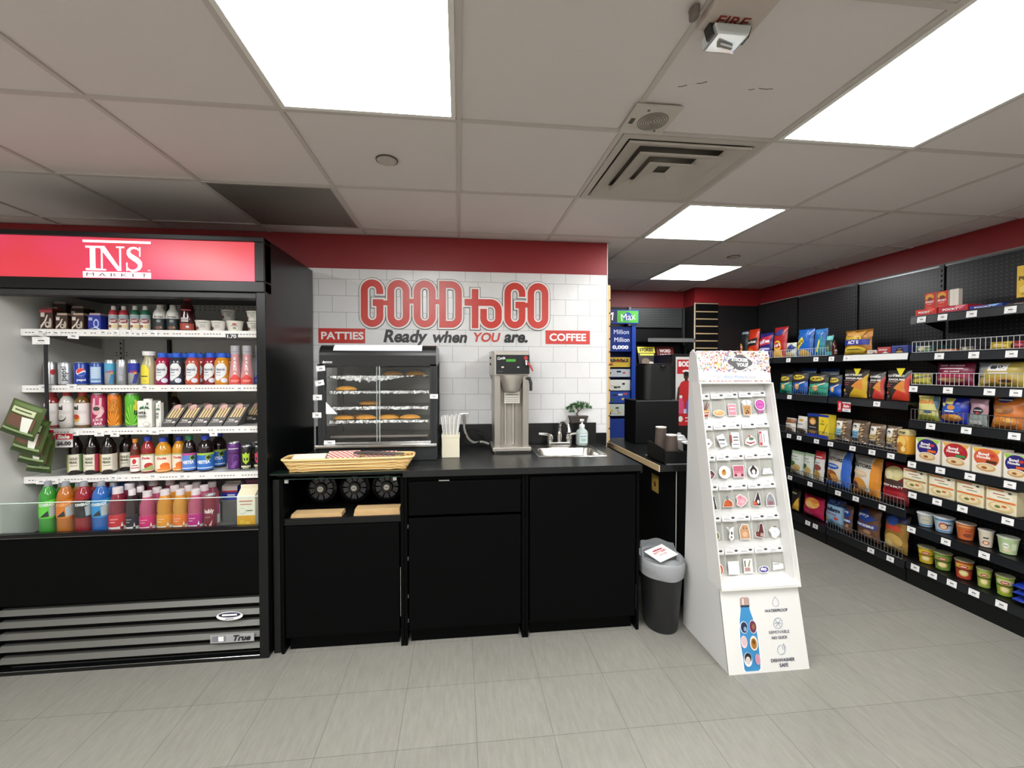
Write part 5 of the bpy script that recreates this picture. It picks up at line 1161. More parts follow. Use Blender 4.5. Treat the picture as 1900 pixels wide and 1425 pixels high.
tx('red rectangle with white word PATTIES beside the cooler', 'patties_sign', [('r', -.93, 1.633, -.628, 1.732, rc), ('t', 'PATTIES', -.775, 1.683, .275, .052, mat('f2efec', .4), .03)], 'sign')
tx('red rectangle with white word COFFEE near the free end of the wall', 'coffee_sign', [('r', .606, 1.637, .926, 1.733, rc), ('t', 'COFFEE', .766, 1.685, .265, .054, mat('f2efec', .4), .03)], 'sign')
# slat strip fixed to the end of the wall
t = thing('slatwall_panel', 'slatwall panel with tan slot edges covering the free end of the tile wall', 'slatwall', (XE+.0075, YB+.002, 0))
m = MB(); tan = mat('c6a878', .6)
m.box(0, .019, 0, .112, .93, 2.06, tan)
for k in range(12): z = .95+k*.092; m.box(.0195, .021, 0, .112, z, z+.078, mat('b9a070', .5)); 
m.build('board', t)
m = MB()
for k in range(12): z = .945+k*.092; m.box(.012, .0215, -.002, .1125, z-.01, z, BLK2)
m.build('slot_insert', t)
# ================================================================== sticker stand
DX0, DX1 = 1.272, 1.690
wc = mat('dcdcda', .55); wc2 = mat('e6e5e1', .5)
ds = thing('sticker_stand', 'tall white cardboard sticker display stand with a printed header, standing on the floor', 'display stand', (0, 0, 0))
YB0 = 2.25
# side panels: floor to header, back edge vertical, front leaning
side = [(1.84, 0), (1.925, .40), (2.12, 1.385), (2.135, 1.50), (2.15, 1.545), (2.175, 1.565), (2.20, 1.55), (2.215, 1.50), (YB0-.04, 1.38), (YB0, .0)]
for x0, x1 in ((DX0, DX0+.005), (DX1-.005, DX1)):
    MB().prism([(p[0], p[1]) for p in side], 'x', x0, x1, wc).build('side_panel', ds)
MB().prism([(YB0-.006, 0), (YB0, 0), (YB0-.04, 1.38), (2.212, 1.5), (2.205, 1.5), (YB0-.046, 1.38)], 'x', DX0+.005, DX1-.005, wc).build('back_panel', ds)
# lower poster panel
n0, n1 = Vector((0, 1.84, 0)), Vector((0, 1.925, .40)); dv = (n1-n0); PH = dv.length; dv.normalize(); nn = Vector((0, -dv.z, dv.y))
MB().prism([(1.838, 0), (1.843, 0), (1.929, .4), (1.9235, .4)], 'x', DX0, DX1, wc2).build('poster_panel', ds)
def mpP(u, v, o): p = n0+dv*v-Vector((0, .003, 0))+nn*(o); return (DX0+u, p.y, p.z)
pw = DX1-DX0
def fp(px, py):     # photograph pixel on the poster panel -> (u, v)
    d = ray(px, py); o = Vector((0, 0, CAM_H)); t = (n0-o).dot(nn)/d.dot(nn); q = o+d*t; return (q.x-DX0, (q-n0).dot(dv))
def P_(*l): return [fp(a, b) for a, b in l]
# pictured bottle, in crop pixels of the panel
def fq(x, y): return fp(1270+x*250/1696, 1060+y*210/1425)
m = MB(); navy = mat('2b2d4a', .5); ic = mat('6a7fa0', .5)
bt_o = [(700, 440), (805, 440), (822, 500), (860, 600), (900, 720), (925, 900), (945, 1100), (950, 1220), (930, 1245), (770, 1258), (748, 1230), (735, 1100), (700, 900), (690, 720), (690, 600), (700, 500)]
ops = [('p', [fq(*p) for p in [(x+(14 if x > 810 else -14), y+(8 if y > 1200 else -2)) for x, y in bt_o]], 'f2f4f6'), ('p', [fq(*p) for p in bt_o], '3f8ec4'),
       ('p', [fq(*p) for p in ((690, 345), (705, 325), (790, 322), (805, 340), (812, 425), (695, 430))], 'b59a94'), ('p', [fq(*p) for p in ((695, 425), (812, 420), (808, 445), (700, 448))], '26324a'),
       ('p', [fq(*p) for p in ((715, 340), (735, 338), (742, 415), (722, 416))], 'e6d8d2')]
def el(x, y, rx, ry, c): a = fq(x, y); b = fq(x+rx, y); d = fq(x, y+ry); return ('e', a[0], a[1], abs(b[0]-a[0]), abs(d[1]-a[1]), c)
ops += [el(740, 700, 50, 78, 'e8ecf2'), el(742, 700, 42, 70, '22304f'), el(755, 720, 20, 30, '8aa4c8'), el(852, 690, 48, 88, 'e6dfe0'), el(850, 690, 42, 78, '6a3550'), el(856, 690, 18, 34, '9a6a3a'),
        el(738, 880, 42, 80, 'e2cfd0'), el(740, 870, 30, 60, 'd9bcc0'), el(860, 895, 50, 95, 'ece2d0'), el(860, 900, 36, 70, 'a8752c'), el(858, 880, 18, 30, '6a4418'), el(785, 1100, 52, 92, 'eef0f0'), el(785, 1080, 44, 66, '1c2226'), el(785, 1110, 30, 50, 'd9cfc8'), el(905, 1095, 32, 70, 'c9a0b4'), el(905, 1095, 24, 58, 'cf8fa4')]
draw(m, ops, mpP, off=.0002, step=.00035); m.build('bottle_picture', ds)
m = MB()
def tt(s, x, y, w): a = fq(x, y); b = fq(x+w/2, y); return ('t', s, a[0], a[1], (b[0]-a[0])*2, None, navy, .02)
ops = [tt('WATERPROOF', 1148, 488, 290), tt('REMOVABLE', 1185, 757, 256), tt('NO GUCK', 1192, 826, 200), tt('DISHWASHER', 1230, 1107, 300), tt('SAFE', 1242, 1172, 110)]
draw(m, ops, mpP, off=.0006); 
def ln(pts, c, r=.0008):
    P = [Vector(mpP(*fq(*p), .0008)) for p in pts]; m.tube(P, r, c, 5)
ln([(1130, 315), (1105, 370), (1100, 405), (1118, 432), (1145, 440), (1170, 425), (1180, 398), (1168, 360), (1130, 315)], ic)
ln([(1170+55*math.cos(a*PI/9), 648+68*math.sin(a*PI/9)) for a in range(19)], ic); ln([(1135, 600), (1205, 700)], ic); ln([(1145, 690), (1200, 610)], ic); ln([(1130, 650), (1180, 640), (1210, 660)], ic)
ln([(1212+48*math.cos(rad(a)), 982+60*math.sin(rad(a))) for a in range(-50, 271, 20)], ic); ln([(1240, 905), (1225, 950), (1235, 975), (1255, 975), (1262, 945), (1240, 905)], ic)
m.build('lettering', ds)
# tray
t0, t1 = Vector((0, 1.895, .372)), Vector((0, 2.10, 1.385)); TX0, TX1 = DX0-.002, DX1+.002
q0, q1 = Vector((0, 2.005, .40)), Vector((0, 2.175, 1.385))      # recessed back of the tray
e = .006
m = MB()
for s, x in ((0, TX0), (1, TX1-e)): m.prism([(t0.y, t0.z), (q0.y, q0.z-.02), (q1.y, q1.z), (t1.y, t1.z)], 'x', x, x+e, wc2)
m.prism([(t0.y, t0.z), (t0.y+.001, t0.z+.013), (q0.y, q0.z-.005), (q0.y, q0.z-.02)], 'x', TX0+e, TX1-e, wc2)
m.prism([(q0.y-.003, q0.z-.006), (q0.y, q0.z-.006), (q1.y, q1.z), (q1.y-.003, q1.z)], 'x', TX0+e, TX1-e, wc)
m.prism([(t1.y, t1.z-.006), (t1.y, t1.z), (q1.y, q1.z), (q1.y, q1.z-.006)], 'x', TX0+e, TX1-e, wc)
m.build('tray', ds)
# header
h0, h1 = Vector((0, 2.112, 1.386)), Vector((0, 2.142, 1.556)); hd = (h1-h0); HH = hd.length; hd.normalize(); hn = Vector((0, -hd.z, hd.y))
m = MB(); m.prism([(h0.y-.002, h0.z), (h0.y+.004, h0.z), (h1.y+.004, h1.z), (h1.y-.002, h1.z)], 'x', DX0+.001, DX1-.001, wc2)
def mpH(u, v, o): p = h0+hd*v+hn*(o+.002); return (DX0+u, p.y, p.z)
r = random.Random(11); pal = ['d9a08a', 'b8686a', '8a8a9a', 'dcc478', '7a7aa8', 'e0b0b8', '3a3a3a', 'b07a4a', 'e8d8c8', 'c96a8a', '7aa06a', 'd98a4a', '9a6058', 'f2f0ec', 'cfc9c2']
ops = []
for k in range(620):
    u, v = r.uniform(.006, pw-.006), r.uniform(.06, HH-.006); a = r.uniform(.004, .010); c = r.choice(pal)
    if k % 3: ops.append(('e', u, v, a*1.2, a*1.05, 'efeae4')); ops.append(('e', u, v, a*.8, a*.7, c))
    else: ops.append(('p', [(u+a*1.2*math.cos(q+.3*k), v+a*r.uniform(.5, 1.2)*math.sin(q+.3*k)) for q in (0, 1.2, 2.4, 3.7, 5)], c))
i_ = [op for op in ops if .006 < op[1 if op[0] != 'p' else 0] if op[0] != 'p'] if False else ops
for n_, op in enumerate(ops): draw(m, [op], mpH, off=.0003+.0000012*n_)
ops = []
for k in range(60):
    u = .006+(pw-.012)*k/59; ops.append(('e', u, .006, .004, .0035, r.choice(pal)))
draw(m, [('r', .001, .012, pw-.002, .045, 'efece8')], mpH, off=.0008)
for n_, op in enumerate(ops): draw(m, [op], mpH, off=.0003+.000001*n_)
draw(m, [('t', 'Make', .108, .029, .05, None, '8a8a8c', .01), ('t', 'What Matters', .210, .029, .138, None, '3a72ad', .02), ('t', 'Stick', .308, .029, .044, None, '9a9a9c', .01)], mpH, off=.001)
cl = [(.245+.066*math.cos(a)*(1+.12*math.cos(4*a+.4)), .109+.040*math.sin(a)*(1+.12*math.cos(4*a+.4))) for a in [2*PI*k/24 for k in range(24)]]
cc = (.245, .109); big = [(cc[0]+(x-cc[0])*1.1, cc[1]+(y-cc[1])*1.14) for x, y in cl]
gr_ = mat('5b5a5c', .5)
draw(m, [('p', big, 'f0efec'), ('p', [(.186, .058), (.215, .085), (.235, .082)], 'f0efec'), ('p', cl, gr_), ('p', [(.194, .064), (.214, .095), (.236, .088)], gr_), ('p', [(.272, .094), (.292, .112), (.288, .09), (.276, .082)], 'f0efec'),
         ('t', 'STICKER', .245, .123, .096, None, 'f4f4f2', .05, -.08), ('t', 'YOU', .25, .095, .056, None, 'f4f4f2', .05, -.03)], mpH, off=.0013, step=.0004)
hp = m.build('header', ds)
# sticker packs on hooks
NR = 6; rows_v = [onX(1300, 0, 1)[0]]*0
qd = (q1-q0); QL = qd.length; qd.normalize(); qn = Vector((0, -qd.z, qd.y))
cg = glass('f2f2f0', .06)
def blob(cu, cv, R, n=9, k=.2, ph=0): return [(cu+R*math.cos(2*PI*i/n)*(1+k*math.cos(3*i+ph)), cv+R*math.sin(2*PI*i/n)*(1+k*math.sin(2*i+ph))) for i in range(n)]
def ostk(P, w=.0022):
    cx, cy = sum(p[0] for p in P)/len(P), sum(p[1] for p in P)/len(P)
    return [(p[0]+(p[0]-cx)/max(math.hypot(p[0]-cx, p[1]-cy), 1e-6)*w, p[1]+(p[1]-cy)/max(math.hypot(p[0]-cx, p[1]-cy), 1e-6)*w) for p in P]
WH = 'f4f3f0'
def st_(P, c, *more): return [('p', ostk(P), WH), ('p', P, c)]+list(more)
rectp = lambda x0, y0, x1, y1: [(x0, y0), (x1, y0), (x1, y1), (x0, y1)]
el_ = lambda x, y, a, b: [(x+a*math.cos(2*PI*i/16), y+b*math.sin(2*PI*i/16)) for i in range(16)]
ART = [
 [('bowl of noodles with chopsticks', st_([(-.016, -.01), (-.012, -.022), (.012, -.022), (.018, -.006)], 'a03c2c', ('p', [(-.017, -.008), (.018, -.004), (.016, .001), (-.015, -.001)], 'd9b26a'), ('p', [(-.014, -.015), (.015, -.013), (.014, -.01), (-.015, -.012)], 'eee2d0'), ('p', [(.0, .0), (.012, .026), (.014, .025), (.004, 0)], '8a3a34'), ('p', [(.006, .0), (.019, .022), (.021, .021), (.009, 0)], '8a3a34'))),
  ('golden dumplings', st_(el_(0, -.012, .019, .009), 'cf9a62', ('e', -.006, -.008, .007, .006, 'e6bc88'), ('e', .007, -.009, .007, .006, 'dcae78'))),
  ('pink ticket stub', st_(rectp(-.014, -.022, .012, .014), 'dc8a98', ('t', '~DUTY', -.001, .004, .018, None, 'f6e6ea', .03, -.1), ('t', '~FREE', -.001, -.008, .018, None, 'f6e6ea', .03, -.1))),
  ('bubble tea cup with a straw', st_([(-.012, -.024), (.012, -.024), (.015, .008), (-.015, .008)], 'b48a5c', ('e', -.004, -.018, .003, .003, '3a2618'), ('e', .004, -.016, .003, .003, '3a2618'), ('e', .0, -.010, .003, .003, '3a2618'), ('e', 0, .018, .017, .009, 'eef0f0'), ('p', rectp(-.001, .008, .001, .028), '5a7a6a'), ('e', -.005, -.002, .0015, .002, '2a2018'), ('e', .005, -.002, .0015, .002, '2a2018'))),
  ('magenta award rosette with ribbons', [('p', [(-.01, -.02), (-.008, .0), (.008, 0), (.012, -.022), (.004, -.014), (-.002, -.022)], 'b45a9c'), ('e', 0, .008, .019, .019, WH), ('e', 0, .008, .0168, .0168, 'b44a9a'), ('e', 0, .008, .012, .012, 'c35aaa'), ('t', '~GREAT', 0, .008, .018, None, '7a2a6a', .02)])],
 [('white line drawing of little figures', st_(blob(0, -.005, .014, 9, .25), 'e6e6e4', ('e', -.004, .0, .003, .004, '5a5a5a'), ('e', .005, -.008, .004, .003, '6a6a6a'))),
  ('black and white playing cards sketch', st_([(-.016, .012), (.006, .02), (.018, -.014), (-.004, -.022)], 'cfd0d2', ('t', '~ACE', 0, .002, .022, None, '3a3a42', .03, .3), ('r', -.008, -.012, .01, -.01, '55555c'))),
  ('white receipt with red edge', st_(rectp(-.013, -.024, .013, .022), 'e6e4e2', ('r', -.017, -.01, -.012, .016, 'b03a3a'), ('t', '~THE', .001, .008, .018, None, '2a2a2a', .05), ('t', '~LIST', .001, -.002, .018, None, '2a2a2a', .05), ('r', -.01, -.016, .01, -.014, '4a4a4a'))),
  ('stack of books with a frog', st_([(-.018, -.014), (0, -.022), (.019, -.014), (.016, -.002), (.004, .01), (-.012, -.002)], 'e6e2dc', ('p', [(-.016, -.012), (.0, -.018), (.017, -.012), (.016, -.009), (0, -.015), (-.015, -.009)], 'a8404a'), ('e', .004, .0, .009, .005, '4f7a5a'), ('e', -.002, .008, .004, .004, 'c25a5a'))),
  ('red and white name card', st_(rectp(-.015, -.024, .015, .022), 'f0efec', ('r', -.015, -.024, -.006, .022, 'b82a34'), ('t', '~HELLO', -.0105, 0, .03, None, 'f2e6e4', .03, PI/2), ('r', .0, -.015, .003, .014, '8a8a8a')))],
 [('dark red cartoon boots', st_(blob(0, -.006, .014, 9, .25), '5a3238', ('e', -.004, .002, .005, .006, '33201f'), ('e', .006, -.01, .004, .004, 'b06a6a'))),
  ('round white badge with a brown pup', [('e', 0, -.002, .0205, .0205, WH), ('e', 0, -.002, .018, .018, 'e9e4da'), ('e', -.003, -.003, .008, .009, 'c08a3a'), ('e', -.002, .003, .005, .005, '9a6a2c')]),
  ('pink knitted bear face', st_(rectp(-.018, -.02, .018, .016), 'c9788a', ('e', 0, -.013, .009, .006, 'dfa0ac'), ('e', -.011, -.014, .004, .004, '5a2e34'), ('e', .011, -.014, .004, .004, '5a2e34'), ('r', -.018, .0, .018, .015, 'bb6478'))),
  ('penguin with open arms', st_(el_(0, -.006, .017, .017), 'ece8ee', ('p', [(-.013, .0), (0, .016), (.013, 0), (.008, -.014), (-.008, -.014)], '2a282c'), ('e', 0, -.006, .006, .008, 'f2f2f2'), ('e', 0, .001, .003, .002, 'c9863a'))),
  ('white resting cat outline', st_([(-.017, -.016), (-.01, .002), (.0, -.001), (.008, .002), (.017, -.014)], 'edeceb', ('r', -.012, -.013, .012, -.0122, '6a6a6a'), ('e', .008, -.006, .002, .001, '5a5a5a')))],
 [('dark-haired figure in white', st_([(-.008, -.022), (.014, -.022), (.01, .0), (.008, .018), (-.006, .018), (-.01, 0)], '2c2c30', ('p', [(-.004, -.02), (.006, -.02), (.005, .004), (-.004, .004)], 'e2e2e6'))),
  ('orange fox with a flower', st_([(-.017, -.016), (.016, -.016), (.017, -.004), (.006, .006), (-.008, .004)], 'b85a32', ('p', [(-.004, .004), (.004, .006), (.003, .018), (-.004, .016)], '7f8286'), ('e', .009, -.003, .002, .002, '2a1a14'))),
  ('pink curled axolotl', st_(blob(0, 0, .017, 10, .25, 1), 'dc98a4', ('e', .002, -.003, .008, .006, 'e8b0b8'), ('e', -.004, .010, .005, .004, 'c97a8a'))),
  ('black witch-hat figure over orange', st_([(-.014, -.018), (.013, -.018), (.012, .004), (.008, .028), (-.002, .006)], '33282a', ('p', [(-.012, -.016), (.002, -.016), (-.004, -.004), (-.012, -.004)], 'cf5a34'), ('e', .005, -.006, .004, .006, 'e6e6ea'))),
  ('grey shark face', st_([(-.015, -.02), (.015, -.02), (.014, -.002), (.007, .012), (0, .018), (-.007, .012), (-.014, -.002)], '8a8b90', ('p', [(-.01, -.019), (.01, -.019), (.008, -.007), (-.008, -.007)], '8a5a62')))],
 [('green frog ring', st_(blob(0, -.006, .014, 9, .2, 2), '7a7f4e', ('e', 0, -.008, .006, .006, '9aa06a'), ('e', -.003, .002, .002, .002, '3a3e24'))),
  ('white dancing cow line drawing', st_([(-.012, .02), (.0, .012), (.012, .018), (.008, 0), (.01, -.014), (0, -.022), (-.006, -.01), (.0, .002)], 'ececea', ('e', .004, .0, .003, .005, '3a3a3a'), ('e', .002, -.012, .003, .003, '4a4a4a'), ('e', -.004, .013, .002, .002, '3a3a3a'))),
  ('brown hamster with folded paws', st_([(-.016, -.02), (.017, -.02), (.016, .004), (.012, .022), (-.006, .024), (-.016, .008)], 'c0946e', ('e', 0, -.006, .009, .008, 'd6ae8a'), ('e', -.003, .013, .0018, .0018, '2a1a14'), ('e', .007, .012, .0018, .0018, '2a1a14'))),
  ('dark red high boots', st_([(-.014, -.014), (.012, -.02), (.013, .0), (.01, .026), (.002, .022), (-.004, 0), (-.015, -.002)], '5c2a28', ('p', [(0, -.014), (.011, -.018), (.011, -.006), (.002, -.004)], 'b89a9c'), ('e', -.008, -.008, .004, .004, '8a4a40'))),
  ('white ghost holding a sign', st_(blob(.002, -.004, .015, 9, .25, 1), 'efefee', ('e', .002, -.008, .007, .009, 'e2e2e2'), ('t', '~boo', .004, .012, .012, None, '4a4a4a', .03), ('e', 0, -.004, .001, .001, '333333'), ('e', .004, -.004, .001, .001, '333333')))],
 [('striped flower rainbow', st_(el_(0, -.008, .015, .018), 'c8452e', ('e', 0, -.01, .011, .013, 'd9a83a'), ('e', 0, -.012, .006, .008, 'e8e2c8'), ('p', rectp(-.002, -.022, .002, -.012), '5f7a34'))),
  ('blank white sticker sheet', st_(rectp(-.017, -.022, .017, .014), 'eceae8')),
  ('pale book spines and bouquet', st_(rectp(-.014, -.022, .014, .018), 'eceae4', ('p', [(-.002, -.004), (.006, .016), (.01, .016), (.004, -.004)], '8a8f5a'), ('r', -.012, -.018, .006, -.006, 'b08a84'), ('r', -.012, -.004, -.008, .015, '55524e'))),
  ('purple speech bubble reading slay', st_(el_(0, -.014, .016, .009), '44408f', ('t', 'slay.', 0, -.013, .022, None, 'f2f0f6', .04))),
  ('torn white note with typed lines', st_([(-.016, -.018), (.018, -.014), (.017, -.002), (-.014, .004)], 'f0efed', ('t', '~DARLING', -.004, -.001, .02, None, '4a4a4a', .02, .15), ('r', -.01, -.009, .012, -.0085, '8a8a8a'), ('r', -.01, -.013, .012, -.0125, '8a8a8a')))]]
col_x0 = [1330, 1337, 1342, 1352, 1360, 1370]
def onq(px, py, off=.018):
    d = ray(px, py); o = Vector((0, 0, CAM_H)); t = (q0+qn*off-o).dot(qn)/d.dot(qn); return o+d*t
# (first column centre, last column centre, header card y) of every row
RW = [(1310, 1421, 736), (1321, 1423, 793), (1325, 1433, 850), (1328, 1437, 905), (1334, 1447, 963), (1338, 1452, 1024)]
for ri, (xa, xb, py) in enumerate(RW):
    for ci in range(5):
        nm, ops = ART[ri][ci]; px = xa+(xb-xa)*ci/4+(-2 if ci == 0 else 0); P0 = onq(px, py+(-1.5*ci))
        x = 1.3165+.0822*ci; base = q0+qd*((P0-q0-qn*.018).dot(qd)); 
        off_n = .008+.0042*(ci % 2)+.006
        t = thing('sticker_pack', 'pack with a %s sticker, %s row of the stand' % (nm, ('top', 'second', 'third', 'fourth', 'fifth', 'bottom')[ri]), 'sticker pack', (x, base.y+qn.y*off_n, base.z+qn.z*off_n), group='sticker packs on the stand')
        t.rotation_euler.x = -math.atan2(qd.y, qd.z)
        w = .0385; hc = .016
        m = MB(); m.box(-w, w, -.0006, 0, -hc, hc, mat('efeeec', .5))
        draw(m, [('r', -w*.93, -hc*.85, w*.93, -hc*.75, '8a8a8a'), ('r', -w*.93, hc*.72, w*.93, hc*.8, 'a9a9a9'), ('r', -w*.8, -hc*.35, w*.1, -hc*.2, '6f6f70'), ('r', -w*.8, hc*.05, -w*.1, hc*.15, 'b0b0b0'), ('e', w*.55, hc*.15, w*.26, hc*.34, '4a4a4c')], lambda u, v, o: (u, -.0006-o, v), off=.0003, step=.0002)
        m.build('header_card', t)
        MB().box(-w, w, -.0005, -.0002, -hc-.094, -hc, cg).build('clear_bag', t)
        m = MB(); draw(m, [(op[0],)+((op[1]+0,) if op[0] != 'p' else ([(a*1.62, b*1.62-hc-.058) for a, b in op[1]],))+tuple((v_ for v_ in op[2:])) if op[0] == 'p' else
            (('e', op[1]*1.62, op[2]*1.62-hc-.058, op[3]*1.62, op[4]*1.62, op[5]) if op[0] == 'e' else ('r', op[1]*1.62, op[2]*1.62-hc-.058, op[3]*1.62, op[4]*1.62-hc-.058, op[5]) if op[0] == 'r' else ('t', op[1], op[2]*1.62, op[3]*1.62-hc-.058, op[4]*1.62)+tuple(op[5:])) for op in ops], lambda u, v, o: (u, -.0008-o, v), off=.0003, step=.0002)
        m.build('sticker', t)
        H_ = MB(); hy = .0; H_.tube([(0.0, off_n-.001, hc+.004), (0, -.010, hc+.004), (0, -.013, hc+.007)], .002, mat('f2f2f0', .3), 6); hk = H_.build('hook', ds)
        hk.matrix_local = Matrix.Translation((x, base.y+qn.y*off_n, base.z+qn.z*off_n)) @ Matrix.Rotation(-math.atan2(qd.y, qd.z), 4, 'X')
# ================================================================== waste bin
t = thing('waste_bin', 'black oval waste bin with a clear liner between the sink cabinet and the sticker stand', 'waste bin', (1.142, 2.262, 0)); bb = mat('1b1c1e', .45)
def ov(a, b, z, n=30): return [(a*math.cos(2*PI*k/n)+.0, b*math.sin(2*PI*k/n), z) for k in range(n)]
def skin(m, rings, c, cap0=False, smooth=True):
    n = len(rings[0]); vs_ = [p for r_ in rings for p in r_]; fs = [(i*n+k, i*n+(k+1) % n, (i+1)*n+(k+1) % n, (i+1)*n+k) for i in range(len(rings)-1) for k in range(n)]
    if cap0: fs.append(tuple(range(n))[::-1])
    m.add(vs_, fs, c, smooth)
m = MB(); skin(m, [ov(.085, .10, 0), ov(.09, .105, .01), ov(.115, .135, .38), ov(.118, .138, .385), ov(.113, .133, .385), ov(.088, .103, .02)], bb, True); m.build('body', t)
r = random.Random(2)
lm_ = bpy.data.materials.new('clear_liner'); lm_.use_nodes = True; b_ = lm_.node_tree.nodes['Principled BSDF']; b_.inputs['Base Color'].default_value = lin('dadde0'); b_.inputs['Roughness'].default_value = .12; b_.inputs['Alpha'].default_value = .42
tc_ = lm_.node_tree.nodes.new('ShaderNodeTexNoise'); tc_.inputs['Scale'].default_value = 5; tc_.inputs['Detail'].default_value = 3; bp_ = lm_.node_tree.nodes.new('ShaderNodeBump'); bp_.inputs['Strength'].default_value = .35; bp_.inputs['Distance'].default_value = .02
lm_.node_tree.links.new(tc_.outputs[0], bp_.inputs['Height']); lm_.node_tree.links.new(bp_.outputs[0], b_.inputs['Normal'])
def wob(rg, s):
    p1, p2, p3 = r.uniform(0, 6), r.uniform(0, 6), r.uniform(0, 6)
    return [(x*(1+s*.6*math.sin(k*.63+p1)), y*(1+s*.6*math.sin(k*.84+p2)), z+s*.12*math.sin(k*1.05+p3)) for k, (x, y, z) in enumerate(rg)]
r.seed(7); m = MB(); skin(m, [wob(ov(.09, .105, .22), .05), wob(ov(.1, .12, .33), .05), wob(ov(.108, .128, .39), .03), ov(.118, .14, .398), wob(ov(.124, .146, .385), .015), wob(ov(.124, .146, .345), .02), wob(ov(.121, .143, .322), .02), wob(ov(.120, .140, .31), .015)], lm_); m.build('liner', t)
m = MB(); skin(m, [[(x*1.0, y+.03, z+(.05 if y > 0 else 0)) for x, y, z in wob(ov(.1, .10, .39), .05)], [(x, y, z) for x, y, z in wob(ov(.11, .13, .392), .03)]], lm_); m.build('liner_fold', t)
o = thing('patty_wrapper', 'white patty wrapper with red print lying in the waste bin', 'wrapper', (1.125, 2.225, .425), rad(25)); o.rotation_euler = (rad(10), rad(-4), rad(25))
m = MB(); m.box(-.075, .075, -.055, .055, 0, .002, mat('efece8', .7)); draw(m, [('t', 'PATTY KING', 0, .01, .095, .016, 'b8353a', .04), ('t', 'PATTIES', 0, -.014, .06, .01, 'b8353a', .02), ('p', [(-.04, .024), (-.03, .034), (-.02, .026), (-.01, .036), (0, .026), (.01, .036), (.02, .026), (.035, .032), (.04, .022)], 'b8353a')], lambda u, v, oo: (u, v, .002+oo)); m.build('paper', o)
# ================================================================== snack shelving along the side wall
XF = 3.03; XBK = 3.298
pegs = dots_mat('pegboard_black', '17181a', '454648', .0254, .0042, (1, 2), .35)
bz = mat('0c0d0e', .38, spec=.3); rail_m = mat('1c1e20', .3, spec=.5); rail_l = mat('26282b', .25, spec=.6)
BAYS = [(3.785, 4.332, 'A'), (3.16, 3.78, 'A'), (2.535, 3.155, 'A'), (1.905, 2.53, 'B')]
LV = {'A': [1.52, 1.18, .82, .437, .09], 'B': [1.76, 1.515, 1.30, 1.063, .79, .585, .35, .105]}
bay_obj = {}; shelf_obj = {}
for i, (ya, yb, kd) in enumerate(BAYS):
    nm = ('deepest black pegboard shelving bay, against the far wall', 'second black shelving bay from the far wall, holding chips', 'third shelving bay from the far wall, with nuts and popcorn', 'shelving bay with noodle boxes and noodle cups, nearest the entrance')[i]
    t = thing('gondola_shelving', nm, 'store shelving', (0, 0, 0), group='black shelving bays'); bay_obj[i] = t
    MB().box(XBK+.004, XBK+.02, ya+.03, yb-.004, .1, 2.165, pegs).build('back_panel', t)
    m = MB(); m.box(XBK-.006, XBK+.02, ya, ya+.028, 0, 2.172, mat('1f2123', .35, spec=.5))
    for k in range(58): z = .12+k*.0352; m.box(XBK-.007, XBK-.005, ya+.008, ya+.018, z, z+.017, mat('050505', .7))
    m.build('upright', t)
    MB().box(XBK-.004, XBK+.022, ya+.03, yb-.002, 2.16, 2.172, mat('6f7275', .25, metal=.6) if i > 0 else bz).build('top_rail', t)
    for j, zb in enumerate(LV[kd]):
        base = zb == LV[kd][-1]
        m = MB(); m.box(XF+.006, XBK-.008, ya+.004, yb-.004, zb+.036, zb+.050, bz)
        if not base:
            for y in (ya+.006, yb-.009): m.prism([(XF+.03, zb+.036), (XBK-.008, zb+.036), (XBK-.008, zb-.05)], 'y', y, y+.003, bz)
        else:
            m.box(XF+.012, XF+.02, ya+.001, yb-.001, 0, zb, bz)
        sh = m.build('base_deck' if base else 'shelf', t); shelf_obj[(i, j)] = sh
        MB().prism([(XF, zb), (XF+.005, zb), (XF+.012, zb+.055), (XF+.007, zb+.055)], 'y', ya+.003, yb-.003, rail_l if (i, j) in ((1, 1), (2, 1), (3, 2), (3, 1)) else rail_m).build('price_rail', sh)
def rtag(i, j, px, py, w=.05, h=.036):
    zb = LV[BAYS[i][2]][j]; p = onX(px, py, XF+.002); y = min(max(p[1], BAYS[i][0]+w/2+.004), BAYS[i][1]-w/2-.004)
    price_tag(shelf_obj[(i, j)], XF+.001, y, zb+.026, w, h, rz=-PI/2).rotation_euler.x = -.1
def bay_of(y):
    for i, (a, b, k) in enumerate(BAYS):
        if a-.01 <= y <= b+.01: return i
    return 0
for j, L_ in enumerate((((1463, 670), (1514, 669), (1540, 669), (1571, 668)), ((1465, 738), (1627, 752)), ((1464, 814), (1483, 817), (1515, 825), (1541, 830), (1582, 838), (1618, 845), (1653, 853)), ((1466, 888), (1503, 901), (1555, 919), (1588, 930), (1637, 947)), ((1499, 969), (1513, 975), (1616, 1022), (1652, 1038)))):
    for px, py in L_: rtag(bay_of(onX(px, py, XF)[1]), j, px, py)
for j, L_ in enumerate((((1710, 596), (1749, 592), (1803, 587), (1875, 581)), ((1743, 663), (1807, 662), (1877, 661)), ((1690, 723), (1759, 728), (1836, 731), (1885, 732)), ((1727, 793), (1793, 802), (1882, 815)), ((1692, 861), (1745, 872), (1800, 885), (1874, 903)), ((1693, 922), (1739, 934), (1786, 947), (1870, 970)), ((1691, 989), (1755, 1012), (1826, 1038)), ((1698, 1060), (1730, 1076), (1766, 1092), (1807, 1112), (1858, 1133)))):
    for px, py in L_: rtag(3, j, px, py, .052, .038)
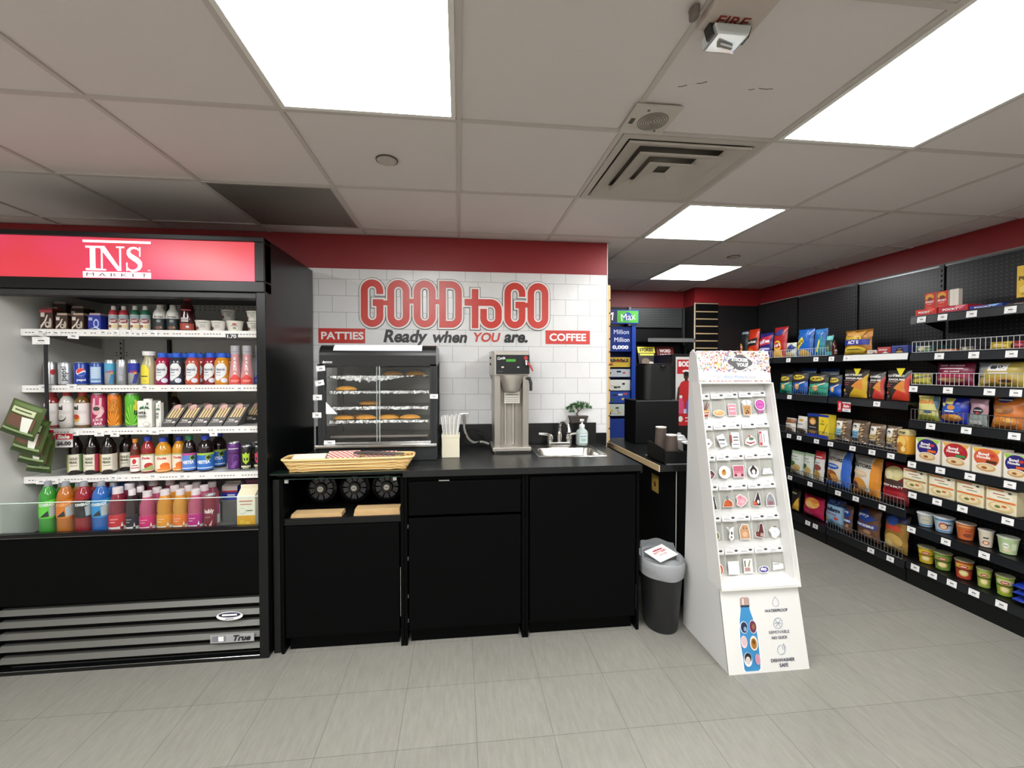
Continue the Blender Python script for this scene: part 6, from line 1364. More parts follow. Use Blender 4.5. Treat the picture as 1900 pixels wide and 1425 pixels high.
# long white rail cover in the third bay and loose tag
MB().prism([(XF-.0015, 1.526), (XF, 1.526), (XF+.007, 1.57), (XF+.0055, 1.57)], 'y', 2.54, 3.02, mat('e4e4e2', .4)).build('white_rail_cover', shelf_obj[(2, 0)])
def fence(i, j, ya, yb, h=.085, c=None, x=XF+.012, st=.0245, lo=0):
    zb = LV[BAYS[i][2]][j]+.052; c = c or mat('9b9c9e', .25, metal=.7); m = MB(); ya = max(ya, BAYS[i][0]+.006); yb = min(yb, BAYS[i][1]-.006)
    for z in (zb+.004, zb+h): m.tube([(x, ya, z), (x, yb, z)], .0022, c, 6)
    n = int((yb-ya)/st)
    for k in range(n+1): y = ya+(yb-ya)*k/n; m.tube([(x, y, zb+.004), (x, y, zb+h)], .0013, c, 5, cap=False)
    m.build('wire_fence', shelf_obj[(i, j)])
wf_ = mat('d9dadb', .3, metal=.3); dkw = mat('8b8c8d', .25, metal=.7)
fence(1, 0, 3.17, 3.77, .07, wf_); fence(0, 0, 3.79, 4.1, .07, wf_)
fence(1, 1, 3.18, 3.6, .07, dkw); fence(1, 2, 3.17, 3.77, .06, dkw); fence(2, 2, 2.6, 3.15, .06, dkw); fence(1, 3, 3.17, 3.6, .06, dkw); fence(2, 3, 2.55, 3.14, .075, dkw); fence(2, 4, 2.56, 3.15, .07, dkw)
fence(3, 1, 1.95, 2.52, .075, wf_); fence(3, 2, 1.93, 2.52, .08, wf_); fence(3, 3, 1.93, 2.52, .075, dkw)
# sale flag
p = onX(1567, 752, XF-.004)
t = thing('sale_sign', 'red sale flag hanging from the chip shelf rail under the black tortilla bags', 'sign', (XF-.003, p[1], p[2]-.005)); t.rotation_euler.z = -PI/2
m = MB(); m.box(-.02, .05, 0, .001, -.045, .03, mat('eceae8', .5)); draw(m, [('r', -.02, -.02, .05, .02, 'c22a35'), ('t', 'Sale', .015, 0, .05, .022, 'f2efec', .04, 0, .2), ('r', -.005, .022, .03, .024, '777777'), ('r', -.005, -.035, .03, -.031, '777777')], flat); m.build('price_card', t)
m = MB(); m.box(-.062, -.026, 0, .001, -.05, .035, mat('c22a35', .5)); draw(m, [('t', 'Sale', -.044, -.006, .06, .02, 'e8d0cf', .04, PI/2)], flat); m.build('side_flag', t)

# ------------------------------------------------------------------ bags, boxes, cups
def bag_mesh(w, h, d, bg, ops, seed=0, top=None, rough=.28, metal=0.0, back=None):
    m = MB(); NU, NV = 12, 16; r = random.Random(seed); ph = [r.uniform(0, 6) for _ in range(6)]; c = mat(bg, rough, metal=metal) if isinstance(bg, str) else bg
    def mp(u, v, o, sgn=-1):
        a = min(1, abs(2*u/w)); b = abs(2*v/h-1); b = min(1, b)
        bul = d/2*max(0, 1-a**2.6)**.8*max(0, 1-b**3.2)**.8
        wr = .0035*math.sin(u*70+ph[0]+v*23)*math.sin(v*55+ph[1])*(b**1.5)+.002*math.sin(v*120+ph[2]+u*40)*(a)
        nar = 1-.05*(1-b**2)
        return (u*nar+.002*math.sin(v*60+ph[3])*a, sgn*(bul+wr*.8+.0008)+(-o if sgn < 0 else o), v)
    for sg_ in (-1, 1):
        pts = [mp(-w/2+w*i/NU, h*j/NV, 0, sg_) for j in range(NV+1) for i in range(NU+1)]
        fs = [(j*(NU+1)+i, j*(NU+1)+i+1, (j+1)*(NU+1)+i+1, (j+1)*(NU+1)+i) for j in range(NV) for i in range(NU)]
        m.add(pts, fs if sg_ < 0 else [f[::-1] for f in fs], c if sg_ < 0 else (mat(back, rough) if back else c), True)
    if top: draw(m, [('r', -w*.5, h*.93, w*.5, h, top), ('r', -w*.5, 0, w*.5, h*.05, top)], mp, off=.0006)
    draw(m, scl(ops, w/2, h/2, 0, h/2), mp, off=.0014, step=.0005)
    return m
def span(pl, pr, pt, z, X=3.075):
    pm = (pl+pr)/2; a = onX(pl, 700, X)[1]; b = onX(pr, 700, X)[1]; yc = (a+b)/2
    top = onX(pm, pt, X)[2]; return yc, (a-b), top-z
def sbag(lb, pl, pr, pt, zsh, bg, ops, d=.07, dx=0, tilt=-4, seed=None, name='snack_bag', cat='snack bag', group=None, top=None, metal=0.0, grow=1.0, k=.965):
    X = 3.085+dx; yc, w, h = span(pl, pr, pt, zsh, X)
    o = bag_mesh(w*k, h*grow, min(d, w*.5), bg, ops, seed if seed is not None else int(pl), top, metal=metal).build(name)
    o.rotation_euler = (rad(tilt), 0, -PI/2); o.location = (X+min(d, w*.5)*.55, yc, zsh+.001+.0); tag(o, lb, cat, group); return o
Y_ = 'f0c92e'
def lays(bgc, c2='e8b42a'): return [('e', 0, -.25, .55, .36, 'f0c23a'), ('e', 0, -.2, .52, .2, 'b02a2c'), ('t', "Lay's", 0, -.2, .95, None, 'f4f1ea', .04, .12), ('p', [(-.6, -.6), (.6, -.5), (.7, -.95), (-.7, -.95)], c2)]
z = 1.573
sbag('black chip bag with a yellow round logo, deepest on the top shelf', 1359, 1380, 613, z, '1c1d20', lays('', 'c9a02a')+[('r', -1, .7, 1, .85, 'a9b4bc')])
sbag('red-orange tortilla chip bag beside the deepest black bag', 1380, 1400, 611, z, 'd2381c', [('p', [(-.8, .2), (.9, .4), (.8, -.1), (-.9, -.2)], '221a1a'), ('t', 'Doritos', 0, .12, 1.5, None, 'f0ede8', .04, .1), ('e', 0, -.6, .6, .3, 'e2762a')])
sbag('blue, red and purple ridged chip bag on the top shelf', 1401, 1426, 618, z, '2b2a78', [('p', [(-.9, .5), (.9, .8), (.8, .1), (-.9, -.1)], 'c0284a'), ('t', 'Ruffles', 0, .3, 1.5, None, 'f2eef2', .04, .15), ('e', 0, -.55, .7, .35, '3a4ab0'), ('r', -.8, -.35, .8, -.2, 'c9c4e0')])
sbag('red chip bag with yellow round logo behind the wire fence', 1427, 1452, 607, z, 'b0282a', lays('')+[('p', [(-.8, .5), (.3, .9), (.8, .6), (.2, .4)], '3a3a80')])
sbag('small white, green and blue chip bag leaning low behind the fence', 1452, 1471, 636, z, 'cfd6c4', [('p', [(-1, -.2), (.3, .8), (1, .3), (.2, -.4)], '22357a'), ('p', [(-.9, -.9), (0, -.2), (.9, -.6), (.5, -.95)], 'c9b27a'), ('e', -.2, .0, .3, .15, '6a9a5a')])
sbag('plain blue chip bag with a slanted yellow logo', 1471, 1501, 611, z, '1f63b8', [('p', [(-.95, -.1), (-.1, .45), (.2, .1), (-.6, -.5)], 'f0d23a'), ('t', "Lay's", -.35, .0, .9, None, '2a2a2a', .04, .5), ('e', .1, -.75, .7, .25, 'c9a24a'), ('p', [(.3, .9), (.5, .3), (.6, .9)], '3f86d2')])
sbag('blue and teal chip bag next to the plain blue one', 1502, 1526, 610, z, '2468b4', [('p', [(-.3, -.9), (.5, .6), (.9, -.2), (.8, -.9)], '1f8a9a'), ('p', [(-.2, -.7), (.2, .2), (.35, .1), (.1, -.7)], 'e8d84a'), ('p', [(-.9, .9), (0, .5), (.9, .95)], '3a86cc')])
sbag('teal and dark green chip bag at the fence end', 1527, 1540, 622, z, '2a4a44', [('r', -1, .5, 1, .9, '5fc0bc'), ('e', 0, -.2, .5, .3, '5f6a3a'), ('r', -1, -.95, 1, -.6, '4fb0b4')])
def cylr(px, w, py, X):
    p = onX(px, py, X); d = Vector((p[0], p[1], p[2]-CAM_H)); Z = d.dot(fw); a = math.acos(min(1, Z/math.hypot(d.x, d.y))); return p, w/(2*FPX)*Z*math.cos(a)
p, r_ = cylr(1546, 9, 632, 3.1)
o = bottle('sauce_bottle', 'small dark red bottle between the teal chip bag and the gold bag', r_*1.1, p[2]-z, 'pet', GL('4a1412'), PL('2a1210'), .88, .5, (.1, .5, None, [('r', -.7, -.2, .7, .5, 'e0d0cc'), ('r', -.7, -.9, .7, -.5, 'c9b0ac')])); o.location = (3.1, p[1]-.014, z+.001)
sbag('large gold microwave popcorn bag with blue and yellow bands', 1554, 1606, 612, z, 'a8712a', [('p', [(-.7, .75), (-.2, .9), (.3, .65), (.7, .85), (.6, .45), (-.6, .5)], 'd9a04a'), ('t', 'Poppers', -.1, .3, 1.3, None, 'f0d040', .03), ('r', -.95, -.25, .95, .18, '2438a0'), ('t', 'ACT II', 0, -.03, .8, .28, 'f0ede8', .05), ('e', 0, -.65, .8, .3, 'e8c84a'), ('t', '~POPCORN', 0, -.6, 1.1, .14, '5a4a2a', .03), ('r', -.9, -.97, .9, -.85, 'd9b23a')], d=.1, metal=.25)
def sbox(lb, pl, pr, pt, zsh, d, bg, ops, dx=0, name='snack_box', group=None, side=None, topc=None, rz=0, cat='box'):
    X = 3.06+dx; yc, w, h = span(pl, pr, pt, zsh, X)
    o = carton(name, lb, w*.965, h, d, bg, ops, side, False, None, None, cat); o.location = (X, yc, zsh+.001); o.rotation_euler.z = -PI/2+rz
    if group: o['group'] = group
    return o
sbox('white chocolate-bar carton lying flat beside the gold popcorn bag', 1608, 1626, 650, z, .12, 'd8cfc6', [('t', '~KINDER', 0, .2, 1.4, .3, '5a3a3a', .03), ('p', [(.1, -.9), (.5, .1), (.9, -.9)], '8a5a3a')])
sbox('red and white candy carton with stacked bars behind the long white rail', 1627, 1652, 644, z, .12, 'a83a3c', [('r', -.8, -.1, .5, .3, 'e2c9c4'), ('p', [(-.3, -.9), (.2, -.4), (.7, -.9)], 'e8e0da'), ('r', -.9, .55, .9, .7, 'cf8a84')])
sbox('dark blue praline carton with an arched window print', 1653, 1684, 641, z, .12, '3a4484', [('e', 0, -.3, .5, .75, '171b3c'), ('e', 0, -.75, .4, .35, 'b8924a'), ('t', '~Lindor', 0, .05, .5, .2, 'c9b27a', .03), ('r', -.95, .7, .95, .8, '6a74b4')])
z = 1.233
cr_ = lambda c, c2: [('p', [(-1, -.05), (1, .15), (1, 1), (-1, 1)], '2e2b28'), ('e', 0, .5, .75, .22, 'd9c23e'), ('t', 'CRISPY', 0, .5, 1.2, .22, '4a3418', .05, .05), ('e', 0, -.35, .3, .28, 'd9a45a'), ('e', .02, -.33, .2, .18, 'e8c084'), ('r', -1, -1, 1, -.75, c2), ('p', [(.2, -.1), (.8, .15), (.85, .05), (.25, -.2)], 'd8d4cc'), ('e', -.75, -.35, .16, .1, 'b84a5a')]
for a, b, t_, c, c2, lb in ((1441, 1463, 694, '2f9a80', '2a8a72', 'teal crispy snack bag nearest the far wall, second shelf'), (1463, 1492, 690, '1f5ab4', '1c4a9a', 'blue crispy snack bag between two teal ones'), (1493, 1530, 693, '38a88c', '2f9a80', 'wide teal crispy snack bag in the middle of the second shelf'), (1532, 1555, 696, '1f5fbc', '1c4a9a', 'blue crispy snack bag next to the black tortilla bags')):
    sbag(lb, a, b, t_, z, c, cr_(c, c2), group='crispy snack bags')
sbag('dark blue bag top standing in the second row of crispy snacks', 1478, 1506, 684, z, '1c3f86', [('r', -1, .6, 1, .8, '9ab0cc')], dx=.1); sbag('dark blue bag with a silver band, second row near the tortilla bags', 1512, 1548, 684, z, '1c2f66', [('r', -1, .5, 1, .75, 'a9b4c0')], dx=.1)
bold = lambda c: [('p', [(-.45, -.97), (.95, -.97), (.98, .75), (.5, .05)], c), ('p', [(-.1, -.2), (.7, .45), (.75, -.45)], 'd98a3a'), ('t', "BOLD N' BAKED", -.12, .62, 1.5, .14, 'efece6', .04), ('t', 'EXQUIS', .05, .36, 1.35, .14, 'efece6', .05), ('r', -.9, .2, .3, .23, 'c9a0a0'), ('r', -.85, .02, -.2, .07, 'b0505a'), ('r', -.85, -.12, -.3, -.07, 'b0505a'), ('e', -.7, -.5, .14, .1, c), ('e', -.6, -.75, .12, .08, '9a7a84')]
for a, b, t_, c, lb in ((1557, 1604, 686, 'd9b02e', 'black tortilla bag with a yellow corner'), (1605, 1635, 690, 'cf4238', 'narrow black tortilla bag with a red corner, half hidden'), (1636, 1682, 687, 'd8432e', 'wide black tortilla bag with a red corner and a yellow offer flag')):
    o = sbag(lb, a, b, t_, z, '38332f', bold(c), tilt=-3, group='black tortilla chip bags')
    if a != 1605:
        m = MB(); w_ = .03; m.add([(-w_, 0, .03), (w_, 0, .03), (0, 0, -.03)], [(0, 1, 2)], mat('f0e034', .5)); m.add([(-w_, .001, .03), (w_, .001, .03), (0, .001, -.03)], [(2, 1, 0)], mat('f0e034', .5)); f_ = m.build('offer_flag', o); f_.location = (.035, -.036, .20)
z = .873
sbag('white nut pouch with brown print, deepest on the third shelf', 1453, 1472, 776, z, 'd9d2c8', [('r', -1, .3, 1, .9, '8a5a3a'), ('e', 0, -.6, .7, .25, '6a5038'), ('r', -.6, -.1, .5, 0, '6a6a6a')])
sbag('white nut pouch with a bowl picture beside the tall blue tubes', 1473, 1497, 773, z, 'e4e0d8', [('e', 0, .55, .4, .16, 'c9a24a'), ('t', '~NUTS', -.1, .1, 1, .12, '4a6a9a', .03), ('e', 0, -.65, .7, .25, '5a4a3a')])
ftop = [('r', -1, .8, 1, 1, '1f3a9c'), ('r', -1, -1, 1, -.72, '2338b0')]
sbox('blue-capped black almond canister-shaped box on the nut shelf', 1499, 1520, 768, z, .07, '33302e', ftop+[('e', 0, .35, .6, .3, 'd9923a'), ('e', 0, .3, .4, .2, 'e8c090'), ('t', '~ALMOND', 0, -.15, 1.2, .1, 'c9c9d0', .03), ('e', 0, -.55, .7, .14, 'b0803a')], name='almond_box')
sbox('yellow box with blue top and base beside the almond box', 1520, 1539, 770, z, .07, 'ecd03a', ftop+[('e', -.2, .45, .25, .12, 'c9a82a'), ('t', 'MIX', -.2, .2, .9, .14, '4a6a2a', .04), ('p', [(-.2, -.6), (.8, .3), (.82, .25), (-.1, -.65)], '8a7a2a')], name='almond_box')
comb = lambda c: [('r', -.95, -.72, .25, .75, 'e6e2d8'), ('e', -.35, .45, .25, .14, '2c2a28'), ('e', -.35, .4, .12, .08, 'e6e2d8'), ('r', -.95, -.5, .25, .1, c), ('t', 'COMB', -.35, -.08, 1.0, .14, '3a3a34', .04), ('t', 'SNACK', -.35, -.28, 1.0, .1, '3a3a34', .03), ('r', -.95, -.72, .25, -.52, '3a3c44'), ('r', -.9, -.9, .9, -.78, 'e4e2de')]+[('e', .35+.4*((k*37 % 10)/10), -.7+1.5*((k*53 % 17)/17), .13, .05, ('b99a6a', '8a6a48', 'cfb58a')[k % 3]) for k in range(22)]
for a, b, t_, c, lb in ((1544, 1573, 777, '8ac0dc', 'clear nut bag with a light blue label, beside the yellow box'), (1574, 1606, 781, '7ab4d8', 'clear nut bag with a light blue label, in the middle of the nut row'), (1607, 1637, 787, 'd8c08a', 'clear nut bag with a tan label, behind its twin'), (1639, 1667, 791, 'd4bc84', 'clear nut bag with a tan label, beside the bottle-shaped popcorn')):
    sbag(lb, a, b, t_, z, '6a5644', comb(c), name='nut_bag', group='clear nut bags')
p, r_ = cylr(1689, 25, 797, 3.12)
t = thing('popcorn_bottle', 'orange bottle-shaped popcorn carton at the end of the nut shelf', 'popcorn', (3.09, 2.583, z+.001), -PI/2); h = p[2]-z; rr_ = .042
m = MB(); sq = lambda s, zz: [(s*a_, s*b_, zz) for a_, b_ in rrect(-1, 1, -1, 1, .45, 3)]
skin(m, [sq(rr_*.92, 0), sq(rr_, .01), sq(rr_*.95, h*.5), sq(rr_*.9, h*.68), sq(rr_*.72, h*.76)], mat('d99a2c', .4), True); draw(m, [('e', 0, h*.5, .03, .035, 'e8c46a'), ('e', -.01, h*.3, .02, .03, 'c07a2a'), ('e', .012, h*.2, .015, .02, 'efd08a')], lambda u, v, o_: (u, -rr_-o_-.001, v)); m.build('body', t)
m = MB(); skin(m, [sq(rr_*.8, h*.75), sq(rr_*.9, h*.8), sq(rr_*.86, h*.97), sq(rr_*.6, h), sq(.001, h)], mat('d9c890', .4)); draw(m, [('t', 'POP', 0, h*.88, .04, None, '3a4a3a', .04)], lambda u, v, o_: (u, -rr_*.9-o_-.001, v)); m.build('cap', t)
z = .49
gw = [('r', -.9, .3, .6, .34, '8a9a84'), ('r', -.9, .5, .4, .56, '7a8a74'), ('e', -.3, -.1, .45, .22, '3f6a34'), ('e', .3, -.4, .5, .3, 'c0a060'), ('e', -.3, -.75, .5, .2, 'b09a64'), ('r', -1, .8, 1, 1, 'a9c49a')]
sbag('white and green leaf-print snack bag, deepest on the fourth shelf', 1462, 1486, 838, z, 'd6dad0', gw); sbag('white and green leaf-print snack bag beside the red and white one', 1487, 1506, 842, z, 'd2d8cc', gw)
sbag('red and white snack bag behind the wire fence, beside the blue popcorn', 1507, 1526, 838, z, 'dcd6d2', [('r', -1, .5, 1, 1, 'b82f34'), ('t', '~CHIPS', 0, .62, 1.3, .14, 'f0e4e0', .04), ('e', 0, -.1, .7, .2, '8a4a44'), ('e', 0, -.6, .6, .3, 'b8924a'), ('r', -.7, .2, .5, .24, '8a8a8a')])
cret = lambda c, c2, c3: [('r', -1, .45, .45, 1, 'b4b0a8'), ('p', [(.45, -1), (1, -1), (1, 1), (.55, 1)], c), ('t', 'CRETORS', -.2, .5, 1.45, .2, '1c1a1a', .04, -.03), ('e', -.3, .08, .6, .16, c2), ('t', 'CHICAGO', -.3, .1, .9, .08, 'f0ede8', .03), ('e', -.35, -.42, .55, .28, c3), ('e', -.1, -.55, .4, .22, 'd99a4a'), ('e', -.6, -.6, .3, .2, '6a3a20'), ('r', -1, -1, 1, -.82, c)]
sbag('tall blue and cream cheese-caramel popcorn bag', 1527, 1573, 837, z, 'dcd6ca', cret('3668c4', '3668c4', '9a5a2c'), d=.08); sbag('tall orange and cream popcorn bag beside the blue one', 1575, 1628, 848, z, 'e2dccf', cret('e0902c', 'e8c89a', 'd9943a'), d=.09)
sbag('dark red popcorn bag with a heap of popcorn pictured, at the shelf end', 1630, 1680, 862, z, '7c1a26', [('e', 0, .5, .75, .38, 'd9cc8a'), ('e', -.3, .4, .35, .22, 'e8dfb4'), ('e', .35, .55, .3, .22, 'e4d8a0'), ('e', 0, .05, .85, .16, '4a3430'), ('t', 'SWEET & SALTY', 0, -.12, 1.6, .1, 'efe8e4', .04), ('r', -.95, -.7, .95, -.35, 'a8242e'), ('r', -.9, -.97, .9, -.8, '5a3a34')], d=.09)
z = .145
sbag('black and gold snack bag, deepest on the bottom deck', 1466, 1482, 908, z, '2a2522', [('p', [(-.6, -.9), (.9, .3), (.9, -.9)], 'd9a83a'), ('t', 'BOLD', -.1, .6, 1.2, .14, 'd9cfa0', .03)])
sbag('magenta chip bag with orange chips pictured, bottom deck', 1484, 1524, 922, z, 'b01f4c', [('e', .1, .35, .65, .5, 'e8a04a'), ('e', -.1, .2, .35, .25, 'f0c07a'), ('e', .4, .6, .3, .2, 'd9803a'), ('e', -.3, -.6, .6, .2, 'c84a6a'), ('p', [(.2, .2), (.7, .1), (.3, -.1)], 'f0c07a')], d=.09)
sbag('light blue candy bag with dark lettering, bottom deck', 1526, 1562, 928, z, '8fb4d0', [('r', -1, .55, 1, 1, '1f2f5a'), ('t', 'pop', 0, .75, 1.2, .3, '5a7ab4', .05), ('t', 'm&m', 0, .25, 1.5, .3, '2a2f4a', .06), ('t', 'MINIS', 0, -.08, 1.1, .14, 'b84a6a', .04), ('e', -.5, -.5, .2, .12, 'd9c84a'), ('e', .1, -.6, .2, .12, '4a86c9'), ('e', .5, -.35, .18, .1, 'c94a4a')], d=.09)
sn = [('p', [(-.9, .3), (-.2, .9), (.9, .4), (.2, .1)], '24408a'), ('t', 'pop', -.1, .5, .9, .2, 'd0d8ec', .04), ('r', -.9, -.25, .9, .05, '3a4a8a'), ('t', 'SNICKERS', 0, -.1, 1.5, .14, 'efece8', .04), ('e', 0, -.65, .7, .2, '8a6248'), ('e', .3, -.45, .3, .12, 'b08a6a')]
sbag('narrow brown and blue candy popcorn bag, bottom deck', 1564, 1581, 940, z, '6a4a38', sn, metal=.2); sbag('wide brown and blue candy popcorn bag, bottom deck', 1583, 1627, 944, z, '6f4c38', sn, d=.1, metal=.2)
sbag('gold candy popcorn bag with red lettering at the end of the bottom deck', 1634, 1680, 955, z, 'a8823c', [('r', -1, .55, 1, 1, '2a2c50'), ('e', -.1, .6, .5, .25, '3a5aa8'), ('t', 'TWIX', 0, .22, 1.5, .3, 'd8433a', .06, .1), ('e', .1, -.4, .7, .35, 'c9a45a'), ('e', -.3, -.6, .4, .2, 'dcc07a')], d=.1, metal=.3)
# ---- near bay ----
z = 1.568
tri = lambda c: [('e', -.4, 0, .35, .5, 'c9c09a'), ('e', .3, -.2, .4, .4, c), ('r', -.9, .6, .6, .75, 'e2ddcf')]
sbox('low green and blue biscuit carton behind the white wires', 1697, 1733, 641, z, .16, '2c4a4a', tri('7a9a6a')+[('t', '~Lindt', .1, .5, 1, .3, 'd9cfa8', .03)], dx=.02)
sbox('low orange biscuit carton behind the white wires', 1736, 1775, 648, z, .16, 'c06a4a', tri('e8c0a0'), dx=.02)
sbox('low dark biscuit packet with a pale corner on the wire-fenced shelf', 1779, 1812, 643, z, .16, '2f2a38', tri('9a8a6a'), dx=.02)
sbag('yellow rolled snack packet behind the white wires', 1826, 1868, 634, z, 'd9b83a', [('r', -.9, .3, .9, .42, 'b08a2a'), ('e', .2, -.3, .6, .3, 'e8d070'), ('t', '~BISCUIT', 0, -.25, 1.2, .14, '8a6a1a', .03)], dx=.02, tilt=-12)
sbag('dark red snack packet beside the yellow rolled one', 1870, 1905, 632, z, '8a2436', [('r', -.9, .6, .9, .85, 'd9484a'), ('e', 0, -.2, .5, .3, 'b84a5a')], dx=.02, tilt=-10)
z = 1.353
sbag('green and yellow snack bag at the fence end of the second near shelf', 1686, 1721, 694, z, 'c9c04a', [('p', [(-1, .2), (1, .9), (1, .4), (-1, -.2)], '7a5a3a'), ('e', .2, .5, .3, .2, '6a8a5a'), ('r', -1, -1, 1, -.6, 'a9a83a')])
sbag('wide maroon salted snack bag with slanted white lettering', 1723, 1796, 673, z, '7c1f3e', [('t', 'Soft Sweet', 0, .72, 1.3, .16, 'f0e8ea', .04, 0, .2), ('t', '~white canadian', 0, .45, 1.3, .13, 'f0e8ea', .03, 0, .2), ('t', 'de miel', .1, .2, .8, .12, 'f0e8ea', .03, 0, .2), ('p', [(-.9, -.3), (-.2, .1), (.3, -.2), (.9, .0), (.9, -.3)], 'a8244a'), ('e', 0, -.55, .75, .22, 'a87a5a'), ('e', -.3, -.5, .3, .12, 'c9a07a')], d=.1)
sbag('grey and yellow snack bag with a white panel of East Asian characters', 1798, 1893, 672, z, 'b4a04a', [('p', [(-1, -1), (-.2, 1), (-1, 1)], '9a9ea2'), ('r', -.35, .25, .45, .85, 'e8e6e0'), ('t', '돌이', .05, .55, .6, .3, '2a2c3a', .04), ('r', -.3, .0, .5, .15, 'd9cfc0'), ('e', .2, -.5, .6, .25, 'c99a4a'), ('e', .4, -.55, .25, .12, '4a3424'), ('e', -.5, -.6, .3, .2, 'dcc07a'), ('t', '~CHIP', -.65, -.2, .5, .12, '4a4f5a', .03)], d=.1)
z = 1.116
sbag('pale yellow corn snack bag, first beside the black tortilla bags', 1695, 1735, 735, z, 'd4cf84', [('r', -1, .45, 1, .95, 'c9c05a'), ('t', '~ORIGINAL', -.1, .82, 1.2, .12, '6a6a2a', .03), ('t', 'COrN', 0, .5, 1.4, .28, 'd8742a', .06), ('r', -1, -1, 1, -.55, '9aa03a'), ('e', .3, -.3, .35, .12, '3a5a7a'), ('p', [(.5, 1), (1, 1), (1, -.2)], '5a7a8a')])
sbag('royal blue snack bag with a lighter blue swirl and toast pictured', 1737, 1790, 738, z, '2230a0', [('p', [(-.6, .95), (.2, .9), (.1, .4), (-.5, .5)], 'd9d070'), ('e', -.1, .1, .8, .35, '1f55b8'), ('e', 0, .2, .3, .2, 'd9944a'), ('e', -.65, .4, .18, .16, 'efe2a0'), ('e', 0, -.6, .8, .28, 'b8702c'), ('e', .3, -.5, .4, .18, 'e0a850'), ('t', '~PAP', -.1, -.1, .7, .16, 'e8f0fa', .05)])
sbag('pink and grey snack bag with a round black badge', 1792, 1828, 741, z, 'b08a96', [('r', -1, -1, 1, -.1, '8a9694'), ('e', .2, .1, .5, .3, '1c1a1e'), ('t', '~SPICY', .2, .15, .75, .1, 'efe8ea', .04), ('e', .2, -.05, .2, .07, 'c03a44'), ('r', -.8, -.9, .6, -.6, 'c9ccc8')])
sbag('orange baked wheat snack bag with a blue oval logo', 1830, 1893, 738, z, 'c97028', [('e', -.1, .82, .5, .17, '24358c'), ('t', '~wheat', -.1, .82, .9, None, 'f0efe8', .05), ('e', -.1, .2, .7, .3, '8a5a3a'), ('e', -.3, .1, .3, .14, 'b4804a'), ('e', .2, .3, .35, .14, 'a0683a'), ('e', 0, -.55, .85, .3, 'd98a3a'), ('e', .3, -.5, .3, .14, 'f0b86a')], d=.1)
z = .843
nd = lambda c, t2, bd: [('p', [(-1, .98), (1, .98), (.6, .3), (-.6, .3)], bd), ('e', 0, .25, .88, .72, c), ('e', 0, -.55, .88, .42, 'e6dfcf'), ('e', 0, -.5, .68, .3, 'c9a06a'), ('e', 0, -.45, .55, .2, 'e0c898'), ('e', -.1, -.5, .2, .1, '9a5a2c'), ('t', 'Bowl', -.15, .55, .75, .25, 'f2eeea', .04), ('t', 'Noodle', -.15, .3, .95, .22, 'f2eeea', .04), ('e', .45, .5, .18, .12, 'c23a34'), ('r', .05, -.1, .75, .1, t2)]
for a, b, t_, c, t2, bd, lb in ((1701, 1747, 815, '2c2470', 'd9622c', 'a0c84a', 'bowl noodle carton with purple top arch and green corners'), (1750, 1803, 823, 'b02a30', '3f8a4a', 'd9a85a', 'bowl noodle carton with red top arch and tan corners'), (1806, 1862, 833, 'd2603a', '4a2c1c', 'e0b04a', 'bowl noodle carton with orange top arch'), (1865, 1915, 845, '2c2470', 'd9622c', '94c04a', 'bowl noodle carton with purple arch, cut by the shelf end')):
    sbox(lb, a, b, t_, z, .085, 'e8e2d4', nd(c, t2, bd), name='noodle_box', group='bowl noodle cartons', side='d9cfb8')
z = .638
nd2 = lambda c: [('e', 0, .45, .8, .42, 'ece4cf'), ('t', '~Good', -.15, .55, .8, .16, 'a8603a', .03), ('t', '~Lunch', .15, .33, .8, .12, '5f7a3a', .03), ('r', -.95, -.08, .95, .06, c), ('e', 0, -.5, .85, .42, 'd9c08a'), ('e', 0, -.45, .65, .3, 'e8d8ae'), ('e', -.2, -.5, .2, .12, '6a7a3a'), ('e', .25, -.4, .18, .1, 'c8703a'), ('e', .6, .8, .12, .08, '3a3a3a'), ('r', -.9, .85, .2, .97, 'c87a44')]
for a, b, t_, c, lb in ((1679, 1724, 874, 'a8803c', 'cream noodle carton with an olive band, next to the red popcorn bag'), (1727, 1776, 885, 'd9702c', 'cream noodle carton with an orange band, second from the popcorn'), (1779, 1831, 897, 'd9702c', 'cream noodle carton with an orange band, third from the popcorn'), (1834, 1893, 910, 'd9702c', 'cream noodle carton with an orange band, farthest from the popcorn')):
    sbox(lb, a, b, t_, z, .085, 'e6dcbc', nd2(c), name='noodle_box', group='cream noodle cartons', side='cfc49c')
def rcup(lb, pl, pr, pt, z, bg, lid, ops, taper=.74, X=3.085):
    p, r_ = cylr((pl+pr)/2, pr-pl, pt, X); h = p[2]-z
    o = cup_tub('noodle_cup', lb, r_, h, bg, lid, ops, 'noodle cup', taper); o.location = (X+r_, onX((pl+pr)/2, pt, X+r_)[1], z+.001); o.rotation_euler.z = -rad(52); RC.append((o, r_*1.05)); return o
RC = []
z = .403
ku = [('e', -.1, -.1, .6, .55, 'c03a2c'), ('e', -.1, -.15, .45, .4, 'e8c8a0'), ('t', '~UDON', .5, .2, .7, .4, '2a2a34', .05), ('r', -1.2, .75, 1.2, .95, '3a7ab8'), ('r', -1.2, -.95, 1.2, -.8, '2f68b0')]
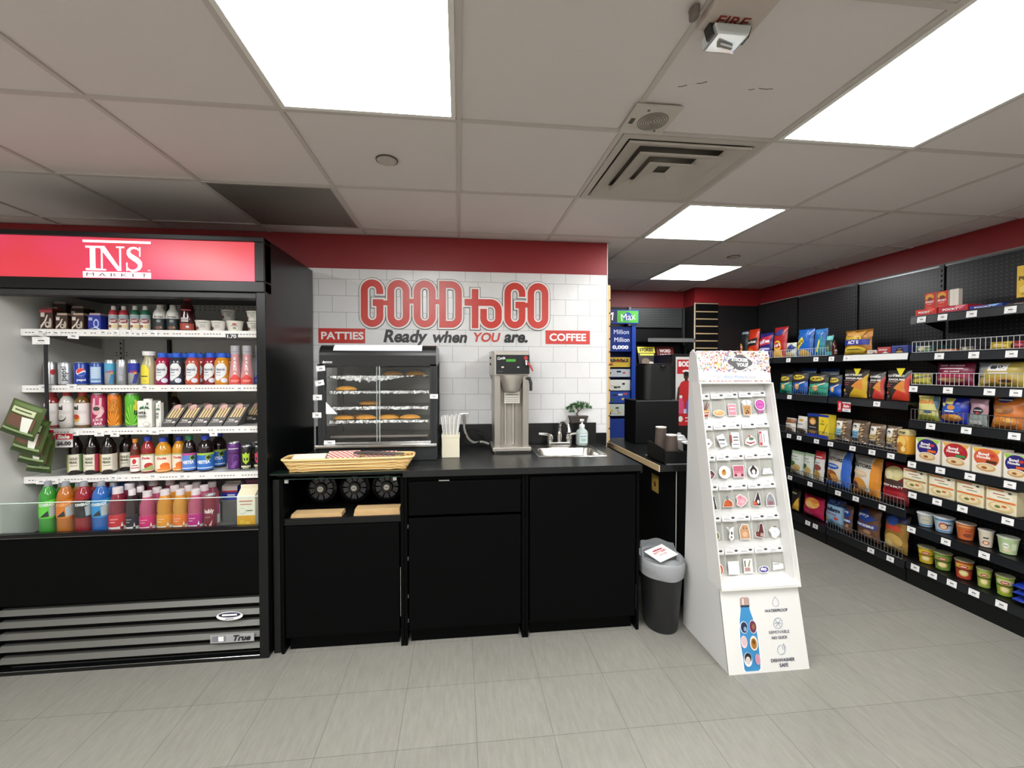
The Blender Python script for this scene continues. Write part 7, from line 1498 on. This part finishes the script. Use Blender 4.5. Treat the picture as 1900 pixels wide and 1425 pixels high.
for a, b, t_, bg, lid, ops, lb in ((1689, 1723, 952, 'cfd4d0', 'dfe2e0', [('r', -.8, -.6, .8, .7, 'c9c4b0'), ('r', -1.5, -.95, 1.5, -.7, '3a80c0'), ('r', -.5, .1, .4, .2, '8a8a80')], 'pale instant noodle cup with a blue foot'), (1725, 1767, 961, 'c4dbe6', 'e2e4e4', ku, 'blue and white noodle cup with a red bowl pictured'),
      (1772, 1812, 974, 'd2703c', 'd8c8b4', [('r', -1.2, .7, 1.2, .95, 'e0945a'), ('t', '~SHIN', .3, .2, .8, .3, 'a82f2c', .05), ('e', .2, -.4, .6, .3, '8a4a30')], 'orange noodle cup between the blue and the cream ones'), (1814, 1846, 986, 'e2d6c2', 'e0dcd2', [('t', '~UDON', -.1, .2, .9, .4, '2a2a2a', .05), ('e', -.1, -.5, .6, .3, 'a83a2c'), ('e', -.1, -.5, .4, .2, 'ecd9b0')], 'cream noodle cup with dark brush characters'),
      (1849, 1893, 1000, 'c2d8a4', 'd4dcc8', [('e', -.4, .1, .4, .4, 'ecefe2'), ('t', '~RICE', -.4, .1, .6, .2, '5a8a3a', .04), ('e', -.3, -.55, .5, .25, 'e8d8b4'), ('r', .3, -.5, .9, .5, 'd4e0c0')], 'pale green noodle cup at the shelf end')):
    rcup(lb, a, b, t_, z, mat(bg, .4), mat(lid, .35), ops)
z = .158
vf = lambda c, c2: [('r', -1.3, .3, 1.3, .85, c2), ('e', -.1, .5, .6, .2, 'b83a3a'), ('t', '~THAI', -.1, .5, .7, .2, 'f2eada', .04), ('e', -.1, -.35, .7, .4, 'd9c070'), ('e', -.1, -.35, .5, .25, 'e8dca8'), ('r', -1.3, .08, 1.3, .2, '2c2c24'), ('r', -1.3, -.98, 1.3, -.85, c)]
for a, b, t_, bg, c2, lb in ((1690, 1724, 1014, 'd9b82c', 'e0c43a', 'yellow noodle cup on the bottom deck beside the gold candy bag'), (1728, 1765, 1028, '7a9a44', '8aa84e', 'green noodle cup second on the bottom deck'), (1770, 1808, 1043, 'c04a34', 'd8b040', 'red and yellow noodle cup on the bottom deck'), (1811, 1842, 1058, 'a0b450', 'b0c064', 'light green noodle cup with its side panel showing'), (1846, 1884, 1072, '9cb838', 'c8cc9c', 'bright lime noodle cup next to the blue wrappers')):
    rcup(lb, a, b, t_, z, mat(bg, .4), mat('c4c49c', .3, metal=.3), vf(bg, c2))
for a, ra in RC: a.location.y = min(a.location.y, 2.515-ra)
for it in range(30):
    for i in range(len(RC)):
        for j in range(i+1, len(RC)):
            a, ra = RC[i]; b, rb_ = RC[j]
            if abs(a.location.z-b.location.z) > .02: continue
            dy = b.location.y-a.location.y; dx = b.location.x-a.location.x; L_ = math.hypot(dx, dy)
            if L_ < ra+rb_+.003: k_ = (ra+rb_+.003-L_)/2/max(L_, 1e-4); a.location.y -= dy*k_; b.location.y += dy*k_
def flatpack(name, lb, px, py, X, w, h, z, c, ops, n=3):
    for k in range(n):
        o = bag_mesh(w, h, .03, c, ops, k).build(name); o.rotation_euler = (rad(-78), 0, -PI/2); o.location = (X, onX(px, py, X)[1]+.0*k, z+.02+k*.038); tag(o, lb[k], 'snack bag', 'blue wrapper pile')
flatpack('cookie_packet', ['lowest blue cookie packet of the pile on the bottom deck', 'middle blue cookie packet of the pile on the bottom deck', 'uppermost blue cookie packet of the pile on the bottom deck'], 1912, 1110, 3.06, .16, .17, z, '1a3496', [('t', '~OREO', 0, 0, 1.2, None, 'e8ecf6', .05), ('e', .6, .4, .2, .2, '4a6ae0')])
# red bag end and twisted packets behind
sbag('crumpled red snack bag at the end of the fourth shelf row, lying low', 1722, 1738, 957, .4+.0015, '8a1f34', [('e', 0, .2, .5, .4, 'b04a5a')], dx=.11, tilt=-10)
# ---- top near shelf: chocolate stick boxes -------------------------------------
z = 1.812
pk = lambda c, fl: [('p', [(-1, -1), (1, -1), (1, .9), (.1, .9), (-1, -.2)], c), ('p', [(.1, .9), (.9, .9), (.5, -.3)], fl), ('t', 'POCKY', -.15, .05, 1.1, .7, 'f4eeea', .05)]
sbox('flat red display carton of chocolate sticks at the shelf end', 1696, 1736, 574, z, .15, 'd2352a', pk('c92c24', 'e86a54'), name='stick_carton'); sbox('flat crimson display carton of chocolate sticks, in the middle', 1738, 1794, 568, z, .15, 'c42c40', pk('b8263c', 'e08a94'), name='stick_carton'); sbox('flat dark blue display carton of cookie sticks', 1796, 1858, 566, z, .15, '22409c', pk('1f3a90', '9cc4ec'), name='stick_carton')
sbox('flat brown display carton under the yellow box', 1864, 1905, 562, z, .15, '3c1c1a', [('t', 'POCKY', .2, 0, .9, .6, 'd9cfc8', .05)], name='stick_carton')
up_ = [('e', -.1, .45, .8, .42, 'e0a23a'), ('e', 0, .2, .5, .25, '7a2a1c'), ('t', 'POCKY', 0, -.15, 1.6, .28, 'f4f0ec', .05), ('r', -.5, -.5, .4, -.42, 'e8b0a0'), ('r', -.6, -.9, .5, -.86, 'e8b0a0')]
zt_ = onX(1716, 578, 3.1)[2]
yk, wk_, hk_ = span(1713, 1735, 544, z+.048, 3.10)
for a, b, c, ops, lb in ((1713, 1733, 'cc3222', up_, 'upright red chocolate stick box with flame print, deeper of the pair'), (1735, 1756, 'cc3222', up_, 'upright red chocolate stick box with flame print, nearer the white box'), (1759, 1776, 'e9e4d8', [('r', -.05, -1, 0, 1, 'b9b4a8')], 'upright white chocolate stick box showing its plain side')):
    X = 3.10; a1 = onX(a, 700, X)[1]; b1 = onX(b, 700, X)[1]; h = hk_
    o = carton('stick_box', lb, (a1-b1)*.96, hk_, .028, c, ops, 'e9e4d8'); o.location = (X, (a1+b1)/2, z+.048); o.rotation_euler.z = -PI/2; o['group'] = 'upright stick boxes'
X = 3.09; a1 = onX(1880, 700, X)[1]
o = carton('stick_box', 'upright yellow stick box standing at the entrance end of the top near shelf', .12, .175, .03, 'e0b83a', [('e', .1, .6, .6, .3, '8a4a2c'), ('t', 'POCKY', 0, .2, 1.7, .28, '3a3424', .05), ('e', 0, -.5, .8, .3, 'e8cc6a'), ('p', [(-.7, -.8), (.6, -.2), (.7, -.3), (-.5, -.9)], 'b0902a')], 'c9a02e'); o.location = (X, a1-.062, z+.043); o.rotation_euler.z = -PI/2-.1
# ================================================================== side counter with cups
CT = .90
t = thing('side_counter', 'black side counter with a raw tan left edge behind the waste bin', 'counter', (0, 0, 0))
m = MB(); m.box(1.152, 1.70, 2.30, 3.30, CT-.036, CT, mat('141515', .35, spec=.4)); m.build('worktop', t)
MB().box(1.147, 1.152, 2.30, 3.30, CT-.036, CT, mat('cdb48a', .6)).build('raw_edge', t)
m = MB(); m.box(1.27, 1.285, 2.335, 3.28, 0, CT-.036, mat('070808', .5, spec=.1)).box(1.285, 1.69, 2.345, 2.36, .06, CT-.036, BLK).box(1.675, 1.69, 2.36, 3.28, 0, CT-.036, BLK).box(1.285, 1.675, 3.26, 3.28, 0, CT-.036, BLK); m.build('carcass', t)
MB().box(1.2685, 1.2725, 2.332, 2.335, .02, CT-.04, mat('c9c6be', .5)).build('edge_band', t)
p = onX(1216, 898, 1.27); m = MB(); m.box(1.267, 1.2695, p[1]-.045, p[1]+.045, p[2]-.05, p[2]+.06, mat('c9a84a', .5)); draw(m, [('e', 0, 0, .014, .018, '6a2c1c'), ('r', -.035, -.045, -.025, .05, 'b9903a')], lambda u, v, o: (1.267-o, p[1]-u, p[2]+v)); m.build('yellow_sticker', t)
m = MB(); m.box(1.20, 1.66, 2.31, 2.60, CT+.0008, CT+.004, mat('6b6d6c', .5)); mt_ = tag(m.build('counter_mat'), 'thin grey mat under the cup organiser on the side counter', 'mat')
# organiser
t = thing('cup_organizer', 'black open organiser bin with cups and lids at the front of the side counter', 'organiser', (1.19, 2.325, CT+.005)); ob = mat('0f1011', .45, spec=.25)
W2, D2 = .40, .222
m = MB(); m.box(0, W2, 0, D2, 0, .004, ob); m.box(0, W2, 0, .004, 0, .072, ob); m.box(0, W2, D2-.004, D2, 0, .095, ob); m.prism([(0, 0), (D2, 0), (D2, .105), (0, .085)], 'x', 0, .004, ob); m.prism([(0, 0), (D2, 0), (D2, .105), (0, .085)], 'x', W2-.004, W2, ob)
m.box(.122, .125, .004, D2-.004, 0, .07, ob); m.build('bin_body', t, bev=.001)
sl = mat('5c4f48', .7, noise=.5, nscale=220)
def cupstack(lb, x, y, z0, h):
    o = thing('paper_cup', lb, 'paper cup', (x, y, z0)); m = MB(); m.lathe([(.041, .004), (.041, .01), (.031, h-.004)], sl, 26, cap=False); m.build('cup_wall', o)
    MB().lathe([(.040, 0), (.0435, .002), (.0435, .006), (.041, .008)], mat('e9e6e0', .5), 26, cap=False).build('rim', o); MB().lathe([(.0315, h-.006), (.0325, h), (.029, h), (.028, h-.003), (.001, h-.003)], mat('e9e6e0', .5), 24).build('cup_base', o); return o
cupstack('tall upturned patterned paper cup in the organiser, deeper one', 1.248, 2.482, CT+.0105, .19); cupstack('shorter upturned patterned paper cup in front of the tall one', 1.268, 2.388, CT+.0105, .155)
o = thing('lidded_cup', 'clear domed lid resting on the cups beside the black canister', 'cup', (1.368, 2.484, CT+.0105)); MB().lathe([(.046, .105), (.047, .112), (.04, .117), (.03, .135), (.012, .14), (.01, .15), (.001, .151)], mat('d9dcdc', .1, alpha=.6), 24).build('dome', o); MB().lathe([(.04, 0), (.045, .104), (.001, .104)], mat('e4e1da', .5), 22).build('cup_under', o)
o = thing('cup_lid_holder', 'round black canister with a white ring at the organiser end', 'canister', (1.39, 2.385, CT+.0105)); MB().lathe([(.0, 0), (.04, 0), (.046, .088), (.05, .095), (.05, .1)], mat('161718', .3), 28).build('body', o); MB().lathe([(.051, .1), (.052, .106), (.048, .108), (.034, .104), (.033, .1)], mat('d4d4d2', .35), 28, cap=False).build('white_ring', o)
# dispensers on the counter
o = thing('hot_drink_dispenser', 'black box-shaped dispenser base with a rounded black tank on it, side counter', 'dispenser', (1.475, 3.0, CT+.001))
MB().box(-.165, .175, 0, .22, 0, .325, mat('101212', .42, spec=.25)).build('base_box', o, bev=.006)
m = MB(); m.prism(rrect(-.095, .145, -.0, .2, .05), 'z', .327, .59, mat('1b1c1c', .3, spec=.4)); m.build('tank', o, bev=.004)
m = MB(); m.prism(rrect(-.09, .14, .005, .195, .05), 'z', .59, .602, mat('141515', .25, spec=.5)); m.lathe([(.022, .59), (.022, .575), (.001, .575)], mat('050505', .5), 16, cx=.045, cy=-.0); m.build('tank_lid', o, bev=.003)
MB().box(-.16, .17, -.0015, .0, .318, .326, mat('4a4c4c', .3)).build('trim_line', o)
# ------------------------------------------------------------------ red drinks display
o = thing('drink_display_cooler', 'slim black floor cabinet with a red and white drink poster, behind the sticker stand', 'display cabinet', (1.955, 3.62, 0))
MB().box(-.03, .42, 0, .37, 0, 1.60, mat('0f1011', .4)).build('cabinet', o, bev=.004)
m = MB(); m.box(0, .36, -.006, 0, .95, 1.575, mat('dcdcda', .35))
draw(m, [('r', .012, 1.42, .2, 1.55, 'c4232a'), ('t', 'BODY', .10, 1.51, .15, .05, 'f2eeec', .06), ('e', .1, 1.445, .04, .012, 'f2eeec'),
   ('p', [(.02, 1.10), (.2, 1.10), (.2, 1.30), (.16, 1.345), (.12, 1.36), (.085, 1.36), (.05, 1.345), (.028, 1.30)], 'c7282c'), ('e', .098, 1.40, .024, .034, '4a3024'), ('e', .098, 1.42, .027, .022, '1a1412'), ('r', .085, 1.355, .112, 1.375, '4a3024'), ('p', [(.02, 1.30), (.035, 1.30), (.03, 1.16), (.005, 1.1), (.0, 1.14)], '4a3024'),
   ('r', .0, .95, .36, 1.06, 'c4232a'), ('e', .045, 1.01, .022, .026, 'f0eeec'), ('t', '~0 SUGAR', .16, 1.02, .14, .02, 'f0eeec', .04), ('t', '~SPORTS DRINK', .16, .99, .14, .014, 'f0eeec', .03)]
   +[op for k, c in enumerate(('d9507a', '5a6ad0', '4ab0c0', 'd98a3a')) for op in (('r', .015+.085*k, 1.06, .075+.085*k, 1.17, c), ('p', [(.022+.085*k, 1.17), (.068+.085*k, 1.17), (.06+.085*k, 1.2), (.03+.085*k, 1.2)], c), ('r', .032+.085*k, 1.2, .058+.085*k, 1.225, 'eceae8'))], lambda u, v, q_: (u, -.006-q_, v), off=.0006)
m.build('poster', o)
# ------------------------------------------------------------------ alcove: lottery stand on a back counter
o = thing('back_counter', 'grey-topped low counter against the far wall carrying the blue lottery stand', 'counter', (1.5, 4.0, 0))
MB().box(-.3, .333, 0, .5, .74, .765, mat('6f716f', .4)).build('top', o); MB().box(-.28, .325, .02, .48, 0, .74, BLK).build('base', o)
bl_ = mat('1b3f9c', .35); bd = mat('14286a', .35)
o = thing('lottery_stand', 'tall blue lottery ticket stand with a green Max sign, standing past the tile wall', 'lottery stand', (1.42, 4.12, .766))
m = MB(); m.box(.335, .375, .0, .2, 0, 1.15, bl_).box(0, .04, 0, .2, 0, 1.15, bl_).box(.04, .335, .185, .2, 0, 1.15, bd); m.build('side_post', o)
m = MB(); m.box(-.005, .40, -.075, .2, 0, .17, bl_).box(-.005, .40, -.075, -.07, .17, .2, bl_); m.build('ledge_base', o, bev=.003)
zb_ = 1.16
m = MB(); m.box(0, .395, -.02, .03, zb_, zb_+.14, bl_); draw(m, [('r', .17, zb_+.01, .39, zb_+.13, '4cae34'), ('r', .005, zb_+.01, .168, zb_+.13, '1a1f4a'), ('e', .28, zb_+.07, .045, .045, '1f4a9a'), ('t', 'Max', .285, zb_+.068, .15, .07, 'f4f6f2', .06, .12), ('t', '7', .12, zb_+.07, .04, .08, 'f0f0f2', .05, .2)], lambda u, v, q_: (u, -.02-q_, v)); m.build('top_sign', o)
m = MB(); m.box(.01, .335, .02, .03, .88, 1.13, mat('16307c', .3)); draw(m, [('t', 'Million', .23, 1.08, .16, .045, 'dfe6f6', .04), ('t', 'Million', .235, 1.0, .16, .045, 'f2f6fc', .05), ('t', '$', .09, 1.0, .03, .04, 'dfe6f6', .04), ('t', '0,000', .22, .92, .17, .045, 'f2f6fc', .05)], lambda u, v, q_: (u, .02-q_, v)); m.build('jackpot_board', o)
r = random.Random(4)
for k, (z0, hgt, cc) in enumerate(((.72, .10, 'c9a83a'), (.62, .08, 'b4bcc4'), (.48, .11, 'd9dcd4'), (.35, .12, '24489c'), (.22, .12, 'cfd6c8'))):
    m = MB(); m.box(.045, .33, .03, .034, z0, z0+hgt, mat(cc, .4)); ops = []
    for q in range(7): u = r.uniform(.06, .28); v = z0+r.uniform(.01, hgt-.03); ops.append(('r', u, v, u+r.uniform(.02, .05), v+.018, r.choice(['e8e0c0', '3a5a3a', 'c94a3a', 'e8c84a', '2a2a3a', 'd9d9d9', '8a9ab0'])))
    if k == 0: ops.append(('t', 'NASHVILLE', .19, z0+.07, .24, .035, '3a2a10', .05))
    draw(m, ops, lambda u, v, q_: (u, .03-q_, v)); m.build('ticket_pocket', o)
# magazine rack and black shelving at the far wall
o = thing('far_gondola', 'black pegboard shelving unit against the far wall behind the magazines', 'store shelving', (1.88, 4.44, 0))
MB().box(.0, .6, .02, .04, 1.93, 2.14, dots_mat('pegboard_far', '2c2e2f', '5a5c5c', .0254, .004, (0, 2))).build('peg_panel', o); MB().box(-.02, .62, .05, .07, 0, 2.13, BLK).build('back_panel', o)
m = MB(); m.box(-.028, -.002, 0, .04, 0, 2.15, mat('8f918f', .4))
for k in range(10): m.box(-.02, -.01, -.002, .001, 1.95+k*.02, 1.96+k*.02, mat('111111', .6))
m.build('upright', o); MB().box(.602, .622, 0, .04, 0, 2.15, mat('2b2d2d', .4)).build('upright', o)
MB().box(.08, .60, -.24, .04, 1.755, 1.77, BLK2).box(.08, .60, -.25, -.24, 1.75, 1.79, mat('8e9090', .25, metal=.7)).build('shelf', o)
o = thing('magazine_rack', 'black stepped magazine rack in the alcove behind the dispenser', 'magazine rack', (1.846, 4.02, 0))
m = MB()
for k, (z0, y_) in enumerate(((.35, -.0), (.75, .06), (1.12, .12), (1.46, .16))):
    m.box(0, .54, y_, y_+.01, z0, z0+.05, BLK2).box(0, .54, y_, y_+.08, z0, z0+.008, BLK2)
m.prism([(0, 0), (.3, 0), (.3, 1.72), (.22, 1.72), (0, .4)], 'x', -.012, 0, BLK).prism([(0, 0), (.3, 0), (.3, 1.72), (.22, 1.72), (0, .4)], 'x', .54, .552, BLK).box(0, .54, .29, .3, 0, 1.72, BLK); m.build('frame', o)
def mag(lb, px, py, w, h, c, ops, y_, z0):
    X = onY(px, py, 4.02+y_+.03)[0]; o = thing('magazine', lb, 'magazine', (X, 4.02+y_+.025, z0)); o.rotation_euler.x = rad(-16)
    m = MB(); m.box(-w/2, w/2, 0, .006, 0, h, mat(c, .3)); draw(m, ops, lambda u, v, q_: (u*w/2, -q_, v*h)); m.build('cover', o)
mag('black and yellow puzzle magazine on the top tier of the rack', 1203, 665, .19, .24, '1c1a18', [('r', -1, .72, 1, 1, 'e0d42c'), ('t', 'STORIES', 0, .86, 1.6, .16, '2a2412', .05), ('r', -.8, .6, .8, .68, 'd8cf40'), ('e', -.2, .3, .5, .18, '6a5a4a'), ('e', .4, .2, .3, .12, 'c9c0b0')], .16, 1.471)
mag('dark red word puzzle magazine beside the yellow-topped one', 1238, 665, .19, .24, '5a1c1c', [('t', 'WORD', 0, .82, 1.3, .16, 'e8d8d0', .05), ('t', 'HUNT', 0, .6, 1.2, .16, 'e8d8d0', .05), ('e', -.3, .25, .4, .15, 'b8a89a'), ('e', .5, .15, .3, .12, 'd9863a')], .16, 1.471)
mag('blue and red magazine on the second tier of the rack', 1203, 712, .18, .26, '3a3c84', [('p', [(-1, 1), (.6, 1), (-.2, .5), (-1, .6)], 'c8b8b4'), ('e', 0, .6, .5, .12, 'a83a44'), ('r', -.8, .1, .7, .3, '6a68b8')], .12, 1.131)
# slatwall with tan grooves on the pier
o = thing('slatwall_panel', 'black slatwall board with seven tan grooves on the pier beside the shelving', 'slatwall', (2.56, 4.325, 1.55))
MB().box(0, .262, 0, .011, 0, .64, BLK).build('board', o); m = MB(); 
for k in range(7): z = .06+k*.0795; m.box(.004, .258, -.002, 0, z, z+.012, mat('b99f78', .6))
m.box(-.012, -.002, 0, .011, 0.12, .64, mat('c9bba0', .6)).box(-.002, .262, -.001, .011, .628, .636, mat('c9bba0', .6)); m.build('groove', o)
